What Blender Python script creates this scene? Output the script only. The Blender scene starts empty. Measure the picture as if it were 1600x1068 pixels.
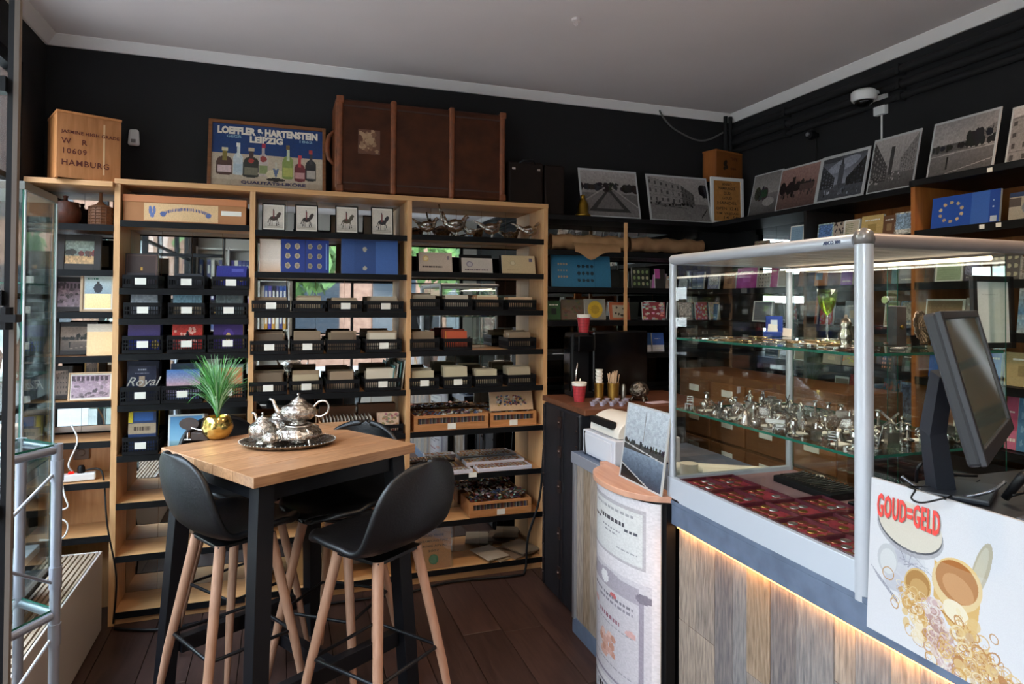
import bpy, bmesh, math, random
import numpy as np
from mathutils import Vector, Matrix, Euler
R = random.Random(7)
S = bpy.context.scene
COL = S.collection
PI = math.pi

# ------------------------------------------------------------------ camera
CAMZ = 1.54
FPX, CY = 1034.40, 458.83
YAW, PITCH, ROLL = 0.33513492, 0.01479005, 0.00655056
fw = Vector((math.sin(YAW)*math.cos(PITCH), math.cos(YAW)*math.cos(PITCH), math.sin(PITCH)))
r0 = Vector((math.cos(YAW), -math.sin(YAW), 0)); u0 = r0.cross(fw)
rr = r0*math.cos(ROLL) + u0*math.sin(ROLL); uu = -r0*math.sin(ROLL) + u0*math.cos(ROLL)
cd = bpy.data.cameras.new('camera'); cam = bpy.data.objects.new('camera', cd); COL.objects.link(cam)
cd.sensor_width = 36; cd.lens = FPX*36/1600; cd.shift_y = -(534-CY)/1600; cd.clip_start = 0.02; cd.clip_end = 200
cam.matrix_world = Matrix(((rr.x, uu.x, -fw.x, 0), (rr.y, uu.y, -fw.y, 0), (rr.z, uu.z, -fw.z, CAMZ), (0, 0, 0, 1)))
S.camera = cam

def at(px, py, ax, v):
    """the point of the plane ax = v seen at a pixel of the photograph (a measurement, used to place things on real surfaces)"""
    d = fw + rr*((px-800)/FPX) - uu*((py-CY)/FPX)
    o = Vector((0, 0, CAMZ)); i = 'XYZ'.index(ax)
    return o + d*((v-o[i])/d[i])

# ------------------------------------------------------------------ world, exposure, lights
S.view_settings.view_transform = 'Standard'; S.view_settings.look = 'None'
S.view_settings.gamma = 1; S.view_settings.use_curve_mapping = False
S.view_settings.exposure = 0.22
w = bpy.data.worlds.new('sky'); S.world = w; w.use_nodes = True
nt = w.node_tree; bg = nt.nodes['Background']
tc = nt.nodes.new('ShaderNodeTexCoord'); sx = nt.nodes.new('ShaderNodeSeparateXYZ'); rp = nt.nodes.new('ShaderNodeValToRGB')
nt.links.new(tc.outputs['Generated'], sx.inputs[0]); nt.links.new(sx.outputs['Z'], rp.inputs[0]); nt.links.new(rp.outputs[0], bg.inputs[0])
rp.color_ramp.elements[0].position = 0.0; rp.color_ramp.elements[0].color = (0.90, 0.94, 1.0, 1)
rp.color_ramp.elements[1].position = 0.7; rp.color_ramp.elements[1].color = (0.66, 0.79, 1.0, 1)
bg.inputs[1].default_value = 21

def area(name, loc, rot, sx_, sy_, power, col, portal=False, spread=180):
    l = bpy.data.lights.new(name, 'AREA'); l.shape = 'RECTANGLE'; l.size = sx_; l.size_y = sy_; l.energy = power; l.color = col
    l.spread = math.radians(spread)
    if portal: l.cycles.is_portal = True
    o = bpy.data.objects.new(name, l); COL.objects.link(o); o.location = loc; o.rotation_euler = rot; return o
XL, XR, YB, YF, ZC = -1.12, 2.97, 3.86, -2.6, 2.86
area('daylight_portal', (XL-0.12, 0.55, 1.62), (0, -PI/2, 0), 2.2, 5.4, 1, (1, 1, 1), True)
area('daylight_portal', (0.9, YF-0.12, 1.5), (PI/2, 0, 0), 3.4, 2.4, 1, (1, 1, 1), True)
# recessed ceiling spots of the shop (fixtures built further down)
SPOTS = [(0.1, 2.0), (1.42, 2.15), (0.1, 0.3), (1.5, 0.3), (2.3, 1.2), (0.75, -1.4)]
for (x, y) in SPOTS:
    l = bpy.data.lights.new('ceiling_spot_light', 'SPOT'); l.energy = 52; l.color = (1, 0.74, 0.50); l.spot_size = math.radians(125); l.spot_blend = 0.9; l.shadow_soft_size = 0.04
    o = bpy.data.objects.new('ceiling_spot_light', l); COL.objects.link(o); o.location = (x, y, ZC-0.03)

# ------------------------------------------------------------------ helpers
def lin(c):
    return tuple((x/12.92 if x <= .04045 else ((x+.055)/1.055)**2.4) for x in c)
def h(s):
    return tuple(int(s[i:i+2], 16)/255 for i in (0, 2, 4))
MATS = {}
def mat(name, col, rough=0.5, metal=0.0, kind=None, col2=None, scale=8.0, bump=0.0, spec=0.5, emit=0, stretch=None, coat=0):
    """col in sRGB 0..1 or hex"""
    if name in MATS: return MATS[name]
    if isinstance(col, str): col = h(col)
    m = bpy.data.materials.new(name); m.use_nodes = True; n = m.node_tree.nodes; L = m.node_tree.links
    b = n['Principled BSDF']; b.inputs['Roughness'].default_value = rough; b.inputs['Metallic'].default_value = metal
    b.inputs['Specular IOR Level'].default_value = spec
    b.inputs['Coat Weight'].default_value = coat
    c = lin(col)+(1,)
    b.inputs['Base Color'].default_value = c
    if emit:
        b.inputs['Emission Color'].default_value = c; b.inputs['Emission Strength'].default_value = emit
    if kind:
        if isinstance(col2, str): col2 = h(col2)
        c2 = lin(col2)+(1,) if col2 else tuple(x*.6 for x in c[:3])+(1,)
        t = n.new('ShaderNodeTexCoord'); mp = n.new('ShaderNodeMapping'); L.new(t.outputs['Object'], mp.inputs[0])
        if stretch: mp.inputs['Scale'].default_value = stretch
        tx = n.new('ShaderNodeTexNoise'); tx.inputs['Scale'].default_value = scale; tx.inputs['Detail'].default_value = 6
        if kind == 'wood': tx.inputs['Distortion'].default_value = 0.6
        L.new(mp.outputs[0], tx.inputs[0])
        r = n.new('ShaderNodeValToRGB'); r.color_ramp.elements[0].position = .3; r.color_ramp.elements[1].position = .7
        r.color_ramp.elements[0].color = c2; r.color_ramp.elements[1].color = c
        L.new(tx.outputs[0], r.inputs[0])
        out = r.outputs[0]
        if kind in ('wood', 'vary'):
            oi = n.new('ShaderNodeObjectInfo'); hs = n.new('ShaderNodeHueSaturation'); mr = n.new('ShaderNodeMapRange')
            mr.inputs['To Min'].default_value = .75; mr.inputs['To Max'].default_value = 1.25
            L.new(oi.outputs['Random'], mr.inputs[0]); L.new(mr.outputs[0], hs.inputs['Value']); L.new(out, hs.inputs['Color'])
            out = hs.outputs[0]
            if kind == 'wood':
                av = n.new('ShaderNodeVectorMath'); av.operation = 'ADD'; cb = n.new('ShaderNodeCombineXYZ')
                ml = n.new('ShaderNodeMath'); ml.operation = 'MULTIPLY'; ml.inputs[1].default_value = 37
                L.new(oi.outputs['Random'], ml.inputs[0]); L.new(ml.outputs[0], cb.inputs[0]); L.new(ml.outputs[0], cb.inputs[1]); L.new(ml.outputs[0], cb.inputs[2])
                L.new(mp.outputs[0], av.inputs[0]); L.new(cb.outputs[0], av.inputs[1]); L.new(av.outputs[0], tx.inputs[0])
        L.new(out, b.inputs['Base Color'])
        if bump:
            bp = n.new('ShaderNodeBump'); bp.inputs['Strength'].default_value = bump; bp.inputs['Distance'].default_value = .01
            L.new(tx.outputs[0], bp.inputs['Height']); L.new(bp.outputs[0], b.inputs['Normal'])
    MATS[name] = m; return m
def print_mat(name='printed', rough=0.45, coat=0, metal=0):
    if name in MATS: return MATS[name]
    m = bpy.data.materials.new(name); m.use_nodes = True; n = m.node_tree.nodes; L = m.node_tree.links
    b = n['Principled BSDF']; a = n.new('ShaderNodeVertexColor'); a.layer_name = 'Col'
    L.new(a.outputs[0], b.inputs['Base Color']); b.inputs['Roughness'].default_value = rough; b.inputs['Coat Weight'].default_value = coat
    b.inputs['Metallic'].default_value = metal
    MATS[name] = m; return m
def glass_mat(name='glass', tint=(.93, .97, .95), gloss=1.0, ior=1.5):
    if name in MATS: return MATS[name]
    m = bpy.data.materials.new(name); m.use_nodes = True; n = m.node_tree.nodes; L = m.node_tree.links
    for x in list(n): n.remove(x)
    o = n.new('ShaderNodeOutputMaterial'); t = n.new('ShaderNodeBsdfTransparent'); g = n.new('ShaderNodeBsdfGlossy'); mx = n.new('ShaderNodeMixShader'); f = n.new('ShaderNodeLayerWeight')
    f.inputs['Blend'].default_value = .5; t.inputs[0].default_value = tint+(1,); g.inputs['Roughness'].default_value = 0.0
    pw_ = n.new('ShaderNodeMath'); pw_.operation = 'POWER'; pw_.inputs[1].default_value = 5; L.new(f.outputs['Facing'], pw_.inputs[0])
    ml = n.new('ShaderNodeMath'); ml.operation = 'MULTIPLY_ADD'; ml.inputs[1].default_value = .85*gloss; ml.inputs[2].default_value = .075*gloss
    L.new(pw_.outputs[0], ml.inputs[0]); L.new(ml.outputs[0], mx.inputs[0]); L.new(t.outputs[0], mx.inputs[1]); L.new(g.outputs[0], mx.inputs[2]); L.new(mx.outputs[0], o.inputs[0])
    MATS[name] = m; return m

OAK = mat('oak_melamine', 'CFA070', .5, kind='grain', col2='BE8D5C', scale=14, stretch=(6, 6, .5))
OAKH = mat('oak_melamine_horizontal', 'CC9A68', .5, kind='grain', col2='BE8D5C', scale=14, stretch=(.5, 6, 6))
DARKOAK = mat('brown_chipboard', '8A5A30', .5, kind='grain', col2='6E4423', scale=10, stretch=(6, 6, .7))
BLACK = mat('black_plastic', '0C0C0F', .45, spec=.3)
EDGE = mat('black_edge', '08080A', .6, spec=.2)
BLACKW = mat('black_wall_paint', '100F12', .8, kind='n', col2='0C0B0E', scale=3)
MIRROR = mat('mirror', 'C4C8C8', .015, 1.0)
WHITE = mat('white_paint', 'DAD8D6', .6)
CEIL = mat('ceiling_paint', 'E8DCD8', .9, kind='n', col2='E0D4D0', scale=1.5)
CORN = mat('cornice_paint', 'EDE6E2', .85)
PAPER = mat('white_card', 'DDD8CC', .7)
ALU = mat('aluminium', 'C3C7CE', .32, 0.85)
ALUW = mat('aluminium_white', 'B4B8C0', .35, 0.25)
STEEL = mat('black_steel', '0B0C10', .45, spec=.3)
LEATHER = mat('black_leather', '0A0B0F', .42, kind='n', col2='07080B', scale=120, bump=.12, spec=.4)
BEECH = mat('beech_legs', 'A98068', .45, kind='grain', col2='976E56', scale=16, stretch=(5, 5, .4))
TABLETOP = mat('table_oak', 'B88A64', .38, kind='wood', col2='8E6444', scale=9, stretch=(.8, 10, 10))
SILVER = mat('silver', 'C9C3BC', .24, 1.0)
OLDSILVER = mat('chased_silver', 'D9D3CB', .2, 1.0, kind='n', col2='6F645A', scale=55, bump=1.0)
GOLD = mat('gold', 'D9B25A', .16, 1.0)
GLASS = glass_mat()
GLASSEDGE = mat('glass_edge', '1F5A4B', .1, spec=.8)
PRINT = print_mat(); PRINTG = print_mat('printed_gloss', .25)
CARD = mat('cardboard', 'A9744A', .8, kind='n', col2='9A663E', scale=6)
BOXWOOD = mat('wooden_box', 'B0764A', .6, kind='wood', col2='94602F', scale=9, stretch=(1, 8, 8))
RUST = mat('dark_leather_trunk', '4A2512', .6, kind='n', col2='33170B', scale=12, bump=.3, spec=.2)
TAN = mat('tan_leather', '80431F', .5, kind='n', col2='5E3219', scale=30, bump=.3)
DWOOD = mat('dark_wood', '3A2318', .45, kind='wood', col2='28170F', scale=8, stretch=(8, 1, 8))

class MB:
    def __init__(s): s.v = []; s.f = []; s.m = []; s.c = None
    def add(s, vs, fs, mi=0, M=None):
        o = len(s.v)
        if M is not None: vs = [M @ Vector(p) for p in vs]
        s.v += [tuple(p) for p in vs]; s.f += [tuple(i+o for i in f) for f in fs]; s.m += [mi]*len(fs); return s
    def box(s, cx, cy, cz, sx, sy, sz, mi=0, M=None, top=1.0):
        x, y, z = sx/2, sy/2, sz/2; t = top
        vs = [(cx-x, cy-y, cz-z), (cx+x, cy-y, cz-z), (cx+x, cy+y, cz-z), (cx-x, cy+y, cz-z), (cx-x*t, cy-y*t, cz+z), (cx+x*t, cy-y*t, cz+z), (cx+x*t, cy+y*t, cz+z), (cx-x*t, cy+y*t, cz+z)]
        return s.add(vs, [(0, 3, 2, 1), (4, 5, 6, 7), (0, 1, 5, 4), (1, 2, 6, 5), (2, 3, 7, 6), (3, 0, 4, 7)], mi, M)
    def bx(s, x0, x1, y0, y1, z0, z1, mi=0, M=None):
        return s.box((x0+x1)/2, (y0+y1)/2, (z0+z1)/2, abs(x1-x0), abs(y1-y0), abs(z1-z0), mi, M)
    def tube(s, pts, r, n=8, mi=0, cap=True, close=False, M=None):
        pts = [Vector(p) for p in pts]; k = len(pts); rs = r if isinstance(r, (list, tuple)) else [r]*k
        vs = []; fs = []; up = None
        for i, p in enumerate(pts):
            a = pts[(i-1) % k] if (i > 0 or close) else p; b = pts[(i+1) % k] if (i < k-1 or close) else p
            t = (b-a).normalized() if (b-a).length > 0 else Vector((0, 0, 1))
            if up is None: up = Vector((0, 0, 1)) if abs(t.z) < .9 else Vector((1, 0, 0))
            e = t.cross(up)
            if e.length < 1e-5: e = t.cross(Vector((0, 1, .01)))
            e.normalize(); g = e.cross(t).normalized(); up = g
            for j in range(n):
                q = 2*PI*j/n; vs.append(p + e*math.cos(q)*rs[i] + g*math.sin(q)*rs[i])
        for i in range(k if close else k-1):
            for j in range(n):
                a = i*n+j; b = i*n+(j+1) % n; c = ((i+1) % k)*n
                fs.append((a, b, c+(j+1) % n, c+j))
        if cap and not close: fs += [tuple(range(n))[::-1], tuple((k-1)*n+j for j in range(n))]
        return s.add(vs, fs, mi, M)
    def lathe(s, prof, c=(0, 0, 0), n=20, mi=0, sy=1.0, M=None):
        vs = []; fs = []; k = len(prof)
        for (r, z) in prof:
            for j in range(n):
                q = 2*PI*j/n; vs.append((c[0]+r*math.cos(q), c[1]+r*math.sin(q)*sy, c[2]+z))
        for i in range(k-1):
            for j in range(n): fs.append((i*n+j, i*n+(j+1) % n, (i+1)*n+(j+1) % n, (i+1)*n+j))
        if prof[0][0] > 1e-6: fs.append(tuple(range(n))[::-1])
        if prof[-1][0] > 1e-6: fs.append(tuple((k-1)*n+j for j in range(n)))
        return s.add(vs, fs, mi, M)
    def torus(s, c, R_, r, axis='Z', n=14, k=6, mi=0, M=None):
        pts = []
        for i in range(n):
            q = 2*PI*i/n; a, b = R_*math.cos(q), R_*math.sin(q)
            pts.append({'Z': (c[0]+a, c[1]+b, c[2]), 'Y': (c[0]+a, c[1], c[2]+b), 'X': (c[0], c[1]+a, c[2]+b)}[axis])
        return s.tube(pts, r, k, mi, False, True, M)
    def curve(s, pts, r, n=8):
        pts = [Vector(p) for p in pts]; P = []
        for i in range(len(pts)-1):
            p0 = pts[max(i-1, 0)]; p1 = pts[i]; p2 = pts[i+1]; p3 = pts[min(i+2, len(pts)-1)]
            for k in range(6):
                t = k/6; P.append(.5*((2*p1)+(-p0+p2)*t+(2*p0-5*p1+4*p2-p3)*t*t+(-p0+3*p1-3*p2+p3)*t**3))
        P.append(pts[-1]); return s.tube(P, r, n)
    def grid(s, P, mi=0, flip=False):
        ny = len(P); nx = len(P[0]); vs = [p for row in P for p in row]; fs = []
        for i in range(ny-1):
            for j in range(nx-1):
                q = (i*nx+j, i*nx+j+1, (i+1)*nx+j+1, (i+1)*nx+j)
                fs.append(q[::-1] if flip else q)
        return s.add(vs, fs, mi)
    def mesh(s, name, mats, smooth=False):
        me = bpy.data.meshes.new(name); me.from_pydata(s.v, [], s.f); me.update()
        for m in (mats if isinstance(mats, (list, tuple)) else [mats]): me.materials.append(m)
        if any(s.m): me.polygons.foreach_set('material_index', s.m)
        if smooth:
            me.polygons.foreach_set('use_smooth', [True]*len(s.f))
            if smooth == 'auto': me.set_sharp_from_angle(angle=math.radians(40))
        return me

def link(name, me, parent=None, loc=(0, 0, 0), rot=(0, 0, 0), bevel=0, seg=2):
    o = bpy.data.objects.new(name, me); COL.objects.link(o)
    if parent: o.parent = parent
    o.location = loc; o.rotation_euler = rot
    if bevel:
        b = o.modifiers.new('bevel', 'BEVEL'); b.width = bevel; b.segments = seg; b.limit_method = 'ANGLE'
    return o
def obj(name, mb, mats, parent=None, loc=(0, 0, 0), rot=(0, 0, 0), smooth=False, bevel=0, seg=2):
    return link(name, mb.mesh(name, mats, smooth), parent, loc, rot, bevel, seg)
def tag(o, label, cat, group=None):
    o['label'] = label; o['category'] = cat
    if group: o['group'] = group
    return o
def thing(name, label, cat, loc=(0, 0, 0), rot=(0, 0, 0), group=None):
    o = bpy.data.objects.new(name, None); COL.objects.link(o); o.empty_display_size = .05; o.location = loc; o.rotation_euler = rot
    return tag(o, label, cat, group)
def struct(o): o['kind'] = 'structure'; return o
def copy_tree(o, parent=None):
    c = o.copy(); COL.objects.link(c); c.parent = parent
    for ch in list(o.children):
        copy_tree(ch, c)
    return c
def dup(o, loc, rz, label, group=None, sc=None):
    c = copy_tree(o); c.location = loc; c.rotation_euler = (0, 0, rz); c['label'] = label
    if group: c['group'] = group
    if sc: c.scale = (sc, sc, sc)
    return c
def text_mesh(body, size, ext=0.0008, align='CENTER', space=1.0, bold=0.0, shear=0, name='lettering'):
    cu = bpy.data.curves.new(name, 'FONT'); cu.body = body; cu.size = size; cu.extrude = ext; cu.align_x = align; cu.space_character = space
    cu.offset = bold; cu.shear = shear; cu.resolution_u = 2
    t = bpy.data.objects.new(name, cu); COL.objects.link(t)
    dg = bpy.context.evaluated_depsgraph_get(); me = bpy.data.meshes.new_from_object(t.evaluated_get(dg))
    bpy.data.objects.remove(t); bpy.data.curves.remove(cu); me.name = name
    return me
def lettering(body, size, m, parent, loc, rot=(PI/2, 0, 0), **k):
    me = text_mesh(body, size, **k); me.materials.clear(); me.materials.append(m)
    return link('lettering', me, parent, loc, rot)

# ------------------------------------------------------------------ printed pictures (flat print, painted into vertex colours)
class Pic:
    def __init__(s, nx, ny, col='808080'):
        s.nx, s.ny = nx, ny; s.a = np.zeros((ny, nx, 3)); s.a[:] = h(col) if isinstance(col, str) else col
        s.U, s.V = np.meshgrid(np.linspace(0, 1, nx), np.linspace(0, 1, ny)); s.rg = np.random.RandomState(R.randint(0, 1 << 30))
    def c(s, col): return np.array(h(col) if isinstance(col, str) else col, float)
    def rect(s, u0, v0, u1, v1, col, al=1.0):
        m = (s.U >= u0) & (s.U <= u1) & (s.V >= v0) & (s.V <= v1); s.a[m] = s.a[m]*(1-al) + s.c(col)*al; return s
    def ell(s, u, v, ru, rv, col, rot=0, al=1.0, ring=None):
        du = s.U-u; dv = s.V-v; cr, sr = math.cos(rot), math.sin(rot)
        a = (du*cr+dv*sr)/ru; b = (-du*sr+dv*cr)/rv; q = np.sqrt(a*a+b*b)
        m = (q < 1) if ring is None else ((q < 1) & (q > 1-ring)); s.a[m] = s.a[m]*(1-al) + s.c(col)*al; return s
    def line(s, u0, v0, u1, v1, wd, col):
        d = np.array([u1-u0, v1-v0]); l2 = (d**2).sum()+1e-9; t = np.clip(((s.U-u0)*d[0]+(s.V-v0)*d[1])/l2, 0, 1)
        q = np.hypot(s.U-u0-t*d[0], s.V-v0-t*d[1]); s.a[q < wd] = s.c(col); return s
    def grad(s, v0, v1, c0, c1):
        t = np.clip((s.V-v0)/(v1-v0), 0, 1)[..., None]; m = (s.V >= v0) & (s.V <= v1)
        g = s.c(c0)*(1-t)+s.c(c1)*t; s.a[m] = g[m]; return s
    def poly(s, pts, col):
        ins = np.zeros(s.U.shape, bool); n = len(pts)
        for i in range(n):
            x1, y1 = pts[i]; x2, y2 = pts[(i+1) % n]
            if y1 == y2: continue
            c = ((y1 > s.V) != (y2 > s.V)) & (s.U < (x2-x1)*(s.V-y1)/(y2-y1)+x1); ins ^= c
        s.a[ins] = s.c(col); return s
    def noise(s, am, cell=1):
        n = s.rg.rand((s.ny+cell-1)//cell, (s.nx+cell-1)//cell); n = np.kron(n, np.ones((cell, cell)))[:s.ny, :s.nx]
        s.a = np.clip(s.a*(1+am*(n[..., None]-.5)), 0, 1); return s
    def text(s, u0, u1, v, wd, col, gap=.25):
        u = u0
        while u < u1:
            e = u+R.uniform(.02, .06)
            s.rect(u, v-wd, min(e, u1), v+wd, col); u = e+.015
        return s
    def border(s, wd, col, asp=1.0):
        m = (s.U < wd) | (s.U > 1-wd) | (s.V < wd*asp) | (s.V > 1-wd*asp); s.a[m] = s.c(col); return s
def G(x, t=(1, 1, 1)): return (x*t[0], x*t[1], x*t[2])
def facade(p, u0, u1, v0, h0, h1, base, win, rows=4, cols=5):
    p.poly([(u0, v0), (u1, v0), (u1, h1), (u0, h0)], base)
    for i in range(cols):
        for j in range(rows):
            a = (i+R.uniform(.28, .36))/cols; b = (i+R.uniform(.6, .7))/cols; ua = u0+(u1-u0)*a; ub = u0+(u1-u0)*b
            ta = h0+(h1-h0)*a
            y0 = v0+(ta-v0)*(j+.3)/rows; y1 = v0+(ta-v0)*(j+.72)/rows
            p.rect(ua, y0, ub, y1, win, .62)
    for j in range(rows+1):
        y_ = j/rows; p.line(u0, v0+(h0-v0)*y_, u1, v0+(h1-v0)*y_, .004, tuple(c*.75 for c in (p.c(base))))
def trees(p, u0, u1, v, r, col, n=10, asp=1.4):
    for i in range(n):
        u = u0+(u1-u0)*R.random()
        p.ell(u, v+R.uniform(-.2, .3)*r, r*R.uniform(.4, 1), r*asp*R.uniform(.5, 1), tuple(c*R.uniform(.6, 1.2) for c in col))
def bw(kind, nx=70, ny=50, t=(1, .95, .93), border=.02):
    p = Pic(nx, ny)
    if kind == 'park':
        p.grad(0, .5, G(.35, t), G(.42, t)).grad(.5, 1, G(.55, t), G(.72, t))
        p.poly([(0, 0), (1, 0), (1, .2), (.55, .62), (.42, .62), (0, .25)], G(.48, t)); p.poly([(.12, .12), (.45, .58), (.52, .58), (.85, .12)], G(.2, t))
        p.poly([(.25, .18), (.46, .52), (.5, .52), (.72, .18)], G(.42, t)); trees(p, 0, 1, .62, .07, (.16, .15, .15), 30); trees(p, .3, .7, .7, .03, (.15, .15, .15), 14)
        for i in range(14): p.rect(R.random(), .58, R.random()*.02+.02, .6, G(.7, t))
        p.line(0, .28, .42, .62, .012, G(.62, t)).line(1, .22, .55, .62, .012, G(.62, t))
    elif kind == 'street':
        p.grad(0, .4, G(.52, t), G(.45, t)).grad(.4, 1, G(.6, t), G(.66, t)); facade(p, 0, .55, .38, .95, .8, G(.55, t), G(.18, t), 3, 6); facade(p, .55, .75, .38, .8, .6, G(.38, t), G(.15, t), 3, 4)
        for i in range(22): p.rect(*(lambda u, v: (u, v, u+.025, v+.05))(R.uniform(0, .8), R.uniform(.3, .38)), G(R.uniform(.08, .3), t))
        trees(p, .9, 1, .7, .07, (.1, .1, .1), 10, 2); p.line(.85, .12, .95, .3, .008, G(.2, t)).line(.1, .35, .6, .3, .01, G(.3, t))
    elif kind == 'church':
        p.grad(0, .35, G(.3, t), G(.35, t)).grad(.35, 1, G(.62, t), G(.3, t)); p.ell(.5, .75, .35, .12, G(.75, t), .3, .6); p.ell(.25, .9, .2, .06, G(.2, t), 0, .6)
        p.rect(.42, .3, .53, .75, G(.32, t)).poly([(.44, .75), (.51, .75), (.475, .95)], G(.25, t)); facade(p, 0, .35, .3, .85, .5, G(.22, t), G(.55, t), 5, 5); facade(p, .6, 1, .3, .45, .88, G(.16, t), G(.3, t), 5, 6)
        for i in range(40): p.rect(*(lambda u, v: (u, v, u+.015, v+.05))(R.uniform(.05, .95), R.uniform(.1, .32)), G(R.uniform(.05, .8), t))
    elif kind == 'boulevard':
        p.grad(0, .35, G(.3, t), G(.42, t)).grad(.35, 1, G(.6, t), G(.72, t)); p.rect(.42, .3, .5, .8, G(.25, t)); facade(p, 0, .38, .2, .98, .45, G(.3, t), G(.7, t), 6, 6); facade(p, .66, 1, .3, .55, .98, G(.55, t), G(.25, t), 6, 7)
        for i in range(50): p.rect(*(lambda u, v: (u, v, u+.02, v+.03))(R.uniform(.0, .7), R.uniform(.15, .36)), G(R.uniform(.05, .8), t))
    elif kind == 'square':
        p.grad(0, .42, G(.36, t), G(.48, t)).grad(.42, 1, G(.68, t), G(.6, t)); p.rect(0, .42, .6, .56, G(.35, t)); facade(p, .55, 1, .45, .55, .78, G(.5, t), G(.2, t), 3, 9); trees(p, .05, 1, .5, .05, (.13, .13, .13), 30, 1.6); trees(p, .5, .95, .62, .05, (.13, .13, .13), 8, 2.5)
        p.line(0, .38, 1, .4, .008, G(.7, t)).rect(.28, .12, .31, .34, G(.1, t)).line(.3, .05, 1, .18, .006, G(.7, t))
    elif kind == 'trees':
        p.grad(0, .4, G(.32, t), G(.4, t)).grad(.4, 1, G(.45, t), G(.55, t)); trees(p, .1, .95, .5, .09, (.16, .13, .13), 16, 1.8); p.rect(.35, .3, .42, .75, G(.15, t)); p.rect(.55, .4, .9, .55, G(.3, t))
        for i in range(24): p.rect(*(lambda u, v: (u, v, u+.02, v+.07))(R.uniform(.05, .9), R.uniform(.25, .35)), G(R.uniform(.05, .5), t))
    elif kind == 'tower':
        p.grad(.45, 1, G(.7, (.95, 1, 1.05)), G(.82, (.95, 1, 1.05))).grad(0, .45, (.18, .22, .28), (.55, .62, .7)); p.rect(0, .4, 1, .5, G(.25)); trees(p, 0, 1, .5, .03, (.15, .16, .18), 22)
        p.rect(.47, .5, .49, .95, G(.55)); p.poly([(0, 0), (.7, 0), (0, .22)], G(.12)); p.line(0, .2, .75, 0, .008, G(.75)).line(0, .48, 1, .38, .008, G(.75))
    elif kind == 'building':
        facade(p, 0, 1, 0, 1, 1, G(.55, t), G(.15, t), 5, 6); p.poly([(0, .8), (1, 1), (0, 1)], G(.75, t))
    elif kind == 'workshop':
        p.grad(0, 1, (.72, .62, .66), (.62, .5, .56))
        for i in range(60): p.ell(R.random(), R.random(), R.uniform(.02, .09), R.uniform(.02, .09), (lambda g: (g, g*.85, g*.9))(R.uniform(.3, .85)))
        for i in range(8): p.rect(i/8, .75, i/8+.08, .95, (.3, .22, .26))
    elif kind == 'landscape':
        p.grad(0, .5, G(.3, t), G(.5, t)).grad(.5, 1, G(.6, t), G(.5, t)); trees(p, .2, .5, .5, .12, (.25, .24, .24), 8); p.ell(.65, .3, .2, .1, G(.6, t))
    p.noise(.10, 1); p.noise(.12, 3); p.a = p.a*.86
    if border: p.border(border, G(.66), nx/ny)
    return p.a
def horse(col):
    p = Pic(44, 52, 'C9BFB2'); p.grad(0, .3, (.66, .62, .56), (.75, .72, .68)); c = col
    p.ell(.5, .45, .2, .1, c).ell(.72, .58, .09, .12, c, -.6).ell(.8, .67, .07, .035, c, -.5).line(.35, .42, .3, .15, .018, c).line(.42, .42, .42, .15, .018, c).line(.62, .42, .64, .15, .018, c).line(.66, .42, .74, .18, .018, c).line(.32, .48, .22, .28, .02, c)
    p.line(.48, .5, .48, .75, .035, '6E3030').ell(.48, .8, .03, .035, '2A2020').rect(.2, .12, .8, .14, '8A8176'); p.noise(.1).border(.04, 'D8D0C4'); return p.a
def cover(c1, c2, style, nx=30, ny=40, c3='E8E4DA'):
    p = Pic(nx, ny, c1)
    if style == 'coins':
        p.ell(.5, .5, 0, 0, c2) if 0 else None
        k = 4
        for i in range(k):
            for j in range(3): p.ell((i+.5)/k, (j+.6)/3.3, .07, .09, c2)
    elif style == 'photo':
        p.rect(.06, .25, .94, .95, c2); p.noise(.5, 2); p.text(.15, .8, .13, .03, c3)
    elif style == 'title':
        p.text(.15, .85, .8, .035, c3); p.rect(.3, .3, .7, .62, c2)
    elif style == 'band':
        p.rect(0, .0, 1, .35, c2); p.text(.1, .9, .18, .03, c3); p.text(.2, .7, .7, .02, c3)
    elif style == 'holes':
        for i in range(4):
            for j in range(4): p.ell((i+.5)/4, (j+.5)/4, .05, .06, c2)
    elif style == 'mottle':
        for i in range(30): p.ell(R.random(), R.random(), .08, .06, tuple(R.uniform(.7, 1.1)*x for x in h(c2)))
    elif style == 'lines':
        for j in range(9): p.text(.12, R.uniform(.6, .88), .1+j*.09, .012, c2)
        p.border(.05, c3)
    elif style == 'landscape':
        p.grad(0, .45, c2, c1).grad(.45, 1, c1, c3); p.rect(0, .3, 1, .4, c2, .6); p.noise(.3, 2)
    p.noise(.08); return p.a
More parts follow.
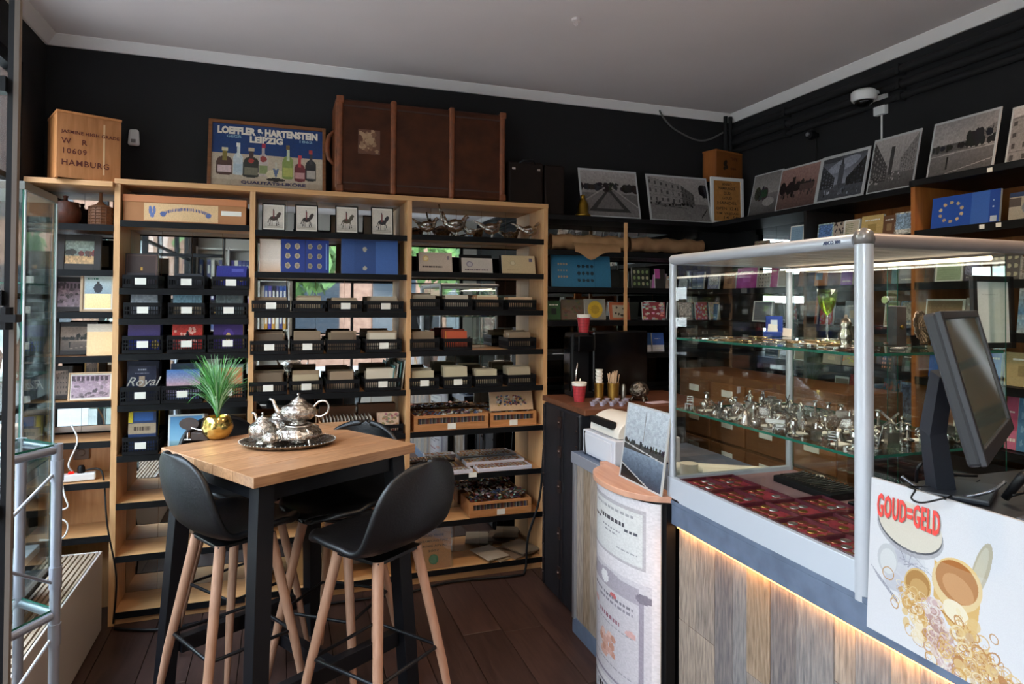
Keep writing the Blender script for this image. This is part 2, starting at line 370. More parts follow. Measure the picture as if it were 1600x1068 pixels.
def print_mesh(name, w_, h_, t, img, m=None, edge=(.8, .78, .74), curve=None):
    """card standing on z=0, printed face towards -Y; returns mesh"""
    ny, nx, _ = img.shape; X = np.linspace(-w_/2, w_/2, nx+1); Z = np.linspace(0, h_, ny+1)
    XX, ZZ = np.meshgrid(X, Z); YY = np.zeros_like(XX)
    if curve is not None: YY = curve(XX, ZZ)
    V = np.stack([XX.ravel(), YY.ravel(), ZZ.ravel()], 1); i = np.arange(ny)[:, None]*(nx+1)+np.arange(nx)[None, :]
    F = np.stack([i, i+1, i+nx+2, i+nx+1], -1).reshape(-1, 4); nf = len(F); n0 = len(V)
    bk = [(-w_/2, t, 0), (w_/2, t, 0), (w_/2, t, h_), (-w_/2, t, h_)]
    if curve is not None: bk = [(x, curve(np.array(x), np.array(z))+t, z) for x, y, z in bk]
    c = [0, nx, (ny+1)*(nx+1)-1, ny*(nx+1)]
    FF = F.tolist()+[[n0, n0+3, n0+2, n0+1], [c[0], n0, n0+1, c[1]], [c[1], n0+1, n0+2, c[2]], [c[2], n0+2, n0+3, c[3]], [c[3], n0+3, n0, c[0]]]
    me = bpy.data.meshes.new(name); me.from_pydata(V.tolist()+bk, [], FF); me.update()
    a = me.color_attributes.new('Col', 'FLOAT_COLOR', 'CORNER')
    col = img.reshape(-1, 3); col = np.where(col <= .04045, col/12.92, ((col+.055)/1.055)**2.4)
    full = np.ones((nf*4+20, 4)); full[:nf*4, :3] = np.repeat(col, 4, 0); full[nf*4:, :3] = lin(edge)
    a.data.foreach_set('color', full.ravel()); me.materials.append(m or PRINT); return me
def stand(name, label, px0, px1, yt, yb, ax, v, z, img, t=.004, lean=.0, group=None, m=None, parent=None, edge=(.8, .78, .74), hh=None):
    """a printed card, book or picture standing on a shelf at height z, between two measured columns of the photograph"""
    a, b = at(px0, yb, ax, v), at(px1, yb, ax, v); top = at((px0+px1)/2, yt, ax, v).z
    ww = (b-a).length; ht = (top-z)/math.cos(lean) if hh is None else hh; c = (a+b)/2; rz = 0 if ax == 'Y' else -PI/2
    me = print_mesh(name, ww, ht, t, img, m, edge)
    o = link(name, me, parent, (c.x, c.y, z+.0005), (-lean, 0, rz))
    return tag(o, label, name.split('_')[-1], group) if label else o
def framed(name, label, px0, px1, yt, yb, ax, v, z, img, fm, fw_=.012, t=.014, lean=.08, mat_=None, mw=0, cat='picture'):
    a, b = at(px0, yb, ax, v), at(px1, yb, ax, v); top = at((px0+px1)/2, yt, ax, v).z
    ww = (b-a).length; ht = (top-z)/math.cos(lean); c = (a+b)/2; rz = 0 if ax == 'Y' else -PI/2
    o = thing(name, label, cat, (c.x, c.y, z+.0005), (-lean, 0, rz))
    m = MB(); m.bx(-ww/2, -ww/2+fw_, 0, t, 0, ht).bx(ww/2-fw_, ww/2, 0, t, 0, ht).bx(-ww/2+fw_, ww/2-fw_, 0, t, 0, fw_).bx(-ww/2+fw_, ww/2-fw_, 0, t, ht-fw_, ht)
    obj('frame', m, fm, o, bevel=.0015)
    iw, ih = ww-2*fw_, ht-2*fw_
    if mw:
        mm = MB(); mm.bx(-iw/2, iw/2, t*.5, t*.8, fw_, fw_+ih); obj('mount', mm, mat_, o)
        link('print', print_mesh('print', iw-2*mw, ih-2*mw, .001, img), o, (0, t*.5-.0015, fw_+mw))
    else:
        link('print', print_mesh('print', iw, ih, .002, img), o, (0, t*.45, fw_))
    return o
NUM = ['first', 'second', 'third', 'fourth', 'fifth', 'sixth', 'seventh', 'eighth', 'ninth', 'tenth', 'eleventh', 'twelfth', 'thirteenth', 'fourteenth', 'fifteenth', 'sixteenth']

# ================================================================== SETTING
# floor of dark planks
m = MB(); m.bx(XL-.1, XR+.1, YF-.1, YB+.1, -.06, -.012)
floor = struct(obj('floor', m, mat('subfloor', '17100D', .8)))
PLANK = mat('floor_plank_wood', '45302A', .42, kind='wood', col2='33221E', scale=7, stretch=(7, .8, 7), bump=.1)
pw = .193; meshes = {}
x = XL; ci = 0
while x < XR:
    y = YF - R.uniform(0, 1.5)
    while y < YB:
        L_ = 1.9; y0, y1 = max(y, YF), min(y+L_, YB)
        if y1-y0 > .05:
            wd = min(pw, XR-x); k = (round(wd, 3), round(y1-y0, 2))
            if k not in meshes:
                q = MB(); q.box(0, 0, -.006, wd-.003, (y1-y0)-.003, .012); meshes[k] = q.mesh('plank', PLANK)
            link('plank', meshes[k], floor, (x+wd/2, (y0+y1)/2, 0), bevel=.001, seg=1)
        y += L_
    x += pw; ci += 1
# walls
WB = MB(); WB.bx(XL-.1, XR+.1, YB, YB+.1, 0, ZC+.1); struct(obj('wall_back', WB, BLACK if 0 else BLACKW))
m = MB(); m.bx(XR, XR+.1, YF, YB, 0, ZC+.1); struct(obj('wall_right', m, BLACKW))
WY0, WY1, WZ0, WZ1 = -2.0, 3.555, .50, 2.62
m = MB(); m.bx(XL-.1, XL, WY1, YB, 0, ZC+.1).bx(XL-.1, XL, YF, WY0, 0, ZC+.1).bx(XL-.1, XL, WY0, WY1, 0, WZ0).bx(XL-.1, XL, WY0, WY1, WZ1, ZC+.1)
struct(obj('wall_left', m, BLACKW))
FX0, FX1 = .15, 2.75
m = MB(); m.bx(XL-.1, FX0, YF-.1, YF, 0, ZC+.1).bx(FX1, XR+.1, YF-.1, YF, 0, ZC+.1).bx(FX0, FX1, YF-.1, YF, 0, .3).bx(FX0, FX1, YF-.1, YF, WZ1, ZC+.1)
struct(obj('wall_front', m, mat('plaster_wall', 'C8C2B8', .85)))
m = MB(); m.bx(XL-.1, XR+.1, YF-.1, YB+.1, ZC, ZC+.1); ceil_ = struct(obj('ceiling', m, CEIL))
# cove strips round the ceiling
def cove(name, p0, p1, n):
    n = Vector(n); p0 = Vector(p0); p1 = Vector(p1); s = .048
    vs = []
    for p in (p0, p1): vs += [p, p-Vector((0, 0, s)), p-Vector((0, 0, s))+n*.012, p+n*s*1.15-Vector((0, 0, .004)), p+n*s*1.15]
    q = MB(); q.add(vs, [(0, 1, 6, 5), (1, 2, 7, 6), (2, 3, 8, 7), (3, 4, 9, 8), (4, 0, 5, 9), (0, 4, 3, 2, 1), (5, 6, 7, 8, 9)])
    struct(obj(name, q, CORN))
cove('trim_1', (XL, YB, ZC), (XR, YB, ZC), (0, -1, 0)); cove('trim_2', (XR, YB, ZC), (XR, YF, ZC), (-1, 0, 0)); cove('trim_3', (XL, YF, ZC), (XL, YB, ZC), (1, 0, 0))
# black-framed windows
FRAME = mat('black_window_frame', '09090C', .5, spec=.2)
def window(name, ax, fixed, a0, a1, z0, z1, nv, nh):
    q = MB(); g = []
    def bar(u0, u1, w0, w1, d=.05):
        if ax == 'X': q.bx(fixed-.06, fixed-.06+d, u0, u1, w0, w1)
        else: q.bx(u0, u1, fixed-.06, fixed-.06+d, w0, w1)
    bar(a0, a0+.05, z0, z1); bar(a1-.05, a1, z0, z1); bar(a0, a1, z0, z0+.05); bar(a0, a1, z1-.05, z1)
    for i in range(1, nv): u = a0+(a1-a0)*i/nv; bar(u-.02, u+.02, z0, z1, .045)
    for j in range(1, nh): u = z0+(z1-z0)*j/nh; bar(a0, a1, u-.012, u+.012, .035)
    o = struct(obj(name, q, FRAME))
    for i in range(nv):
        u0, u1 = a0+(a1-a0)*i/nv, a0+(a1-a0)*(i+1)/nv
        p = MB()
        if ax == 'X': p.add([(fixed-.04, u0, z0), (fixed-.04, u1, z0), (fixed-.04, u1, z1), (fixed-.04, u0, z1)], [(0, 1, 2, 3)])
        else: p.add([(u0, fixed-.04, z0), (u1, fixed-.04, z0), (u1, fixed-.04, z1), (u0, fixed-.04, z1)], [(0, 1, 2, 3)])
        obj('pane', p, GLASS, o)
window('window_1', 'X', XL, WY0, WY1, WZ0, WZ1, 5, 4)
window('window_2', 'Y', YF, FX0, FX1, .3, WZ1, 3, 3)
# street outside the windows (what the mirrors and panes reflect)
m = MB(); m.bx(-30, 30, -30, 30, -.35, -.2); struct(obj('pavement', m, mat('grey_paving', '8F8C88', .9, kind='n', col2='7C7975', scale=2)))
LEAF = mat('tree_leaves', '5E7F38', .7, kind='n', col2='34502A', scale=4); BARK = mat('bark', '4A3B30', .9)
def leafy_tree(x, y, hh, r, label):
    t = thing('street_tree', label, 'tree', (x, y, -.2), (0, 0, R.random()*6))
    q = MB(); q.tube([(0, 0, 0), (.03, 0, hh*.4), (0, .04, hh*.7)], [.14, .1, .05], 8); obj('trunk', q, BARK, t, smooth=True)
    q = MB()
    for i in range(900):
        a, b, c = R.random()*2*PI, math.acos(R.uniform(-1, 1)), r*R.random()**.33
        p = Vector((math.sin(b)*math.cos(a)*c, math.sin(b)*math.sin(a)*c, hh*.68+math.cos(b)*c*.85)); e = Euler((R.random()*6, R.random()*6, R.random()*6)).to_matrix(); s_ = R.uniform(.12, .24)
        q.add([p+e@Vector(v)*s_ for v in ((-1, 0, 0), (0, -.6, .1), (1, 0, 0), (0, .6, .1))], [(0, 1, 2, 3)])
    o = obj('foliage', q, LEAF, t); o['kind'] = 'stuff'
leafy_tree(-5.2, -1.0, 4.6, 1.7, 'leafy street tree outside the long side window, nearest the corner')
leafy_tree(-6.4, 4.4, 5.0, 1.8, 'leafy street tree outside the long side window, farther along')
leafy_tree(-.2, -5.6, 4.6, 1.7, 'leafy street tree outside the front shop window, left one')
leafy_tree(4.0, -6.6, 5.0, 1.8, 'leafy street tree outside the front shop window, right one')
q = MB(); q.bx(-14, -10, -9, 9, -.2, 6)
hb = tag(obj('town_house', q, mat('pale_render', 'B9AFA3', .9)), 'pale rendered house front across the street', 'building')
q = MB(); q.bx(-9, 13, -15, -11, -.2, 9)  # unseen building added opposite the front window to hold back its daylight
hf = tag(obj('town_house', q, mat('daylight_blocker_brick', '8A6A58', .9, kind='n', col2='70503F', scale=6)), 'brown brick building across the street from the front shop window', 'building')
wm = MB(); wm.bx(-.6, .6, -11.03, -10.97, -.8, .8); wmf = wm.mesh('window', mat('dark_window', '2A3036', .2))
for i in range(10):
    for j in range(3): link('window', wmf, hf, (-7.5+i*2.1, 0, 1.5+j*2.6))
wm = MB(); wm.bx(-10.02, -9.98, -.5, .5, -.7, .7)
wme = wm.mesh('window', mat('dark_window', '2A3036', .2))
for i in range(8):
    for j in range(3): link('window', wme, hb, (0, -8+i*2.2, 1.2+j*2))
# small ceiling spots (light fixtures)
q = MB(); q.lathe([(.045, 0), (.045, -.008), (.035, -.01), (.032, 0)], n=20); q.lathe([(.0, -.002), (.032, -.002)], n=20, mi=1)
sp0 = None
SPN = ['over the bar table', 'over the black trunk', 'over the entrance side of the table', 'over the till', 'over the staff side of the counter', 'by the front shop window']
for i, (x, y) in enumerate(SPOTS):
    if sp0 is None:
        spm = q.mesh('ceiling_spot', [WHITE, mat('spot_lamp', (1, .85, .65), .5, emit=4)])
    tag(link('ceiling_spot', spm, None, (x, y, ZC)), 'small round recessed ceiling spot ' + SPN[i], 'light')

# ================================================================== WALL BOOKCASE (back wall)
YS, YM = 3.6, 3.84          # front edge of the shelves, mirror plane
UX = [-.745, -.143, .658, 1.462]
bc = thing('wall_bookcase', 'tall light oak mirror backed bookcase of three bays along the black wall', 'bookcase', (0, 0, 0))
for i, x in enumerate(UX):
    q = MB(); q.bx(x-.013, x+.013, YS, YM, 0, 2.10); obj('upright', q, OAK, bc, bevel=.001)
q = MB(); q.bx(UX[0]-.013, UX[3]+.013, YS-.004, YM+.015, 2.10, 2.125); obj('top_board', q, OAKH, bc, bevel=.0015)
q = MB(); q.bx(UX[0]-.013, UX[3]+.013, YM+.004, YM+.016, 0, 2.10); obj('back_panel', q, DARKOAK, bc)
ZS = [[1.925, 1.60, 1.455, 1.285, 1.04, .80, .575, .325, .06], [1.905, 1.692, 1.488, 1.27, 1.065, .83, .58, .33, .065], [1.915, 1.712, 1.50, 1.275, 1.065, .832, .582, .33, .068]]
def shelf(parent, x0, x1, y0, y1, z, bmat=OAKH, lip=.028, ax='Y', emat=None):
    q = MB(); q.bx(x0, x1, y0, y1, z-.02, z); s = obj('shelf', q, bmat, parent)
    q = MB()
    if ax == 'Y': q.bx(x0, x1, y0-.005, y0, z-lip, z+.002)
    else: q.bx(x0-.005, x0, y0, y1, z-lip, z+.002)
    obj('edge_strip', q, emat or EDGE, s); return s
for b in range(3):
    x0, x1 = UX[b]+.013, UX[b+1]-.013
    for z in ZS[b]: shelf(bc, x0, x1, YS+.002, YM-.002, z)
    q = MB(); q.bx(x0, x1, YS+.02, YS+.035, 0, .04); obj('plinth', q, OAKH, bc)
    n = 4 if b == 0 else 5
    for i in range(n):
        a, c = x0+(x1-x0)*i/n, x0+(x1-x0)*(i+1)/n
        q = MB(); q.bx(a+.0008, c-.0008, YM, YM+.004, .0, 2.10); obj('mirror_panel', q, MIRROR, bc)
# corner shelving at the left of it
cu = thing('corner_shelf', 'narrow shelf unit with black shelf edges in the left corner beside the bookcase', 'shelf')
zc = [at(150, y, 'Y', YS).z for y in (351, 422, 488, 557, 627, 690, 754, 838)]
for z in zc: shelf(cu, -1.115, UX[0]-.014, YS+.002, YM, z, DARKOAK if z > 1.1 else OAKH)
q = MB(); q.bx(-1.115, UX[0]-.014, YS-.03, YM+.015, 2.08, 2.105); obj('top_board', q, OAKH, cu, bevel=.0015)
for i in range(2):
    a, c = -1.115+(.356/2)*i, -1.115+(.356/2)*(i+1)
    q = MB(); q.bx(a+.0008, c-.0008, YM, YM+.004, zc[5]+.01, 2.08); obj('mirror_panel', q, MIRROR, cu)
q = MB(); q.bx(-1.115, -.76, YM, YM+.004, 0, zc[5]); obj('back_panel', q, OAK, cu)

# ================================================================== CORNER AND RIGHT WALL SHELVING
ZR = [1.86, 1.64, 1.44, 1.24, 1.0, .72, .4]
XF1, XF2, YD = 2.62, 2.55, 2.12
DB = mat('black_laminate', '0A0A0D', .45, spec=.3)
ORANGE = mat('orange_pine', '9A5E2A', .5, kind='wood', col2='7E4618', scale=6, stretch=(6, 6, .6))
b2 = thing('corner_bookcase', 'black-edged mirror-backed shelving right of the oak bookcase, behind the coffee machine', 'bookcase')
q = MB(); q.bx(UX[3]+.014, XR-.002, YS-.01, YM+.015, 2.04, 2.068); obj('top_board', q, DB, b2, bevel=.002)
for z in ZR: shelf(b2, UX[3]+.014, XF1+.33, YS+.002, YM-.002, z, DB, .03)
for i in range(6):
    a = UX[3]+.014+i*.2; q = MB(); q.bx(a+.0008, min(a+.1992, XR-.02), YM, YM+.004, .0, 2.04); obj('mirror_panel', q, MIRROR, b2)
p = at(978, 400, 'Y', YS-.006)
q = MB(); q.bx(p.x-.011, p.x+.011, YS-.006, YS+.0015, .9, 2.04); obj('post', q, OAK, b2)
b3 = thing('side_bookcase', 'dark shelving along the black right wall, far half under the old photographs', 'bookcase')
q = MB(); q.bx(XF1-.012, XR-.002, YD, YS-.012, 2.04, 2.068); obj('top_board', q, DB, b3, bevel=.002)
ymid = at(1258, 380, 'X', XF1).y
for z in ZR:
    shelf(b3, XF1, XR-.025, ymid+.012, YS-.012, z, DB, .03, 'X'); shelf(b3, XF1, XR-.025, YD+.002, ymid-.012, z, DB, .03, 'X')
q = MB(); q.bx(XF1, XR-.025, ymid-.01, ymid+.01, 0, 2.04); obj('upright', q, mat('black_board', '1A1716', .5), b3)
for i in range(4):
    a = ymid+.012+i*(YS-.024-ymid)/4; q = MB(); q.bx(XR-.022, XR-.018, a+.001, a+(YS-.024-ymid)/4-.001, 0, 2.04); obj('mirror_panel', q, MIRROR, b3)
q = MB(); q.bx(XR-.022, XR-.01, YD, ymid-.01, 0, 2.04); obj('back_panel', q, ORANGE, b3)
b4 = thing('side_bookcase', 'dark shelving along the right wall, near half that steps forward, holding the blue coin album', 'bookcase')
q = MB(); q.bx(XF2-.012, XR-.002, -1.2, YD-.002, 2.05, 2.078); obj('top_board', q, DB, b4, bevel=.002)
YN = 1.0
for z in ZR:
    shelf(b4, XF2, XR-.025, YN+.012, YD-.022, z, DB, .03, 'X'); shelf(b4, XF2, XR-.025, -.3, YN-.012, z, DB, .03, 'X')
for y in (YD-.012, YN, -.31):
    q = MB(); q.bx(XF2, XR-.025, y-.01, y+.01, 0, 2.05); obj('upright', q, ORANGE if y > 2 else DWOOD, b4)
q = MB(); q.bx(XR-.022, XR-.01, -.3, YD-.022, 0, 2.05); obj('back_panel', q, ORANGE, b4)
# pipes along the right wall under the ceiling
for k, (z, xx, r) in enumerate([(2.735, XR-.03, .022), (2.66, XR-.03, .02), (2.60, XR-.025, .016)]):
    q = MB(); q.tube([(xx, YB-.02, z), (xx, 2.2, z), (xx, -2.0, z)], r, 10)
    for y in (3.3, 2.5, 1.7, .9): q.bx(xx-r-.004, XR, y-.01, y+.01, z-r-.004, z+r+.004)
    tag(obj('wall_pipe', q, BLACKW, smooth='auto'), ['topmost', 'middle', 'lowest'][k] + ' of three black pipes along the top of the right wall', 'pipe')

# ================================================================== BAR TABLE
TZ = .97; A1 = Vector((-.519, .855, 0)).normalized(); B1 = Vector((A1.y, -A1.x, 0)); TC = Vector((.042, 2.785, 0)); TANG = math.atan2(B1.y, B1.x)
tb = thing('bar_table', 'square high bar table with oak plank top on black splayed steel legs', 'table', (TC.x, TC.y, 0), (0, 0, TANG))
for i in range(5):   # planks of the top
    q = MB(); a = -.345+.138*i; q.bx(-.35, .35, a+.0006, a+.1374, TZ-.036, TZ); obj('tabletop_plank', q, TABLETOP, tb, bevel=.0015)
q = MB()
for s_ in (-1, 1): q.bx(-.30, .30, s_*.285-.015, s_*.285+.015, TZ-.10, TZ-.037).bx(s_*.285-.015, s_*.285+.015, -.27, .27, TZ-.10, TZ-.037)
obj('apron', q, STEEL, tb, bevel=.002)
for sx_ in (-1, 1):
    for sy_ in (-1, 1):
        t0 = Vector((sx_*.285, sy_*.285, TZ-.037)); b0 = Vector((sx_*.335, sy_*.335, 0)); q = MB(); w_ = .030
        q.add([b0+Vector((x, y, 0)) for x, y in ((-w_, -w_), (w_, -w_), (w_, w_), (-w_, w_))]+[t0+Vector((x, y, 0)) for x, y in ((-w_, -w_), (w_, -w_), (w_, w_), (-w_, w_))], [(0, 3, 2, 1), (4, 5, 6, 7), (0, 1, 5, 4), (1, 2, 6, 5), (2, 3, 7, 6), (3, 0, 4, 7)])
        obj('leg', q, STEEL, tb, bevel=.002)
q = MB(); q.bx(-.29, .29, .30-.02, .30+.02, .17, .23); obj('stretcher', q, STEEL, tb, bevel=.002)
q = MB(); q.bx(-.29, .29, -.30-.02, -.30+.02, .17, .23); obj('stretcher', q, STEEL, tb, bevel=.002)
q = MB(); q.bx(-.02, .02, -.278, .278, .175, .225); obj('stretcher', q, STEEL, tb, bevel=.002)

# ================================================================== BAR STOOLS
def stool_shell():
    prof = [(.215, .690), (.20, .702), (.13, .700), (.04, .692), (-.06, .690), (-.13, .700), (-.185, .735), (-.215, .79), (-.232, .86), (-.246, .93), (-.256, .985), (-.262, 1.015)]
    ns = 26; ntt = 15
    # resample profile
    d = [0]
    for i in range(1, len(prof)): d.append(d[-1]+math.hypot(prof[i][0]-prof[i-1][0], prof[i][1]-prof[i-1][1]))
    T = d[-1]
    def at_s(s):
        s *= T
        for i in range(1, len(d)):
            if s <= d[i]+1e-9:
                k = (s-d[i-1])/(d[i]-d[i-1]); return prof[i-1][0]*(1-k)+prof[i][0]*k, prof[i-1][1]*(1-k)+prof[i][1]*k
        return prof[-1]
    P = []
    for i in range(ns):
        s = 0.5-0.5*math.cos(PI*i/(ns-1)); y, z = at_s(s)
        e = abs(2*s-1); wd = .225*(1-e**3.6)**(1/2.6) if e < 1 else 0.0
        wd = max(wd, .02); row = []
        for j in range(ntt):
            t = -1+2*j/(ntt-1); seatness = max(0, min(1, (y+.20)/.15)); back = 1-seatness
            row.append((t*wd, y+back*.05*t*t*(1-.3*e), z+seatness*.045*abs(t)**3*(1 if y < .12 else .5)+ .0))
        P.append(row)
    q = MB(); q.grid(P)
    me = q.mesh('shell', LEATHER, True); return me
shell_me = stool_shell()
def make_stool():
    o = thing('bar_stool', 'x', 'stool')
    s = link('shell', shell_me, o); so = s.modifiers.new('t', 'SOLIDIFY'); so.thickness = .024; so.offset = -1; sb = s.modifiers.new('s', 'SUBSURF'); sb.levels = 1; sb.render_levels = 1
    for sx_ in (-1, 1):
        for sy_ in (-1, 1):
            q = MB(); q.tube([(sx_*.095, sy_*.095-.01, .675), (sx_*.165, sy_*.165-.01, .25), (sx_*.20, sy_*.20-.01, 0.002)], [.019, .0165, .010], 12); obj('leg', q, BEECH, o, smooth='auto')
    r = .155; q = MB(); c = [(-r, -r-.01), (r, -r-.01), (r, r-.01), (-r, r-.01)]; pts = []
    for i in range(4):
        x, y = c[i]; x1, y1 = c[(i+1) % 4]; dx, dy = (x1-x)/.31, (y1-y)/.31
        pts += [(x+dx*.02, y+dy*.02, .31), (x1-dx*.02, y1-dy*.02, .31)]
    q.tube(pts, .0065, 8, close=True, cap=False); obj('footrest', q, STEEL, o, smooth=True)
    q = MB(); q.bx(-.11, .11, -.12, .10, .665, .678); obj('seat_plate', q, BLACK, o, bevel=.003)
    return o
st0 = make_stool()
R1A = math.atan2(B1.y, B1.x)-PI/2; R2A = math.atan2(A1.y, A1.x)-PI/2
stools = [(Vector((-.15, 2.70, 0)), R1A-.03, 'black leather bar stool at the left side of the table, back towards the window'),
          (Vector((.325, 2.385, 0)), R2A+.12, 'black leather bar stool at the near right of the table, back turned to us'),
          (Vector((.225, 2.83, 0)), R1A+PI+.4, 'black leather bar stool tucked under the far right side of the table top'),
          (Vector((-.145, 3.17, 0)), R2A+PI+.1, 'black leather bar stool on the far side of the table, behind the potted grass')]
for i, (c, a, lb) in enumerate(stools):
    o = st0 if i == 0 else copy_tree(st0)
    o.location = c; o.rotation_euler = (0, 0, a); o['label'] = lb; o['group'] = 'bar stools round the bar table'

# ================================================================== LEFT SIDE: radiator cover, sill, rack, vitrine, open glazed door
rc = thing('radiator_cover', 'long low white radiator casing with a slatted grille on top under the window', 'radiator')
RX0, RX1, RY0, RY1, RH = -1.02, -.775, .9, 3.56, .375
CREAM = mat('cream_enamel', 'B5AAA2', .5)
q = MB(); q.bx(RX1-.015, RX1, RY0, RY1, 0.01, RH); obj('front_panel', q, CREAM, rc, bevel=.003)
q = MB(); q.bx(RX0, RX1-.016, RY1-.015, RY1, 0.01, RH); obj('end_panel', q, CREAM, rc, bevel=.003)
q = MB(); q.bx(RX0, RX0+.01, RY0, RY1-.016, .01, RH-.02).bx(RX0+.011, RX1-.016, RY0, RY1-.016, RH-.09, RH-.08); obj('inner_casing', q, mat('dark_casing', '8A6440', .7), rc)
for i in range(11):
    x = RX0+.012+i*.0212; q = MB(); q.bx(x, x+.013, RY0, RY1-.016, RH-.02, RH); obj('grille_slat', q, mat('tan_slat', '93806C', .5), rc)
q = MB(); q.bx(XL+.002, RX0-.004, RY0, 3.56, .40, .435); tag(obj('window_sill', q, mat('grey_sill', 'A6A7AD', .4), bevel=.003), 'pale grey sill board between the radiator casing and the window', 'sill')
# tubular rack
rk = thing('tube_rack', 'silver tubular rack with glass shelves, cut by the left picture edge', 'rack')
ALT = mat('brushed_tube', '9FA3AD', .35, .8)
A = at(90, 700, 'Y', 2.2); ax_, ay_ = A.x, A.y
def on(px, py, z): p = at(px, py, 'Z', z); return p
levels = [1.118, .655]
farp = on(12, 690, 1.118); nearp = on(8, 722, 1.118)
df = (Vector((farp.x-ax_, farp.y-ay_, 0))).normalized(); dn = (Vector((nearp.x-ax_, nearp.y-ay_, 0))).normalized()
Lr, Ln = .17, .19
cor = [Vector((ax_, ay_, 0)), Vector((ax_, ay_, 0))+df*Lr, Vector((ax_, ay_, 0))+df*Lr+dn*Ln, Vector((ax_, ay_, 0))+dn*Ln]
for c in cor:
    q = MB(); q.tube([c+Vector((0, 0, .0)), c+Vector((0, 0, 1.135))], .0135, 14); obj('post', q, ALT, rk, smooth='auto')
for z in (1.118, .655, .2):
    for i in range(4):
        q = MB(); a, b = cor[i].copy(), cor[(i+1) % 4].copy(); a.z = b.z = z; d_ = (b-a).normalized()*.014; q.tube([a+d_, b-d_], .0115, 12); obj('rail', q, ALT, rk, smooth='auto')
    q = MB(); q.add([cor[i]+Vector((0, 0, z+.012+dz)) for dz in (0, .006) for i in range(4)], [(0, 1, 2, 3)[::-1], (4, 5, 6, 7)], 0)
    q.add([cor[i]+Vector((0, 0, z+.012+dz)) for dz in (0, .006) for i in range(4)], [(i, (i+1) % 4, (i+1) % 4+4, i+4) for i in range(4)], 1); obj('glass_shelf', q, [GLASS, GLASSEDGE], rk)
for (i, z0, z1) in ((3, 1.06, .93), (3, .74, .86), (3, .60, .44)):
    a, b = cor[0]+Vector((0, 0, z0)), cor[i]+Vector((0, 0, z1)); q = MB(); q.tube([a, b], .0045, 8); obj('brace', q, ALT, rk)
for z in (1.06, .76, .60):
    q = MB(); q.tube([cor[0]+Vector((0, 0, z-.03)), cor[0]+Vector((0, 0, z+.03))], .0165, 12); obj('clamp', q, ALT, rk, smooth='auto')
# glass vitrine tower by the window
va, vb = at(88, 318, 'X', -.87), at(38, 292, 'X', -.87)
vt = thing('glass_vitrine', 'narrow tall glass vitrine standing at the window left of the shelves', 'display case', (0, 0, 0))
vx0, vx1, vy0, vy1, vz0, vz1 = -1.07, -.87, vb.y, va.y, .44, va.z
GL = glass_mat('green_glass', (.82, .93, .90), 1.0)
def pane_box(parent, name, x0, x1, y0, y1, z0, z1, t=.005):
    """a glass pane: faces glass, narrow edges green"""
    q = MB(); q.bx(x0, x1, y0, y1, z0, z1); dims = [abs(x1-x0), abs(y1-y0), abs(z1-z0)]; k = dims.index(min(dims))
    q.m = [0 if (i in {0: (3, 5), 1: (2, 4), 2: (0, 1)}[k]) else 1 for i in range(6)]
    return obj(name, q, [GLASS, GLASSEDGE], parent)
for (a, b, c, d_) in ((vx1-.005, vx1, vy0, vy1), (vx0, vx1-.006, vy0, vy0+.005), (vx0, vx1-.006, vy1-.005, vy1)):
    pane_box(vt, 'glass_pane', a, b, c, d_, vz0, vz1)
for z in (.9, 1.25, 1.6): pane_box(vt, 'glass_shelf', vx0+.004, vx1-.008, vy0+.008, vy1-.008, z, z+.005)
q = MB(); q.bx(vx0, vx1+.004, vy0-.004, vy1+.004, vz1, vz1+.03); obj('lid', q, mat('grey_lid', '6E6F68', .4), vt, bevel=.002)
q = MB(); q.bx(vx0, vx1, vy0, vy1, vz0-.004, vz0+.02); obj('base', q, STEEL, vt, bevel=.003)
for (x, y) in ((vx1+.004, vy1-.002), (vx1+.004, vy0+.004), (vx0+.006, vy0-.005)):
    q = MB(); q.tube([(x, y, vz0), (x, y, vz1)], .004, 8); obj('corner_profile', q, ALU, vt)
q = MB()
for k in range(3):
    q.tube([(vx0+.05+.03*k+.03*math.cos(a), vy0+.15+.1*k+.05*math.sin(a), vz1+.034+.01*math.sin(2*a)) for a in np.linspace(0, 6, 14)], .003, 6)
tag(obj('white_ribbon', q, WHITE, smooth=True), 'curled white ribbon lying on top of the glass vitrine', 'ribbon')
q = MB(); q.lathe([(0, 0), (.05, .0), (.055, .03), (.035, .06), (.02, .09), (.05, .13), (.055, .16), (.05, .165), (0, .16)], n=16)
tag(obj('rock_crystal', q, mat('amber_stone', '9A6A4A', .5, kind='n', col2='C9B5A5', scale=20, bump=.5), loc=((vx0+vx1)/2, (vy0+vy1)/2, .906), smooth=True), 'rough pinkish stone on the lowest glass shelf of the vitrine', 'ornament')
q = MB(); q.lathe([(0, 0), (.035, 0), (.02, .02), (.012, .08), (.03, .12), (.04, .16), (.03, .2), (0, .2)], n=16)
tag(obj('glass_figurine', q, mat('milk_glass', 'C8CFD0', .15), loc=((vx0+vx1)/2, (vy0+vy1)/2, 1.256), smooth=True), 'pale glass figurine on the middle shelf of the vitrine', 'ornament')
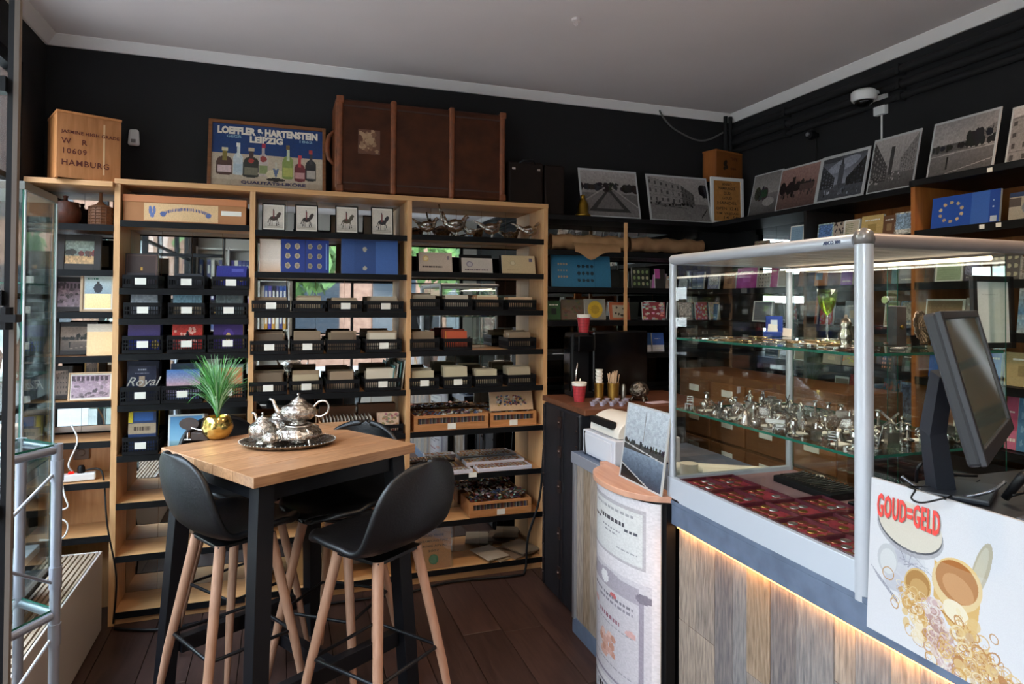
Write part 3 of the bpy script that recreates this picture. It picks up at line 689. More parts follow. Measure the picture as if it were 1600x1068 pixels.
# open glazed door leaf at the very left, seen nearly edge on
pd = at(20, 500, 'Y', 1.45)
dr = bpy.data.objects.new('door_1', None); COL.objects.link(dr); dr['kind'] = 'structure'
q = MB(); q.bx(pd.x-.013, pd.x-.004, 1.445, 1.46, .02, 2.4); obj('stile', q, FRAME, dr)
q = MB(); q.bx(pd.x-.004, pd.x+.004, 1.445, 1.458, .02, 2.4); obj('edge_profile', q, mat('beige_profile', '5E544C', .6, spec=.2), dr)
q = MB(); q.bx(-1.10, -1.06, 1.43, 1.47, .02, 2.4); obj('stile', q, FRAME, dr)
for z in (.02, .36, .75, 1.14, 1.53, 1.92, 2.35):
    q = MB(); q.bx(-1.06, pd.x-.013, 1.435, 1.465, z, z+.028 if z > .1 else z+.12); obj('glazing_bar', q, FRAME, dr)
q = MB(); q.add([(-1.06, 1.45, .1), (pd.x-.013, 1.45, .1), (pd.x-.013, 1.45, 2.38), (-1.06, 1.45, 2.38)], [(0, 1, 2, 3)]); obj('pane', q, GLASS, dr)
hz = at(28, 497, 'Y', 1.42); q = MB(); q.bx(pd.x-.02, pd.x+.02, 1.40, 1.43, hz.z-.007, hz.z+.007); q.lathe([(.012, 0), (.012, .04)], (pd.x-.0, 1.415, hz.z-.02), 10); obj('door_handle', q, STEEL, dr)

# ================================================================== COUNTER
XC = 1.30; ZT = .845
ct = thing('shop_counter', 'long counter clad in weathered planks, slate blue edge and warm strip light', 'counter')
SLATE = mat('slate_laminate', '5F6B80', .5, kind='n', col2='505B6E', scale=18)
PLW = []
for k, (c1, c2) in enumerate([('94857A', '5F564E'), ('A08F80', '6E6258'), ('86807C', '5A585A'), ('98836E', '66533F'), ('7A716C', '4A464A')]):
    PLW.append(mat('weathered_plank_%s' % 'abcde'[k], c1, .7, kind='n', col2=c2, scale=16, stretch=(8, 8, .9), bump=.6))
q = MB(); q.bx(XC+.035, XC+.62, -.2, 2.86, .0, .79); obj('carcass', q, DB, ct)
q = MB(); q.bx(XC+.004, XC+.64, -.2, 2.872, ZT-.028, ZT); obj('worktop', q, SLATE, ct, bevel=.002)
q = MB(); q.bx(XC-.004, XC+.022, -.2, 2.02, .775, ZT-.001); obj('edge_board', q, SLATE, ct, bevel=.002)
q = MB(); q.bx(XC, XC+.022, 2.50, 2.872, .795, ZT-.001); obj('edge_board', q, mat('grey_profile', '9A9CA6', .35, .4), ct, bevel=.002)
q = MB(); q.bx(XC+.012, XC+.034, 2.50, 2.872, 0, .075); obj('plinth', q, SLATE, ct, bevel=.002)
q = MB(); q.bx(XC+.012, XC+.034, -.2, 2.0, 0, .075); obj('plinth', q, SLATE, ct, bevel=.002)
q = MB(); q.bx(XC+.006, XC+.03, 2.842, 2.866, .07, .80); obj('corner_profile', q, ALU, ct, bevel=.002)
y = 2.0; k = 0
while y > -.2:
    wd = R.choice([.055, .075, .09, .065, .1]); cut = R.choice([None, None, .45, .3, .6])
    segs = [(.075, .79)] if cut is None else [(.075, cut-.001), (cut+.001, .79)]
    for (a, b) in segs:
        q = MB(); q.bx(XC+.020+R.uniform(0, .002), XC+.034, y-wd+.0012, y, a, b); obj('plank', q, R.choice(PLW), ct)
    y -= wd
y = 2.84
while y > 2.5:
    wd = R.choice([.05, .06, .07]); q = MB(); q.bx(XC+.018+R.uniform(0, .002), XC+.034, y-wd+.001, y, .075, .795); obj('plank', q, R.choice([PLW[1], PLW[3], PLW[3], PLW[0]]), ct); y -= wd
LED = mat('led_strip', (1, .62, .28), .5, emit=9)
q = MB(); q.bx(XC+.004, XC+.018, -.18, 1.99, .768, .774); obj('light_strip', q, LED, ct)
for yy in np.linspace(1.9, 0.0, 6):
    l = bpy.data.lights.new('strip_light', 'AREA'); l.shape = 'RECTANGLE'; l.size = .012; l.size_y = .4; l.energy = .55; l.color = (1, .50, .17)
    o = bpy.data.objects.new('strip_light', l); COL.objects.link(o); o.location = (XC+.010, yy-.1, .766); o.rotation_euler = (0, math.radians(18), 0); o.parent = ct
# rounded pillar with certificates
pil = thing('rounded_pillar', 'rounded counter end with old certificates on its front and pink wooden top', 'counter')
PC, PH = 2.265, .235     # centre and half width along Y
def bulge(y, d=.10, base=XC-.005): return base - d*math.sqrt(max(0, 1-((y-PC)/(PH+.006))**2))
def outline(d, hw, n=22, ext=0): return [(bulge(PC-hw+2*hw*i/n, d), PC-hw+2*hw*i/n) for i in range(n+1)]
q = MB(); o1 = outline(.10, PH); n = len(o1)
def slab(q, pts, xb, z0, z1):
    k = len(pts); vs = [(x, y, z0) for x, y in pts]+[(xb, pts[-1][1], z0), (xb, pts[0][1], z0)]; vs += [(x, y, z1) for (x, y, z) in vs]; m_ = k+2
    return q.add(vs, [tuple(range(m_)), tuple(range(m_, 2*m_))[::-1]]+[(i, m_+i, m_+(i+1) % m_, (i+1) % m_) for i in range(m_)])
slab(q, o1, XC+.012, 0.01, ZT-.002); obj('core', q, BLACK, pil)
q = MB(); slab(q, [(bulge(PC-.30+.6*i/26, .135, XC-.004), PC-.30+.6*i/26) for i in range(27)], XC+.03, ZT, ZT+.022)
q.v = [(x if x < XC+.02 else x, y, z) for x, y, z in q.v]; obj('top_board', q, mat('pink_beech', 'B98C74', .45, kind='wood', col2='A87962', scale=5, stretch=(8, .8, 8)), pil, bevel=.002)
pc = Pic(70, 170, 'CFCACB')
pc.rect(.08, .70, .92, .96, 'B5B0B2').rect(.11, .715, .89, .945, 'C9C8C6'); pc.text(.2, .8, .92, .004, 'A5A4A6'); pc.text(.3, .7, .87, .007, '6A686C'); pc.text(.15, .3, .85, .005, '707076'); pc.text(.7, .86, .85, .007, '707076'); pc.text(.35, .65, .83, .003, '9A989C'); pc.text(.4, .6, .81, .003, '9A989C'); pc.text(.6, .85, .76, .003, 'A5A4A6')
pc.rect(.03, .12, .97, .64, 'C3BEC1').rect(.06, .14, .10, .60, 'A09AA2').rect(.86, .14, .90, .60, 'A09AA2').rect(.06, .14, .9, .152, 'A09AA2').rect(.10, .55, .86, .62, 'ACA6AC').ell(.48, .6, .2, .03, 'ACA6AC').ell(.4, .585, .07, .03, 'D5D2D2').ell(.08, .58, .06, .02, '8E8890').ell(.9, .58, .07, .022, '8E8890').ell(.88, .14, .06, .02, '8E8890')
pc.ell(.55, .525, .05, .012, 'C08080').text(.15, .8, .51, .006, '8E8A90').text(.3, .8, .49, .005, '9A969C').text(.3, .65, .415, .01, 'A08088').ell(.2, .44, .06, .015, 'C9A9A4').ell(.78, .4, .06, .015, 'C9A9A4').text(.2, .8, .385, .003, 'A8A4A8')
for i in range(26): pc.ell(.45+R.uniform(-.12, .12), .29+R.uniform(-.07, .07), .04, .016, R.choice(['C9A79C', 'C09A8C', 'D3B6AC']))
pc.text(.2, .8, .2, .004, 'A8A4A8').rect(.12, .0, .9, .10, '9A969C').rect(.15, .0, .87, .085, 'C6C3C6').text(.25, .75, .06, .014, '55545C').text(.25, .75, .02, .006, '77767C')
pc.noise(.05); pc.a = np.clip((pc.a-.55)*1.25+.47, 0, 1)
me = print_mesh('certificate_print', 2*PH-.004, ZT-.02, .003, pc.a, PRINTG, curve=lambda X, Z: -(.101*np.sqrt(np.clip(1-(X/(PH+.006))**2, 0, 1))))
link('certificate_print', me, pil, (XC-.0085, PC, .012), (0, 0, -PI/2))
q = MB(); q.bx(XC-.024, XC+.012, PC-PH-.02, PC-PH-.0005, .01, ZT-.002); obj('side_strip', q, EDGE, pil)

# ================================================================== GLASS DISPLAY CASE on the counter
XD0, XD1, YD0, YD1, ZB, ZTP = 1.30, 1.835, 1.205, 2.04, .935, 1.715
gc = thing('glass_display_case', 'aluminium-framed glass display case on the counter filled with silver miniatures', 'display case')
q = MB(); q.bx(XD0-.004, XD0+.02, YD0, YD1, ZT, ZB).bx(XD0+.02, XD1, YD1-.02, YD1, ZT, ZB).bx(XD0+.02, 1.93, YD0, YD0+.02, ZT, ZB); obj('base_rail', q, mat('white_aluminium', 'B2B8C2', .4, .15), gc, bevel=.002)
q = MB(); q.bx(XD0-.006, XD0+.03, YD0-.03, YD1, ZT+.001, ZT+.014); obj('foot_rail', q, SLATE, gc)
q = MB(); q.bx(XD0+.02, XD1, YD0+.02, YD1-.02, ZB-.025, ZB-.015); obj('floor_board', q, mat('rose_board', '8E6A6C', .5), gc)
for (x, y, r) in ((XD0+.012, YD1-.01, .013), (XD1-.012, YD1-.01, .012), (XD0+.012, YD0+.01, .021), (1.915, YD0+.01, .016)):
    q = MB(); q.tube([(x, y, ZT), (x, y, ZTP-.012)], r, 20); obj('post', q, ALUW, gc, smooth='auto')
q = MB()
q.lathe([(.0215, -.02), (.0225, 0), (.020, .010), (.012, .017), (0, .02)], (XD0+.012, YD0+.01, ZTP-.008), 20); obj('post_cap', q, mat('grey_cap', '8A8480', .3, .5), gc, smooth=True)
for (a, b) in (((XD0+.012, YD0+.03), (XD0+.012, YD1-.01)), ((XD0+.03, YD0+.01), (1.925, YD0+.01)), ((XD0+.012, YD1-.01), (XD1, YD1-.01)), ((1.915, YD0+.01), (XD1-.01, YD1))):
    q = MB(); q.tube([(a[0], a[1], ZTP-.017), (b[0], b[1], ZTP-.017)], .0175, 14); obj('top_rail', q, ALUW if a[1] > YD0+.015 else mat('taupe_rail', '90837F', .4, .3), gc, smooth='auto')
for i in range(9):
    y0 = YD0+.03+(YD1-YD0-.06)*i/9; q = MB(); q.bx(XD0+.03, XD1-.02, y0+.004, y0+(YD1-YD0-.06)/9-.003, ZTP-.03, ZTP-.022); obj('top_slat', q, mat('cream_slat', 'C9BDB6', .5), gc)
LT = mat('tube_lamp', (1, .93, .82), .5, emit=2.2)
q = MB(); q.tube([(XD1-.05, YD0+.04, ZTP-.045), (XD1-.05, YD1-.04, ZTP-.045)], .006, 10); obj('tube_lamp', q, LT, gc)
l = bpy.data.lights.new('case_light', 'AREA'); l.shape = 'RECTANGLE'; l.size = .1; l.size_y = .7; l.energy = 2.2; l.color = (1, .9, .78)
o = bpy.data.objects.new('case_light', l); COL.objects.link(o); o.location = (XD1-.1, 1.62, ZTP-.05); o.parent = gc
def gp(name, vs, e=None):
    q = MB(); q.add(vs, [(0, 1, 2, 3)]); return obj(name, q, GLASS, gc)
gp('glass_pane', [(XD0+.010, YD0+.03, ZB), (XD0+.010, YD1-.02, ZB), (XD0+.010, YD1-.02, ZTP-.03), (XD0+.010, YD0+.03, ZTP-.03)])
gp('glass_pane', [(XD0+.02, YD0+.01, ZB), (1.90, YD0+.01, ZB), (1.90, YD0+.01, ZTP-.03), (XD0+.02, YD0+.01, ZTP-.03)])
gp('glass_pane', [(XD0+.02, YD1-.01, ZB), (XD1-.02, YD1-.01, ZB), (XD1-.02, YD1-.01, ZTP-.03), (XD0+.02, YD1-.01, ZTP-.03)])
pane_box(gc, 'sliding_door', XD1-.012, XD1-.008, YD0+.03, 1.60, ZB, ZTP-.035); pane_box(gc, 'sliding_door', XD1-.004, XD1, 1.57, YD1-.02, ZB, ZTP-.035)
q = MB(); q.lathe([(0, -.004), (.012, -.004), (.012, .004), (0, .004)], n=14, M=Matrix.Translation((XD1-.018, 1.60, 1.56))@Matrix.Rotation(PI/2, 4, 'Y')); obj('lock', q, SILVER, gc)
ZG1, ZG2 = 1.425, 1.178
for z in (ZG1, ZG2):
    pane_box(gc, 'glass_shelf', XD0+.016, XD1-.03, YD0+.022, YD1-.024, z-.007, z)
lettering('ABCO 300', .012, mat('blue_print', '4A5678', .6), gc, (XD0-.0065, YD0+.09, ZTP-.022), (PI/2, 0, -PI/2))
# silver miniatures
def mini_kinds():
    K = []
    q = MB(); q.lathe([(.011, 0), (.012, .003), (.004, .006), (.003, .02), (.005, .023), (.003, .03), (.007, .034), (.003, .036), (0, .036)], n=10); K.append(('candlestick', q, 'miniature candlestick'))
    q = MB(); q.bx(-.018, .018, -.009, .009, .012, .014).bx(-.012, .008, -.008, .008, .015, .028).bx(.008, .016, -.007, .007, .015, .020)
    for sx_ in (-.012, .012):
        for sy_ in (-.011, .011): q.torus((sx_, sy_, .010), .0085, .0013, 'Y', 12, 5); q.tube([(sx_-.008, sy_, .01), (sx_+.008, sy_, .01)], .0008, 4); q.tube([(sx_, sy_, .002), (sx_, sy_, .018)], .0008, 4)
    q.tube([(.018, 0, .012), (.034, 0, .013)], .001, 5); K.append(('carriage', q, 'miniature four-wheeled coach'))
    q = MB(); q.bx(-.008, .008, -.008, .008, .014, .016)
    for sx_ in (-.007, .007):
        for sy_ in (-.007, .007): q.tube([(sx_, sy_, 0), (sx_, sy_, .014)], .001, 5)
        q.tube([(sx_, .007, .014), (sx_, .009, .032)], .001, 5)
    for k in range(3): q.bx(-.007, .007, .007, .009, .02+.005*k, .022+.005*k)
    K.append(('chair', q, 'miniature ladder-back chair'))
    q = MB(); q.lathe([(.012, 0), (.010, .004), (.006, .016), (.009, .017), (.007, .022), (0, .028)], n=10)
    for k in range(4):
        a = PI/4+k*PI/2; q.box(0, 0, 0, .024, .001, .005, M=Matrix.Translation((math.cos(a)*.012, -.009, .022+math.sin(a)*.012))@Matrix.Rotation(-a, 4, 'Y'))
    K.append(('windmill', q, 'miniature windmill'))
    q = MB(); q.lathe([(.007, 0), (.008, .002), (.005, .004), (.006, .012), (.004, .019), (.005, .024), (.002, .028), (0, .028)], n=9); q.lathe([(0, .027), (.003, .028), (.0035, .031), (.002, .034), (0, .035)], n=9); q.tube([(.005, 0, .023), (.011, -.002, .017), (.012, -.005, .022)], .0012, 5).tube([(-.005, 0, .023), (-.010, -.003, .016)], .0012, 5); K.append(('figure', q, 'miniature standing figure'))
    q = MB(); q.lathe([(0, 0), (.006, 0), (.002, .004), (.002, .009), (.009, .014), (.010, .02), (.008, .024), (.0035, .027), (0, .031)], n=10); q.torus((.012, 0, .018), .005, .001, 'Y', 10, 4); q.tube([(-.008, 0, .016), (-.014, 0, .022)], .0013, 5); K.append(('teapot', q, 'miniature coffee pot'))
    q = MB(); q.lathe([(0, 0), (.009, .001), (.0125, .012), (.011, .014), (0, .014)], n=10, sy=.6).torus((0, 0, .014), .010, .0012, 'Y', 12, 5); q.lathe([(.003, .014), (.004, .02), (0, .022)], n=8); K.append(('basket', q, 'miniature handled basket'))
    q = MB(); q.box(0, 0, .016, .022, .007, .008).tube([(.009, 0, .018), (.015, 0, .027), (.019, 0, .026)], [.003, .0025, .002], 6)
    for sx_ in (-.008, .008):
        for sy_ in (-.0025, .0025): q.tube([(sx_, sy_, .013), (sx_+.002, sy_, .001)], .0012, 5)
    q.tube([(-.011, 0, .019), (-.016, 0, .009)], .001, 4).box(0, 0, .0008, .03, .012, .0016); K.append(('horse', q, 'miniature horse on a base'))
    q = MB(); q.bx(-.012, .012, -.006, .006, 0, .004).bx(-.010, .010, -.005, .005, .004, .022).bx(-.013, .013, -.007, .007, .022, .024).lathe([(.003, .024), (.002, .03), (0, .036)], n=7); K.append(('cabinet', q, 'miniature cabinet'))
    q = MB(); q.torus((0, 0, .015), .012, .0015, 'Y', 14, 5)
    for k in range(6): a = k*PI/6; q.tube([(-.012*math.cos(a), 0, .015-.012*math.sin(a)), (.012*math.cos(a), 0, .015+.012*math.sin(a))], .0007, 4)
    q.bx(-.014, .014, -.004, .004, 0, .003).tube([(.01, 0, .003), (.016, 0, .03)], .0012, 5); K.append(('spinning_wheel', q, 'miniature spinning wheel'))
    return [(a, b.mesh('silver_miniature', mat('miniature_silver', 'B0AAA4', .24, 1.0), 'auto'), c) for a, b, c in K]
MK = mini_kinds()
rows = [(1.345, 'nearest the front pane'), (1.42, 'second from the front pane'), (1.50, 'in the middle row'), (1.585, 'second from the sliding doors'), (1.67, 'nearest the sliding doors')]
pcm = MB(); pcm.box(0, 0, .0006, .05, .032, .0012); pcme = pcm.mesh('price_card', PAPER)
for ri, (x, rn) in enumerate(rows):
    n = 13
    for i in range(n):
        y = 1.26+(.74)*(i+R.uniform(.25, .75))/n; k = MK[R.randrange(len(MK))]; sc = R.uniform(1.15, 1.7)
        o = link('silver_miniature', k[1], None, (x+R.uniform(-.018, .018), y, ZG2+.0006), (0, 0, R.random()*6.28)); o.scale = (sc, sc, sc)
        tag(o, 'silver %s, %s from the near end, %s' % (k[2], NUM[i], rn), 'miniature', 'silver miniatures on the lower glass shelf')
    for i in range(5):
        y = 1.28+.72*(i+.5)/5; o = link('price_card', pcme, None, (x+.038, y+R.uniform(-.02, .02), ZG2+.0006), (0, 0, R.uniform(-.2, .2)))
        tag(o, 'small cream price card, %s from the near post, %s' % (NUM[i], rn), 'card', 'price cards among the silver miniatures')
# trays of coins on red felt at the bottom of the case
RED = mat('red_felt', '96202F', .8, kind='n', col2='74172A', scale=60); COINM = [mat('copper_coin', 'A5674A', .35, .9), mat('silver_coin', 'B9B4AE', .3, .9), mat('gold_coin', 'B98A45', .3, .9)]
cme = []
for mm in COINM:
    q = MB(); q.lathe([(0, 0), (.0135, 0), (.014, .001), (.0135, .002), (.0115, .0016), (0, .0018)], n=16); cme.append(q.mesh('coin', mm))
tn = 0
for cx_, cn in ((1.365, 'front column'), (1.475, 'second column'), (1.585, 'third column')):
    for j in range(5):
        if cn == 'third column' and j > 2: continue
        cy_ = 1.30+j*.152
        t = thing('coin_tray', 'red felt coin tray in the display case, %s, %s from near end' % (cn, NUM[j]), 'tray', (cx_, cy_, ZB-.0148), group='coin trays in the display case')
        q = MB(); q.bx(-.052, .052, -.073, .073, 0, .006); obj('felt_base', q, RED, t)
        q = MB()
        for s_ in (-1, 1): q.bx(s_*.052-.002, s_*.052+.002, -.075, .075, .0, .016).bx(-.052, .052, s_*.073-.002, s_*.073+.002, .0, .016)
        obj('tray_rim', q, mat('dark_red_rim', '521826', .5), t)
        for a in range(3):
            for b in range(4):
                if R.random() < .15: continue
                link('coin', cme[R.choices([0, 1, 2], [5, 2, 2])[0]], t, (-.034+a*.034, -.054+b*.036, .0062))

# ================================================================== ON TOP OF THE BOOKCASES
TB = 2.1255
def wooden_crate(name, label, x0, x1, y0, y1, z0, z1, m_, lines, lm, rot=0, group=None):
    o = thing(name, label, 'crate', ((x0+x1)/2, (y0+y1)/2, z0), (0, 0, rot)); w_, d_, h_ = x1-x0, y1-y0, z1-z0; t = .012
    q = MB(); q.bx(-w_/2, w_/2, -d_/2, -d_/2+t, 0, h_-t); obj('front_board', q, m_, o, bevel=.0015)
    q = MB(); q.bx(-w_/2, w_/2, d_/2-t, d_/2, 0, h_-t); obj('back_board', q, m_, o)
    for s_ in (-1, 1):
        q = MB(); q.bx(s_*w_/2, s_*(w_/2-t), -d_/2+t, d_/2-t, 0, h_-t); obj('side_board', q, m_, o)
    q = MB(); q.bx(-w_/2-.002, w_/2+.002, -d_/2-.002, d_/2+.002, h_-t, h_); obj('lid', q, m_, o, bevel=.0015)
    for (txt, sz, x, z, sp) in lines:
        lettering(txt, sz, lm, o, (x, -d_/2-.0008, z), align='LEFT', space=sp*1.06, bold=.0002)
    return o
BRN = mat('stencil_brown', '5B2416', .7)
PLY = mat('tea_chest_ply', 'C07F4C', .55, kind='wood', col2='A86A38', scale=6, stretch=(8, 8, 1))
c = wooden_crate('tea_chest', 'plywood tea chest stencilled in brown, standing on the corner shelf left of everything', -1.035, -.775, 3.57, 3.80, 2.107, 2.415, PLY,
    [('JASMINE HIGH GRADE', .022, -.112, .205, 1.02), ('W   R', .036, -.112, .158, 1.1), ('10609', .036, -.112, .112, 1.1), ('HAMBURG', .038, -.112, .058, 1.05)], BRN, .42)
q = MB(); q.bx(.055, .062, -.1162, -.1154, .03, .27); obj('tape', q, mat('old_tape', 'D6AF83', .4), c)
q = MB(); q.box(0, 0, 0, .055, .03, .085, top=.8); o = obj('alarm_sensor', q, WHITE, None, (-.725, 3.842, 2.38), bevel=.012, seg=3)
q2 = MB(); q2.box(0, -.0155, -.02, .022, .002, .018); obj('lens_window', q2, mat('grey_lens', '6E6C6C', .3), o); tag(o, 'white motion sensor on the black wall beside the tea chest', 'sensor')
# advertising sign of bottles
pp = Pic(150, 90, '0C3468'); pp.rect(0, 0, 1, .52, 'B5A590'); pp.rect(0, 0, 1, .1, 'AA9882')
def bottle(u, w_, h_, c, lab, neck, cap, v0=.2):
    pp.ell(u, v0+.02, w_*1.1, .03, 'A99A86'); pp.rect(u-w_, v0, u+w_, v0+h_*.45, c); pp.ell(u, v0+h_*.45, w_, h_*.22, c); pp.ell(u, v0, w_, .03, c); pp.rect(u-w_*.3, v0+h_*.5, u+w_*.3, v0+h_*.9, neck); pp.rect(u-w_*.35, v0+h_*.86, u+w_*.35, v0+h_, cap); pp.rect(u-w_*.85, v0+.02, u+w_*.85, v0+h_*.3, lab)
bottle(.11, .07, .42, '4A3026', 'C9B0B0', '7A6A2A', 'C9C0A0', .19); bottle(.23, .045, .50, 'B9C3C6', 'A9B9C2', 'C9CDC9', 'DAD6CC', .2); bottle(.345, .07, .47, '2A2A22', '6E6A58', '3A2A26', 'B9A68A', .17); pp.ell(.345, .42, .025, .04, 'A8382E')
bottle(.455, .045, .52, 'B7A8A0', '7F8A5A', 'A89A94', 'A8283E', .2); pp.ell(.455, .46, .03, .05, '8E3A38'); pp.ell(.57, .21, .09, .09, 'CBBE9E').ell(.57, .13, .085, .03, '2A241E').poly([(.54, .32), (.60, .32), (.57, .15)], '5A6A8A').rect(.56, .3, .58, .42, 'B9B4A4')
bottle(.68, .05, .54, '7F8F4A', 'A9AA5A', 'B9BFA0', '6E5A3A', .18); bottle(.79, .05, .42, '6A2A30', 'B98A88', 'B04044', 'C0404A', .15); bottle(.895, .05, .50, '26282A', 'A9A096', '3A3436', 'B0382E', .17); pp.noise(.08, 2)
fp = framed('framed_sign', 'framed blue advertising sign with liqueur bottles leaning on the wall above the bookcase', 323, 509, 188, 293, 'Y', 3.70, TB, pp.a, mat('sign_frame', '7A4A22', .45, kind='wood', col2='5E3616', scale=10, stretch=(1, 8, 8)), .018, .018, .16)
# width available on the wall plane
pw0 = [c_ for c_ in fp.children if c_.name.startswith('print')][0]
WS = max(v.co.x for v in pw0.data.vertices)*2; HS = max(v.co.z for v in pw0.data.vertices)
CRM = mat('cream_ink', 'E2D6C6', .6); NVY = mat('navy_ink', '3A3450', .6); LBL = mat('light_blue_ink', '7FA0B4', .6)
def fit_text(body, ww, hh, m_, parent, loc, rot=(PI/2, 0, 0), bold=.0012, ext=.0006):
    me = text_mesh(body, 1.0, ext=0, bold=0); xs = [v.co.x for v in me.vertices]; ys = [v.co.y for v in me.vertices]; bpy.data.meshes.remove(me)
    wd = max(xs)-min(xs); ht = max(ys)-min(ys); sc = hh/ht; me = text_mesh(body, sc, ext=ext, bold=bold)
    kx = ww/(wd*sc)
    for v in me.vertices: v.co.x *= kx
    me.materials.clear(); me.materials.append(m_); return link('lettering', me, parent, loc, rot)
yt = pw0.location.y-.0012; z0 = pw0.location.z
fit_text('LOEFFLER & HARTENSTEIN', WS*.90, HS*.105, CRM, fp, (0, yt, z0+HS*.845), bold=.003)
fit_text('LEIPZIG', WS*.29, HS*.095, CRM, fp, (WS*-.02, yt, z0+HS*.725), bold=.0025)
fit_text('GEGR', WS*.13, HS*.04, LBL, fp, (-WS*.31, yt, z0+HS*.78), bold=.0005); fit_text('1862', WS*.12, HS*.04, LBL, fp, (WS*.34, yt, z0+HS*.78), bold=.0005)
fit_text('QUALITÄTS-LIKÖRE', WS*.58, HS*.06, NVY, fp, (WS*.05, yt, z0+HS*.045), bold=.001)
# wardrobe trunk with wooden bands
tx0, tx1, ty0, ty1, tz1 = .262, 1.205, 3.585, 3.83, 2.635
tr = thing('cabin_trunk', 'large brown leather cabin trunk with bent wooden bands lying on top of the bookcase', 'trunk', (0, 0, TB))
hh = tz1-TB; q = MB(); q.bx(tx0+.01, tx1-.01, ty0+.008, ty1, 0.004, hh-.012); obj('body', q, RUST, tr, bevel=.02, seg=4)
for i, x in enumerate((tx0+.02, .565, .89, tx1-.018)):
    q = MB(); q.bx(x-.016, x+.016, ty0-.004, ty1+.004, 0.0, hh); obj('band', q, TAN, tr, bevel=.012, seg=4)
for (a, b) in ((tx0+.04, .545), (.585, .87), (.91, tx1-.036)):
    for z in (.05, hh-.05):
        q = MB(); q.bx(a, b, ty0+.003, ty0+.007, z-.004, z+.004); obj('piping', q, mat('trunk_seam', '35190E', .5), tr)
pl = Pic(24, 26, '5A3420')
for i in range(60): pl.ell(.5+R.gauss(0, .2), .5+R.gauss(0, .2), .09, .09, R.choice(['8A6A4E', 'A08062', '6E4A32', '9A7A5C']))
link('label_remains', print_mesh('label_remains', .115, .13, .001, pl.a), tr, (.435, ty0+.0055, .21))
q = MB(); q.tube([(tx0+.0, ty0+.10, .34), (tx0-.03, ty0+.10, .31), (tx0-.04, ty0+.10, .25), (tx0-.03, ty0+.10, .19), (tx0, ty0+.10, .16)], [.012, .011, .013, .011, .012], 8); obj('handle', q, TAN, tr, smooth=True)
q = MB(); q.bx(tx0-.004, tx0+.012, ty0, ty1, .02, hh-.02); obj('end_panel', q, TAN, tr, bevel=.006)
for (x, z) in ((tx0+.02, .02), (tx1-.018, .02), (tx1-.018, hh-.02), (tx0+.02, hh-.02)):
    q = MB(); q.bx(x-.02, x+.02, ty0-.007, ty0+.004, z-.018, z+.018); obj('corner_cap', q, TAN, tr, bevel=.006)
# small dark suitcase
q = MB(); q.bx(1.232, 1.455, 3.62, 3.83, 0, .245); sc_ = tag(obj('suitcase', q, mat('dark_brown_case', '1C110C', .6, kind='n', col2='150C08', scale=20, spec=.2), None, (0, 0, TB), bevel=.015, seg=3), 'small plain dark brown suitcase standing right of the big trunk', 'suitcase')
for x in (1.265, 1.42): q = MB(); q.box(x, 3.618, .20, .02, .006, .012); obj('lock', q, SILVER, sc_)
q = MB(); q.tube([(1.30, 3.62, .235), (1.32, 3.60, .25), (1.38, 3.60, .25), (1.40, 3.62, .235)], .006, 6); obj('handle', q, BLACK, sc_)
ZL = 2.069
q = MB(); q.bx(1.467, 1.60, 3.64, 3.83, 0, .30); tag(obj('suitcase', q, MATS['dark_brown_case'], None, (0, 0, ZL), bevel=.012, seg=3), 'narrow dark case behind the brass bell on the black ledge', 'suitcase')
p = at(898, 330, 'Y', 3.68); q = MB(); q.lathe([(.045, 0), (.05, .004), (.045, .012), (.034, .02), (.032, .07), (.026, .09), (.016, .10), (.012, .115), (.016, .125), (0, .135)], n=20)
q.v = [(x, y, z) for x, y, z in q.v]; tag(obj('brass_bell', q, mat('aged_brass', '9A7A2E', .3, 1.0), None, (p.x+.03, 3.63, ZL), smooth=True), 'small brass bell on the black ledge right of the bookcase', 'bell')
def ledge_photo(kind, label, px0, px1, yt, yb, ax, v, z, t=(1, .95, .93), lean=.22, bd=.02, grp='old photographs on the ledge', nx=112, ny=80):
    return stand('old_photograph', label, px0, px1, yt, yb, ax, v, z, bw(kind, nx, ny, t, bd), .005, lean, grp, PRINTG, edge=(.75, .73, .72))
ledge_photo('park', 'black and white view of a formal park on the back wall ledge, leftmost there', 910, 1002, 262, 331, 'Y', 3.63, ZL)
ledge_photo('street', 'black and white street corner view on the back wall ledge, beside the framed card', 1017, 1113, 272, 337, 'Y', 3.64, ZL)
ledge_photo('landscape', 'dim photograph of bare trees, farthest on the right wall ledge', 1168, 1212, 268, 337, 'X', 2.66, ZL, bd=.01)
ledge_photo('trees', 'sepia-pink photograph of poplars and people, second on the right wall ledge', 1210, 1272, 256, 328, 'X', 2.65, ZL, (1.15, .88, .82))
ledge_photo('church', 'cool grey photograph of a tower between facades, wide white border, right ledge', 1273, 1347, 236, 312, 'X', 2.645, ZL, (.95, .97, 1.05), bd=.045)
ledge_photo('boulevard', 'photograph of a busy boulevard with a slim tower, fourth on the right wall ledge', 1353, 1425, 208, 294, 'X', 2.64, ZL)
ledge_photo('square', 'photograph of a wide square with trees, large, fifth on the right wall ledge', 1447, 1550, 178, 272, 'X', 2.60, ZL+.01)
ledge_photo('building', 'photograph of a tall glazed building, cut by the right picture edge', 1570, 1690, 150, 245, 'X', 2.60, ZL+.01)
fr = framed('framed_card', 'white-framed brown card with small printed lines in the corner of the ledge', 1112, 1163, 277, 341, 'Y', 3.645, ZL, Pic(30, 36, 'A8743E').noise(.1, 2).a, WHITE, .022, .014, .03)
pr = [c_ for c_ in fr.children if c_.name.startswith('print')][0]; wq = max(v.co.x for v in pr.data.vertices)*2; hq = max(v.co.z for v in pr.data.vertices); yq = pr.location.y-.001; zq = pr.location.z
INK = mat('dark_ink', '2A1C14', .7)
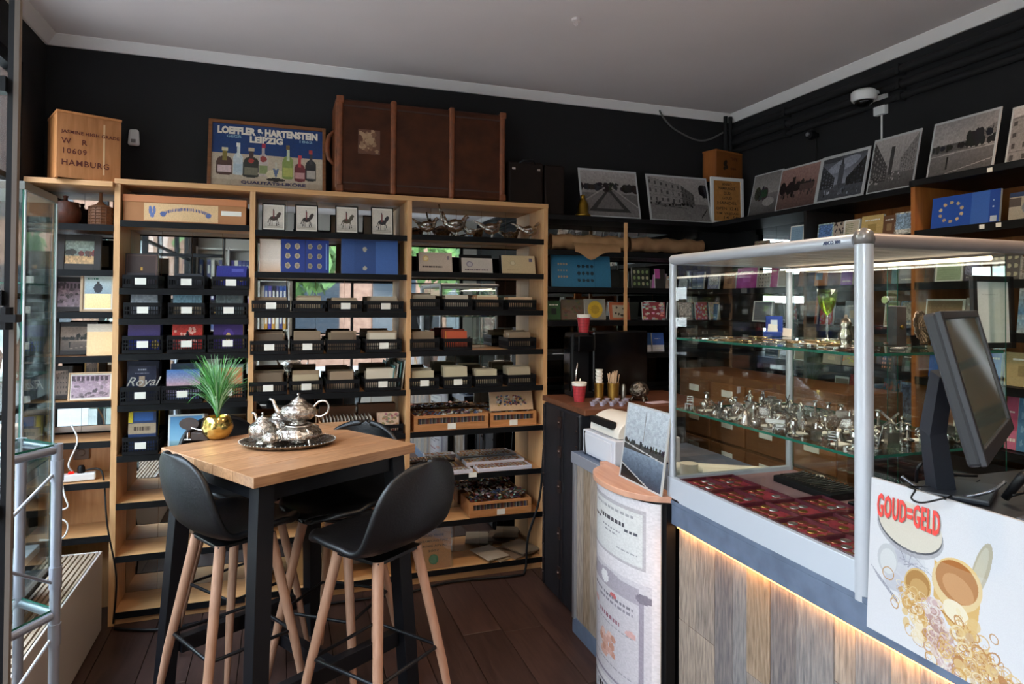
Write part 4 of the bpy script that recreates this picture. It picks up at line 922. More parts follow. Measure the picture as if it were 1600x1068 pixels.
for (t_, f_, zz, ww) in (('ANNO', .5, .88, .4), ('HAMBURGER', .5, .78, .7), ('OUD', .5, .66, .28), ('GOUD', .5, .54, .4), ('HANDEL', .5, .42, .8), ('OPEN  12.45', .5, .28, .9), ('T/M  VRIJDAG', .5, .17, .9), ('14  50', .62, .06, .6)):
    fit_text(t_, wq*ww*.9, hq*.07, INK, fr, ((f_-.5)*wq, yq, zq+hq*zz), bold=.0002, ext=.0003)
cA, cB = at(1108, 275, 'Y', 3.74), at(1176, 275, 'Y', 3.74)
tc2 = wooden_crate('tea_box', 'small orange wooden tea box standing high in the corner above the framed card', cA.x, cB.x-.03, 3.725, 3.84, 2.365, 2.575, mat('orange_box', '8A4E1C', .6, kind='wood', col2='7E4618', scale=7, stretch=(8, 8, 1)),
    [('THEE', .03, -.02, .15, 1), ('CHINA', .018, -.02, .09, 1), ('1 2 5', .02, -.03, .035, 1)], BRN, .25)
q = MB(); q.bx(cA.x-.01, cB.x, 3.74, 3.855, 2.350, 2.364).bx(cA.x+.02, cA.x+.03, 3.83, 3.858, ZL, 2.350).bx(cB.x-.05, cB.x-.04, 3.83, 3.858, ZL, 2.350)
tag(obj('wall_bracket', q, EDGE), 'thin black bracket shelf carrying the small tea box in the corner', 'shelf')
q = MB()
for (u, v, r) in ((-.075, .12, .018), (-.06, .10, .014), (-.082, .09, .012), (-.066, .135, .012)): q.lathe([(0, 0), (r, 0), (r, .0006), (0, .0006)], n=10, M=Matrix.Translation((u, -.0585, v))@Matrix.Rotation(PI/2, 4, 'X'))
obj('stamp', q, INK, tc2)
# cameras, cable and ceiling hook
dcp = at(1350, 172, 'X', XR-.13)
dc = thing('dome_camera', 'white dome security camera on a wall bracket above the right photographs', 'camera', (XR-.13, dcp.y, 2.60))
q = MB(); q.lathe([(.055, 0), (.062, .012), (.062, .045), (.05, .056), (0, .06)], n=24); obj('housing', q, WHITE, dc, smooth='auto')
q = MB(); q.lathe([(0, -.03), (.025, -.026), (.04, -.014), (.046, 0), (.0, .001)], n=20); obj('dome', q, mat('dark_dome', '121214', .08), dc, smooth=True)
q = MB(); q.bx(0, .10, -.02, .02, .045, .062).bx(.10, .128, -.035, .035, -.06, .065); obj('bracket', q, WHITE, dc, bevel=.004)
q = MB(); q.tube([(.12, 0, -.06), (.12, 0, -.25)], .005, 6); obj('cable', q, WHITE, dc)
bp_ = at(1271, 211, 'X', XR-.03); q = MB(); q.lathe([(0, -.02), (.026, -.018), (.03, 0), (.026, .02), (0, .024)], n=18, M=Matrix.Rotation(-PI/2, 4, 'Y')); bc2 = obj('black_camera', q, BLACK, None, (XR-.045, bp_.y, bp_.z), smooth='auto')
q = MB(); q.lathe([(0, .024), (.012, .024), (.012, .034), (.007, .034), (.007, .03), (0, .03)], n=14, M=Matrix.Rotation(-PI/2, 4, 'Y')); obj('lens', q, mat('grey_ring', '77757A', .3), bc2)
q = MB(); q.tube([(.03, 0, -.02), (.035, 0, -.2)], .004, 6).bx(.02, .045, -.012, .012, -.012, .012); obj('cable', q, BLACK, bc2)
tag(bc2, 'small round black camera on the right wall above the sepia photograph', 'camera')
k0 = at(1027, 160, 'Y', YB-.03); q = MB(); pts = []
for (px, py) in ((1027, 160), (1033, 178), (1048, 197), (1068, 210), (1090, 219), (1110, 217), (1137, 203)): pts.append(at(px, py, 'Y', YB-.03))
q.curve(pts, .006, 8); tag(obj('hanging_cable', q, mat('grey_cable', '5A5856', .5), smooth=True), 'grey cable hanging in a loop below the ceiling near the back corner', 'cable')
q = MB(); q.box(0, 0, 0, .035, .03, .04); tag(obj('cable_clip', q, WHITE, None, (k0.x, YB-.04, k0.z+.0), bevel=.004), 'white clip holding the hanging grey cable at the ceiling edge', 'clip')
for i, (px, xx) in enumerate(((1138, XR-.09), (1150, XR-.05))):
    q = MB(); q.tube([(xx, YB-.045, 2.40+.1*i), (xx, YB-.045, 2.84)], .014, 10); tag(obj('wall_pipe', q, BLACKW, smooth='auto'), 'short upright black pipe in the back corner, ' + ('left one' if i == 0 else 'right one'), 'pipe')
hk = at(900, 30, 'Z', ZC-.002); q = MB(); q.lathe([(.02, 0), (.02, -.012), (0, -.014)], n=14).torus((0, 0, -.024), .01, .002, 'Y', 12, 5); tag(obj('ceiling_hook', q, CEIL, None, (hk.x, hk.y, ZC)), 'small hook on the ceiling near the upper edge of the picture', 'hook')

# ================================================================== LEFT CORNER SHELVES: jugs and frames
def jug(label, px, yb, r, hgt, m_, kind):
    p = at(px, yb, 'Y', 3.70); zb = zc[0]+.0025
    q = MB()
    if kind == 'round': q.lathe([(0, 0), (r*.7, 0), (r*.95, hgt*.18), (r, hgt*.4), (r*.85, hgt*.62), (r*.86, hgt*.70), (r*.6, hgt*.72), (0, hgt*.74)], n=24)
    else: q.lathe([(0, 0), (r*.95, 0), (r, hgt*.1), (r, hgt*.5), (r*.93, hgt*.58), (r*.35, hgt*.66), (r*.16, hgt*.75), (r*.15, hgt), (0, hgt)], n=24)
    o = tag(obj('jug', q, m_, None, (p.x, 3.70, zb), smooth='auto'), label, 'jug')
    if kind == 'round':
        q = MB(); q.lathe([(0, hgt*.73), (r*.2, hgt*.74), (r*.12, hgt*.82), (r*.2, hgt*.9), (0, hgt*.92)], n=12); obj('stopper', q, m_, o, smooth=True)
    else:
        q = MB()
        for k in range(7): q.torus((0, 0, hgt*(.04+.085*k)), r*1.02, .0028, 'Z', 24, 5)
        for k in range(14): a = 2*PI*k/14; q.tube([(r*1.02*math.cos(a), r*1.02*math.sin(a), 0), (r*1.02*math.cos(a), r*1.02*math.sin(a), hgt*.55)], .0026, 5)
        obj('wicker', q, mat('wicker', '5E3A22', .7), o)
    return o
JUGM = mat('brown_leather_jug', '5A2814', .5, kind='n', col2='42200F', scale=30, bump=.4)
jug('round embossed brown jug with a knob stopper on the top corner shelf', 102, 347, .066, .155, JUGM, 'round')
jug('brown bottle in a wicker cover on the top corner shelf, right of the round jug', 157, 350, .05, .165, mat('wicker_bottle', '6E4426', .6), 'bottle')
DF = mat('dark_frame', '1C1513', .45)
sep = lambda k, nx=50, ny=34: bw(k, nx, ny, (1.1, .95, .85), 0)
pw1 = Pic(40, 26, 'B98A5A'); pw1.grad(0, .35, 'C9A070', 'B08A5A').grad(.35, 1, '6E7A6E', '8E9A8E'); trees(pw1, 0, .4, .5, .12, (.15, .14, .1), 8); trees(pw1, .5, 1, .45, .1, (.45, .2, .15), 12); pw1.noise(.3, 2)
framed('framed_picture', 'small coloured hunting scene in wide dark frame on corner shelf below the jugs', 88, 157, 366, 420, 'Y', 3.68, zc[1]+.003, pw1.a, DF, .03, .016, .08)
framed('framed_picture', 'dark framed grey photograph half hidden behind the beige framed one', 80, 146, 433, 488, 'Y', 3.73, zc[2]+.003, sep('workshop'), DF, .022, .014, .08)
bg_ = Pic(40, 52, 'A9B4B0'); bg_.grad(0, .45, 'E8C48A', 'EBCB96').grad(.45, 1, '7F9098', 'B0B9B4').ell(.5, .62, .17, .16, '23262E').ell(.5, .78, .06, .06, '2A2622').text(.1, .5, .93, .03, '3A6A5A').noise(.1)
framed('framed_picture', 'beige framed picture of a dark figure on a pale ground in front of dark frames', 124, 179, 425, 487, 'Y', 3.61, zc[2]+.003, bg_.a, mat('beige_frame', 'A08468', .5), .012, .016, .05, PAPER, .006)
framed('framed_picture', 'dark framed black and white photograph on the fourth corner shelf', 84, 150, 503, 556, 'Y', 3.70, zc[3]+.003, sep('square'), DF, .022, .014, .08)
stand('pale_card', 'plain pale cream board leaning at the right of the fourth corner shelf', 135, 178, 506, 556, 'Y', 3.62, zc[3]+.003, Pic(20, 24, 'E0B98A').grad(0, .75, 'E2BD8C', 'DDB484').grad(.75, 1, 'B9A894', 'A89A8A').noise(.05).a, .01, .05)
framed('framed_picture', 'pink-toned workshop photograph in a pale gold frame on the fifth corner shelf', 105, 175, 582, 625, 'Y', 3.62, zc[4]+.003, bw('workshop', 60, 40, (1.15, .9, .95), 0), mat('pale_gold_frame', 'B99A78', .4), .007, .01, .12, PAPER, .006)
framed('framed_picture', 'dark frame behind the pink workshop photograph', 70, 112, 572, 625, 'Y', 3.70, zc[4]+.003, sep('building'), DF, .02, .014, .08)
framed('framed_picture', 'small grey blue picture in thin gilt frame behind the pink workshop photograph', 131, 153, 558, 600, 'Y', 3.74, zc[4]+.003, sep('building'), mat('thin_gilt', 'C9A46A', .4), .006, .01, .05)
# power strip and cables on the low corner shelf
pz = zc[6]+.003; ps = at(128, 752, 'Y', 3.68)
psb = thing('power_strip', 'white power strip with glowing red switch on the low corner shelf', 'power strip', (ps.x-.03, 3.66, pz), (0, 0, .15))
q = MB(); q.bx(-.09, .09, -.022, .022, 0, .035); obj('housing', q, WHITE, psb, bevel=.006)
q = MB(); q.bx(-.02, .0, -.012, .012, .035, .042); obj('switch', q, mat('red_switch', (1, .08, .05), .3, emit=1.5), psb)
for x in (-.06, .03): q = MB(); q.lathe([(.016, .035), (.016, .06), (.01, .07), (0, .07)], (x, 0, 0), 14); obj('plug', q, WHITE if x < 0 else BLACK, psb, smooth='auto')
q = MB(); q.curve([(ps.x, 3.67, pz+.04), (ps.x+.07, 3.66, pz+.05), (ps.x+.10, 3.64, pz+.0), (ps.x+.13, 3.58, pz-.2), (ps.x+.17, 3.585, pz-.45), (ps.x+.16, 3.585, .02)], .004, 6)
tag(obj('black_cable', q, BLACK, smooth=True), 'black cable running down from the power strip past the radiator casing', 'cable')
q = MB(); q.curve([(ps.x-.02, 3.60, pz+.06), (ps.x-.03, 3.58, pz+.1), (ps.x-.0, 3.595, pz+.2), (ps.x-.03, 3.60, pz+.28)], .004, 6); q.curve([(ps.x-.06, 3.58, pz+.03), (ps.x-.04, 3.57, pz-.05), (ps.x-.03, 3.57, pz-.1), (ps.x-.1, 3.57, pz-.12), (ps.x-.03, 3.57, pz-.17), (ps.x-.05, 3.575, pz-.24), (ps.x-.14, 3.58, pz-.24)], .004, 6)
tag(obj('white_cable', q, WHITE, smooth=True), 'white cables looping down in front of the low corner shelf', 'cable')
so_ = at(128, 706, 'Y', YM-.002); q = MB(); q.box(0, 0, 0, .07, .012, .07).lathe([(.018, -.004), (.018, .004)], n=14, M=Matrix.Translation((0, -.008, 0))@Matrix.Rotation(PI/2, 4, 'X')); tag(obj('wall_socket', q, mat('brown_socket', '6E5A4A', .4), None, (so_.x, YM-.007, so_.z), bevel=.004), 'brown wall socket at the back of the low corner shelves', 'socket')
q = MB(); pts = [(-.72, 3.55, .012), (-.5, 3.47, .012), (-.2, 3.52, .012), (.2, 3.50, .012), (.62, 3.5, .012), (.9, 3.56, .012), (1.25, 3.53, .012), (1.33, 3.56, .02), (1.35, 3.57, .2), (1.42, 3.57, .42), (1.445, 3.575, .7)]
q.curve(pts, .007, 8); tag(obj('floor_cable', q, BLACK, smooth=True), 'black cable lying on the floor along the foot of the bookcase', 'cable')

# ================================================================== CRATES WITH CARDS
CRM_ = mat('crate_plastic', '0A0A0D', .5, spec=.2)
def crate_mesh(w_, d_, h_):
    q = MB(); t = .003; q.bx(-w_/2, w_/2, -d_/2, d_/2, 0, .003)
    def wall(M, L_):
        q.box(0, 0, .009, L_, t, .018, M=M); q.box(0, 0, h_-.010, L_, t*1.6, .020, M=M); n = int(L_/.011)
        for i in range(n+1): q.box(-L_/2+.002+(L_-.004)*i/n, 0, h_/2, .0042, t, h_-.03, M=M)
        k = max(1, int((h_-.04)/.013))
        for j in range(1, k): q.box(0, 0, .018+(h_-.038)*j/k, L_, t*.8, .005, M=M)
    wall(Matrix.Translation((0, -d_/2, 0)), w_); wall(Matrix.Translation((0, d_/2, 0)), w_)
    wall(Matrix.Translation((-w_/2, 0, 0))@Matrix.Rotation(PI/2, 4, 'Z'), d_); wall(Matrix.Translation((w_/2, 0, 0))@Matrix.Rotation(PI/2, 4, 'Z'), d_)
    return q.mesh('crate', CRM_)
CM = {}
lq = MB(); lq.box(0, 0, 0, .048, .0012, .032); LME = lq.mesh('label_card', PAPER)
CARDM = {}
def card_me(col, w_, h_):
    k = (col, round(w_, 3), round(h_, 3))
    if k not in CARDM:
        q = MB(); q.bx(-w_/2, w_/2, -.0014, .0014, 0, h_); CARDM[k] = q.mesh('postcard', mat('card_'+col, col, .7))
    return CARDM[k]
def crate(label, bay, row, px0, px1, hgt, n, fh, cols, front=None, labelled=True, contents='postcards', depth=.17, zz=None, yf=None, spread=1.0):
    z = (ZS[bay][row] if zz is None else zz)+.0035; yf = (YS-.004) if yf is None else yf
    a, b = at(px0, 500, 'Y', yf).x, at(px1, 500, 'Y', yf).x; w_ = round(b-a, 2)
    k = (w_, hgt, depth)
    if k not in CM: CM[k] = crate_mesh(w_, depth, hgt)
    c = link('crate', CM[k], None, ((a+b)/2, yf+depth/2, z)); tag(c, label, 'crate', 'black perforated crates in the bookcase')
    if labelled: link('label_card', LME, c, (0, -depth/2-.003, hgt*.52))
    where = label.replace('black crate', '').strip()
    for i in range(n):
        y = yf+.030+(depth-.045)*spread*i/max(1, n); hh = fh*R.uniform(.86, 1.05); ww = (w_-.024)*R.uniform(.82, .97); col = cols[i % len(cols)] if i % 2 else R.choice(cols)
        if i == 0 and front is not None:
            o = link('postcard', print_mesh('postcard', ww, hh, .002, front, PRINTG), None, ((a+b)/2, y, z+.0045), (-.06, 0, 0)); tag(o, '%s facing out of the crate %s' % (contents[:-1], where), contents[:-1]); continue
        o = link('postcard', card_me(col, round(ww/.01)*.01, round(hh/.01)*.01), None, ((a+b)/2+R.uniform(-.004, .004), y, z+.0045), (-.06-R.uniform(0, .12), 0, R.uniform(-.02, .02)))
        tag(o, '%s filed in the crate %s' % (contents[:-1], where), contents[:-1], '%s in the crate %s' % (contents, where))
OLD = ['7E6A54', '8E7860', '6A5844', '9E8A6E', '5A4A3A', 'A89678']; PALE = ['B5A894', 'A59884', 'C2B6A2', '948470']; BLU = ['2A3A8A', '3A3F6E', '5A4A7A', '22306A']
MIX = ['7A8A94', '5A6A78', '9AA4A8', '6E6A5A']
cv = cover
coinb = Pic(40, 26, '2A2E78'); [coinb.ell(.15+.35*i, .4, .07, .1, 'B9A06A') for i in range(3)]; coinb.rect(.5, .75, .9, .9, '4A4E98').noise(.1)
crate('black crate at left of top row, left bay, with brown case', 0, 1, 191, 246, .062, 3, .08, ['3A2A26', '2A2024'])
crate('black crate in middle of top row, left bay, nearly empty', 0, 1, 262, 318, .062, 4, .07, ['2A2A30', '3A3A44'])
crate('black crate at right of top row, left bay, with blue folders', 0, 1, 332, 388, .062, 5, .12, BLU, coinb.a, contents='folders')
tg = [Pic(40, 24, '8E96A0').grad(0, .4, '4A4E54', '7A8088').noise(.2, 2).a, Pic(40, 24, '6E94A8').grad(0, .45, '5A4A38', '9A8A70').noise(.3, 2).a, Pic(40, 24, '5A6668').ell(.35, .4, .1, .12, 'C9B93A').noise(.2, 2).a]
for i, (a, b) in enumerate(((193, 252), (262, 320), (329, 385))):
    crate('black crate in second row, left bay, ' + ['grey sea view', 'coast view', 'yellow patch'][i] + ' in front', 0, 2, a, b, .075, 6, .135, MIX, tg[i], contents='pictures')
b1 = Pic(50, 40, '1E2A7E').grad(.55, 1, '3A3068', '5A4A78').ell(.85, .25, .12, .15, 'B99A4A').ell(.72, .45, .03, .04, 'D6C070').rect(.15, .2, .35, .5, '2E3C96', .6).noise(.08); r1 = Pic(50, 40, 'C0342E').noise(.2, 2); [r1.ell(R.random(), R.random()*.8, .05, .04, 'E8B0A0') for i in range(26)]; r1.ell(.5, .5, .06, .2, '1A1A1E'); v1 = Pic(50, 40, '3A2668').ell(.5, .4, .2, .25, '4E3488').ell(.5, .4, .1, .12, 'C9A86A').noise(.06)
crate('black crate in third row, left bay, deep blue album in front', 0, 3, 192, 254, .085, 5, .165, BLU, b1.a, contents='albums')
crate('black crate in third row, left bay, red patterned album in front', 0, 3, 262, 321, .085, 5, .165, ['6E4A3A', 'B0906A', '3A3A44'], r1.a, contents='albums')
crate('black crate in third row, left bay, purple crest folder in front', 0, 3, 326, 386, .085, 5, .185, ['3A2A66', 'C9B92E', '4A3A70'], v1.a, contents='folders')
ry = Pic(50, 46, '141B30').rect(.4, .35, .6, .72, '8E7A68').text(.25, .75, .8, .008, '7A7E8E').text(.35, .65, .9, .015, '8E92A0').noise(.1)
crate('black crate in fourth row, left bay, navy script folder in front', 0, 4, 189, 252, .085, 5, .20, ['1A2238', '2A3048'], ry.a, contents='folders')
me = text_mesh('Royal', .062, ext=.0005, shear=.45); me.materials.clear(); me.materials.append(mat('dim_cream_ink', 'A8A39A', .6)); pR = at(217, 607, 'Y', 3.615)
ob_ = [o for o in bpy.data.objects if o.name.startswith('postcard') and 'script' in o.get('label', '') and 'facing' in o.get('label', '')][0]
link('lettering', me, ob_, (0, -.0012, .082), (PI/2, 0, 0))
pk = Pic(50, 40, '8A8AC0').grad(0, .5, '4A5A8E', 'C09AA8').grad(.5, 1, 'C9A0A8', '4A74B0').rect(.1, .3, .9, .4, '3A3A58', .5).noise(.15, 2)
crate('black crate in fourth row, left bay, pink sunset view in front', 0, 4, 254, 318, .085, 5, .175, ['8E7A80', '5A6A8E'], pk.a, contents='pictures')
crate('black crate in fourth row, left bay, hidden behind the grass', 0, 4, 328, 384, .085, 5, .165, ['A8643A', '7A8A94'], contents='pictures')
bz = Pic(50, 50, '2A3A5E').rect(0, .45, 1, .72, 'A08C74').text(.2, .8, .6, .05, '4A3A30').text(.3, .7, .3, .02, 'D0D4DA').text(.3, .7, .2, .01, '8A94A8').rect(.0, .74, .15, 1, 'D6C030').rect(.2, .78, .9, 1, '2A5AA0').noise(.1)
crate('black crate in fifth row, left bay, stuffed with blue brochures', 0, 5, 194, 250, .085, 6, .20, ['24406E', 'C9B92E', '1E2A3E', '2A5A94'], bz.a, contents='brochures')
sky_ = Pic(40, 40, '6EA0C4').grad(0, .3, '4A6A6E', '8EB4C4').grad(.3, 1, '86B8D2', '4E88BC').border(.04, 'D8DCDC')
for k in range(4):
    stand('picture_card', 'blue sky picture card standing behind the table, %s of the stack' % ['front one', 'second', 'third', 'back one'][k], 262+k*2, 318+k*2, 648, 690, 'Y', 3.62+k*.012, ZS[0][5]+.003, sky_.a if k == 0 else Pic(8, 8, 'D0CCC4').a, .004, .1, group='blue picture cards')
crate('black crate in fifth row, left bay, at its right end', 0, 5, 322, 384, .075, 4, .10, OLD)
# crates of the middle and right bays
MB1 = [(394, 452), (458, 507), (513, 566), (574, 630)]
hts = [[.075, .09, .09], [.10, .125, .12], [.12, .13, .13]]
for r_, (row, nm) in enumerate(((2, 'first'), (3, 'second'), (4, 'third'))):
    for i, (a, b) in enumerate(MB1):
        off = (0, -2, -3)[r_]
        crate('black crate of old cards, %s from left, %s row, middle bay' % (NUM[i], nm), 1, row, a+off, b+off, (.058, .07, .065)[r_], 8, (.075, .105, .10)[r_]*R.uniform(.9, 1.1), OLD if i < 3 else PALE+OLD[:2], labelled=not (i == 2 and r_ > 0) and not (r_ == 0 and i == 1))
MB2 = [(642, 686), (694, 738), (744, 785), (794, 838)]
for r_, (row, nm) in enumerate(((2, 'first'), (3, 'second'), (4, 'third'))):
    for i, (a, b) in enumerate(MB2):
        if r_ == 1 and i == 2: continue
        cols = (PALE+OLD) if r_ != 2 else ['C2B59A', 'B0A488', '9A8C74']
        if r_ == 1 and i == 1: cols = ['C8862E', 'B04A2A', 'D8B04A', '8E3A2A']
        if r_ == 0 and i > 1: cols = ['C9A886', 'D8C9A8', 'B98A66']
        crate('black crate of papers, %s from left, %s row, right bay' % (NUM[i], nm), 2, row, a, b, (.06, .065, .062)[r_], 8, (.075, .10, .10)[r_]*R.uniform(.9, 1.1), cols, labelled=(r_ == 2 and i < 2), contents='papers')

# ================================================================== OTHER THINGS ON THE BOOKCASE SHELVES
def zsh(b, r): return ZS[b][r]+.0028
# long cardboard box with printed label
a, b = at(190, 340, 'Y', 3.62).x, at(386, 340, 'Y', 3.62).x
lb = thing('long_box', 'long worn cardboard box with a printed blue label on the top left shelf', 'box', ((a+b)/2, 3.62, zsh(0, 0)))
L_ = b-a-.01; q = MB(); q.bx(-L_/2, L_/2, 0, .12, 0, .098); obj('body', q, CARD, lb, bevel=.002)
q = MB(); q.bx(-L_/2-.002, L_/2+.002, -.003, .123, .094, .128); obj('lid', q, mat('orange_card', 'B87449', .7), lb, bevel=.002)
lp = Pic(110, 24, 'CFAA7C')
for i in range(40): t_ = i/40; lp.rect(.27+.6*t_, .5+.22*math.sin(PI*t_)-.09, .27+.6*t_+.009, .5+.22*math.sin(PI*t_)+.09, '4A5078')
for u in (.25, .87): lp.ell(u+.0, .40, .04, .16, '4A5A8A')
lp.ell(.08, .6, .025, .25, '5A6A98').ell(.13, .6, .02, .25, '5A6A98').ell(.105, .3, .03, .14, '5A6A98').noise(.08)
link('paper_label', print_mesh('paper_label', L_*.60, .085, .001, lp.a), lb, (-.02, -.0012, .006))
q = MB(); q.bx(L_*.29, L_*.46, -.0015, -.0002, .045, .068); obj('white_sticker', q, PAPER, lb)
# brown coin case with brass stud
bcase = stand('coin_case', 'brown square case with a brass stud standing in the top left crate', 195, 246, 396, 436, 'Y', 3.66, ZS[0][1]+.008, Pic(30, 30, '3E2A26').border(.06, '5A4038').border(.03, '2A1C1A').ell(.5, .55, .05, .07, 'C9963A').ell(.5, .3, .025, .03, 'A87A30').a, .02, .06)
# horse and rider frames
for i, (a, b, c, nm) in enumerate(((409, 446, '3A2A22', 'chestnut brown'), (461, 497, '2A2220', 'dark brown'), (524, 560, '4A4436', 'olive brown'), (580, 615, '1C1A20', 'black'))):
    framed('framed_picture', 'small black framed print of a rider on a %s horse, %s from the left' % (nm, NUM[i]), a, b, 317+i*2, 361+i*2, 'Y', 3.62+.01*(i % 2), zsh(1, 0), horse(c), EDGE, .006, .008, .14)
# blue coin albums on the second shelf
op = Pic(30, 50, 'D0C2B4').grad(0, .4, 'C9A98E', 'D6CABE').noise(.05)
al = Pic(72, 50, '12307A'); al.rect(.49, 0, .51, 1, '0E2660')
for i in range(2):
    for j in range(3): al.ell(.13+.2*i, .2+.3*j, .055, .09, 'A89A80').ell(.13+.2*i, .2+.3*j, .035, .06, '8A7A60').ell(.6+.2*i, .2+.3*j, .05, .085, '8E8470').ell(.6+.2*i, .2+.3*j, .03, .055, '6E6450')
al.rect(.93, .1, .96, .9, '6A86C0').noise(.06)
stand('white_folder', 'white inside page of a coin album, leftmost on the second shelf of the middle bay', 405, 438, 373, 428, 'Y', 3.625, zsh(1, 1), op.a, .008, .12)
stand('coin_album', 'open royal blue coin album with two columns of coins, second shelf middle bay', 439, 514, 374, 428, 'Y', 3.62, zsh(1, 1), al.a, .008, .14)
a2 = Pic(80, 50, '2A4C88'); a2.rect(0, 0, .22, 1, '2E4E86').rect(.22, 0, .6, 1, '27477E').rect(.6, 0, 1, 1, '3A60A0').ell(.41, .68, .035, .07, 'A8A090').ell(.41, .15, .035, .06, 'A8A090').grad(.9, 1, '2E4A80', '2E4A80').noise(.05)
stand('coin_album', 'wide open lighter blue album with two coins in the middle, second shelf middle bay', 533, 622, 371, 430, 'Y', 3.64, zsh(1, 1), a2.a, .008, .1)
# envelopes with coins
env = []
for i, (a, b, yt, c, lbl) in enumerate(((655, 707, 394, 'B9A594', 'envelope with gold coin at upper left and black writing'), (722, 770, 403, 'B3A99E', 'envelope with round grey stamp print and a line of writing'), (785, 837, 399, 'B8A27E', 'yellowish envelope with a single pale coin in it'))):
    e = Pic(60, 36, c); e.noise(.06)
    if i == 0: e.ell(.2, .68, .09, .16, 'C9A86A').ell(.2, .68, .06, .1, 'E0CFA0').text(.1, .7, .25, .05, '3A2A28').rect(.85, .65, .93, .85, '7A6A70')
    elif i == 1: e.ell(.25, .58, .11, .2, '7A7080').ell(.25, .58, .08, .14, 'A8A0A4').text(.1, .85, .2, .035, '4A3A48')
    else: e.ell(.32, .58, .09, .15, 'A89878').ell(.32, .58, .06, .1, 'C4B694').rect(.82, .68, .93, .88, '4A4458').text(.15, .5, .2, .02, '8A7A5E')
    stand('coin_envelope', lbl+', second shelf', a, b, yt, 432, 'Y', 3.64, zsh(2, 1), e.a, .006, .2)
    q = MB(); pz_ = at((a+b)/2, 420, 'Y', 3.67); wv = (at(b, 420, 'Y', 3.67).x-at(a, 420, 'Y', 3.67).x)+.014; q.bx(-wv/2, wv/2, 0, .004, 0, .11)
    tag(obj('display_case_back', q, BLACK, None, (pz_.x, 3.69+.004, zsh(2, 1)), (-.2, 0, 0)), 'black easel card holding up the ' + ['first', 'second', 'third'][i] + ' coin envelope from the left', 'easel')
# silver pheasants
def bird(px, face, label, sc=1.0, tail=1.0, z=None, pose=0):
    p = at(px, 370, 'Y', 3.67); o = thing('silver_bird', label, 'figurine', (p.x, 3.67, zsh(2, 0)), (0, 0, 0 if face > 0 else PI), group='silver birds on the top shelf')
    q = MB(); q.tube([(-.085*tail, 0, .085+.02*pose), (-.05, 0, .065), (-.03, 0, .058), (0, 0, .055), (.025, 0, .062), (.04, 0, .08), (.048, 0, .098), (.056, 0, .104), (.068, 0, .100)], [.005, .013, .028, .036, .028, .014, .010, .012, .002], 12); obj('body', q, OLDSILVER, o, smooth=True)
    q = MB(); q.tube([(-.03, 0, .062), (-.07, 0, .082), (-.115*tail, 0, .10+.04*pose)], [.012, .008, .002], 8); obj('tail', q, OLDSILVER, o, smooth=True)
    for s_ in (-1, 1):
        q = MB(); q.tube([(.018, s_*.026, .066), (-.01, s_*.033, .062), (-.05, s_*.022, .062)], [.014, .016, .004], 8); obj('wing', q, OLDSILVER, o, smooth=True)
        q = MB(); q.tube([(.0, s_*.010, .035), (.004, s_*.011, .015), (.0, s_*.012, .003), (.014, s_*.014, .002)], [.005, .0028, .0022, .0015], 6); obj('leg', q, OLDSILVER, o)
    o.scale = (sc, sc, sc); return o
bird(668, 1, 'silver bird walking right, leftmost on the top shelf of the right bay', .95, .8)
bird(712, 1, 'tall silver cockerel with raised tail, second on the top right shelf', 1.15, .8, pose=2)
bird(768, 1, 'silver pheasant in the middle right of the top shelf, head towards the wall end', 1.0, 1.0)
bird(828, 1, 'silver pheasant at the right end of the top shelf beside the upright', .95, 1.15)
bird(735, -1, 'small silver bird with long low tail between the two bigger birds', .6, 1.2)
q = MB(); p = at(735, 360, 'Y', 3.75); q.box(0, 0, .02, .03, .002, .02); tag(obj('price_tag', q, mat('pale_blue_tag', '7FA2BC', .6), None, (p.x, 3.74, zsh(2, 0))), 'small pale blue price tag standing behind the silver birds', 'tag')
# cardboard boxes on the sixth shelf, middle bay
def open_box(name, label, px0, px1, yf, dep, hgt, z, m_, lab=True, fill=None, fh=0):
    a, b = at(px0, 660, 'Y', yf).x, at(px1, 660, 'Y', yf).x; w_ = b-a; o = thing(name, label, 'box', ((a+b)/2, yf, z)); t = .004
    q = MB(); q.bx(-w_/2, w_/2, 0, t, 0, hgt); obj('front_side', q, m_, o, bevel=.001)
    q = MB(); q.bx(-w_/2, w_/2, dep-t, dep, 0, hgt).bx(-w_/2, w_/2, t, dep-t, 0, .003); obj('back_and_base', q, m_, o)
    for s_ in (-1, 1): q = MB(); q.bx(s_*w_/2, s_*(w_/2-t), t, dep-t, .003, hgt); obj('end_side', q, m_, o)
    if lab: link('label_card', LME, o, (0, -.001, hgt*.5))
    return o, w_
zz = zsh(1, 5)
open_box('card_box', 'long cardboard card box with white label, sixth shelf, seen above the table top', 500, 585, 3.605, .18, .078, zz, mat('kraft', 'B98A62', .7))
for k in range(14):
    x = at(505+k*5.6, 650, 'Y', 3.69).x; q = MB(); q.bx(-.001, .001, -.075, .075, 0, .085+.006*R.random()); tag(obj('file_card', q, mat('white_card2', 'C9BDAE', .7), None, (x, 3.695, zz+.0035)), 'pale file card standing in the long cardboard box above the table', 'card', 'file cards in the long cardboard box')
open_box('card_box', 'cardboard box behind the silver teapots on the sixth shelf', 395, 470, 3.66, .14, .10, zz, MATS['kraft'], False)
crate('black crate of printed cards, right end, sixth shelf, middle bay', 1, 5, 590, 632, .05, 7, .10, ['C9A992', 'B8957A', 'A88468'], cover('C0A28A', '8E6E58', 'mottle'), labelled=False)
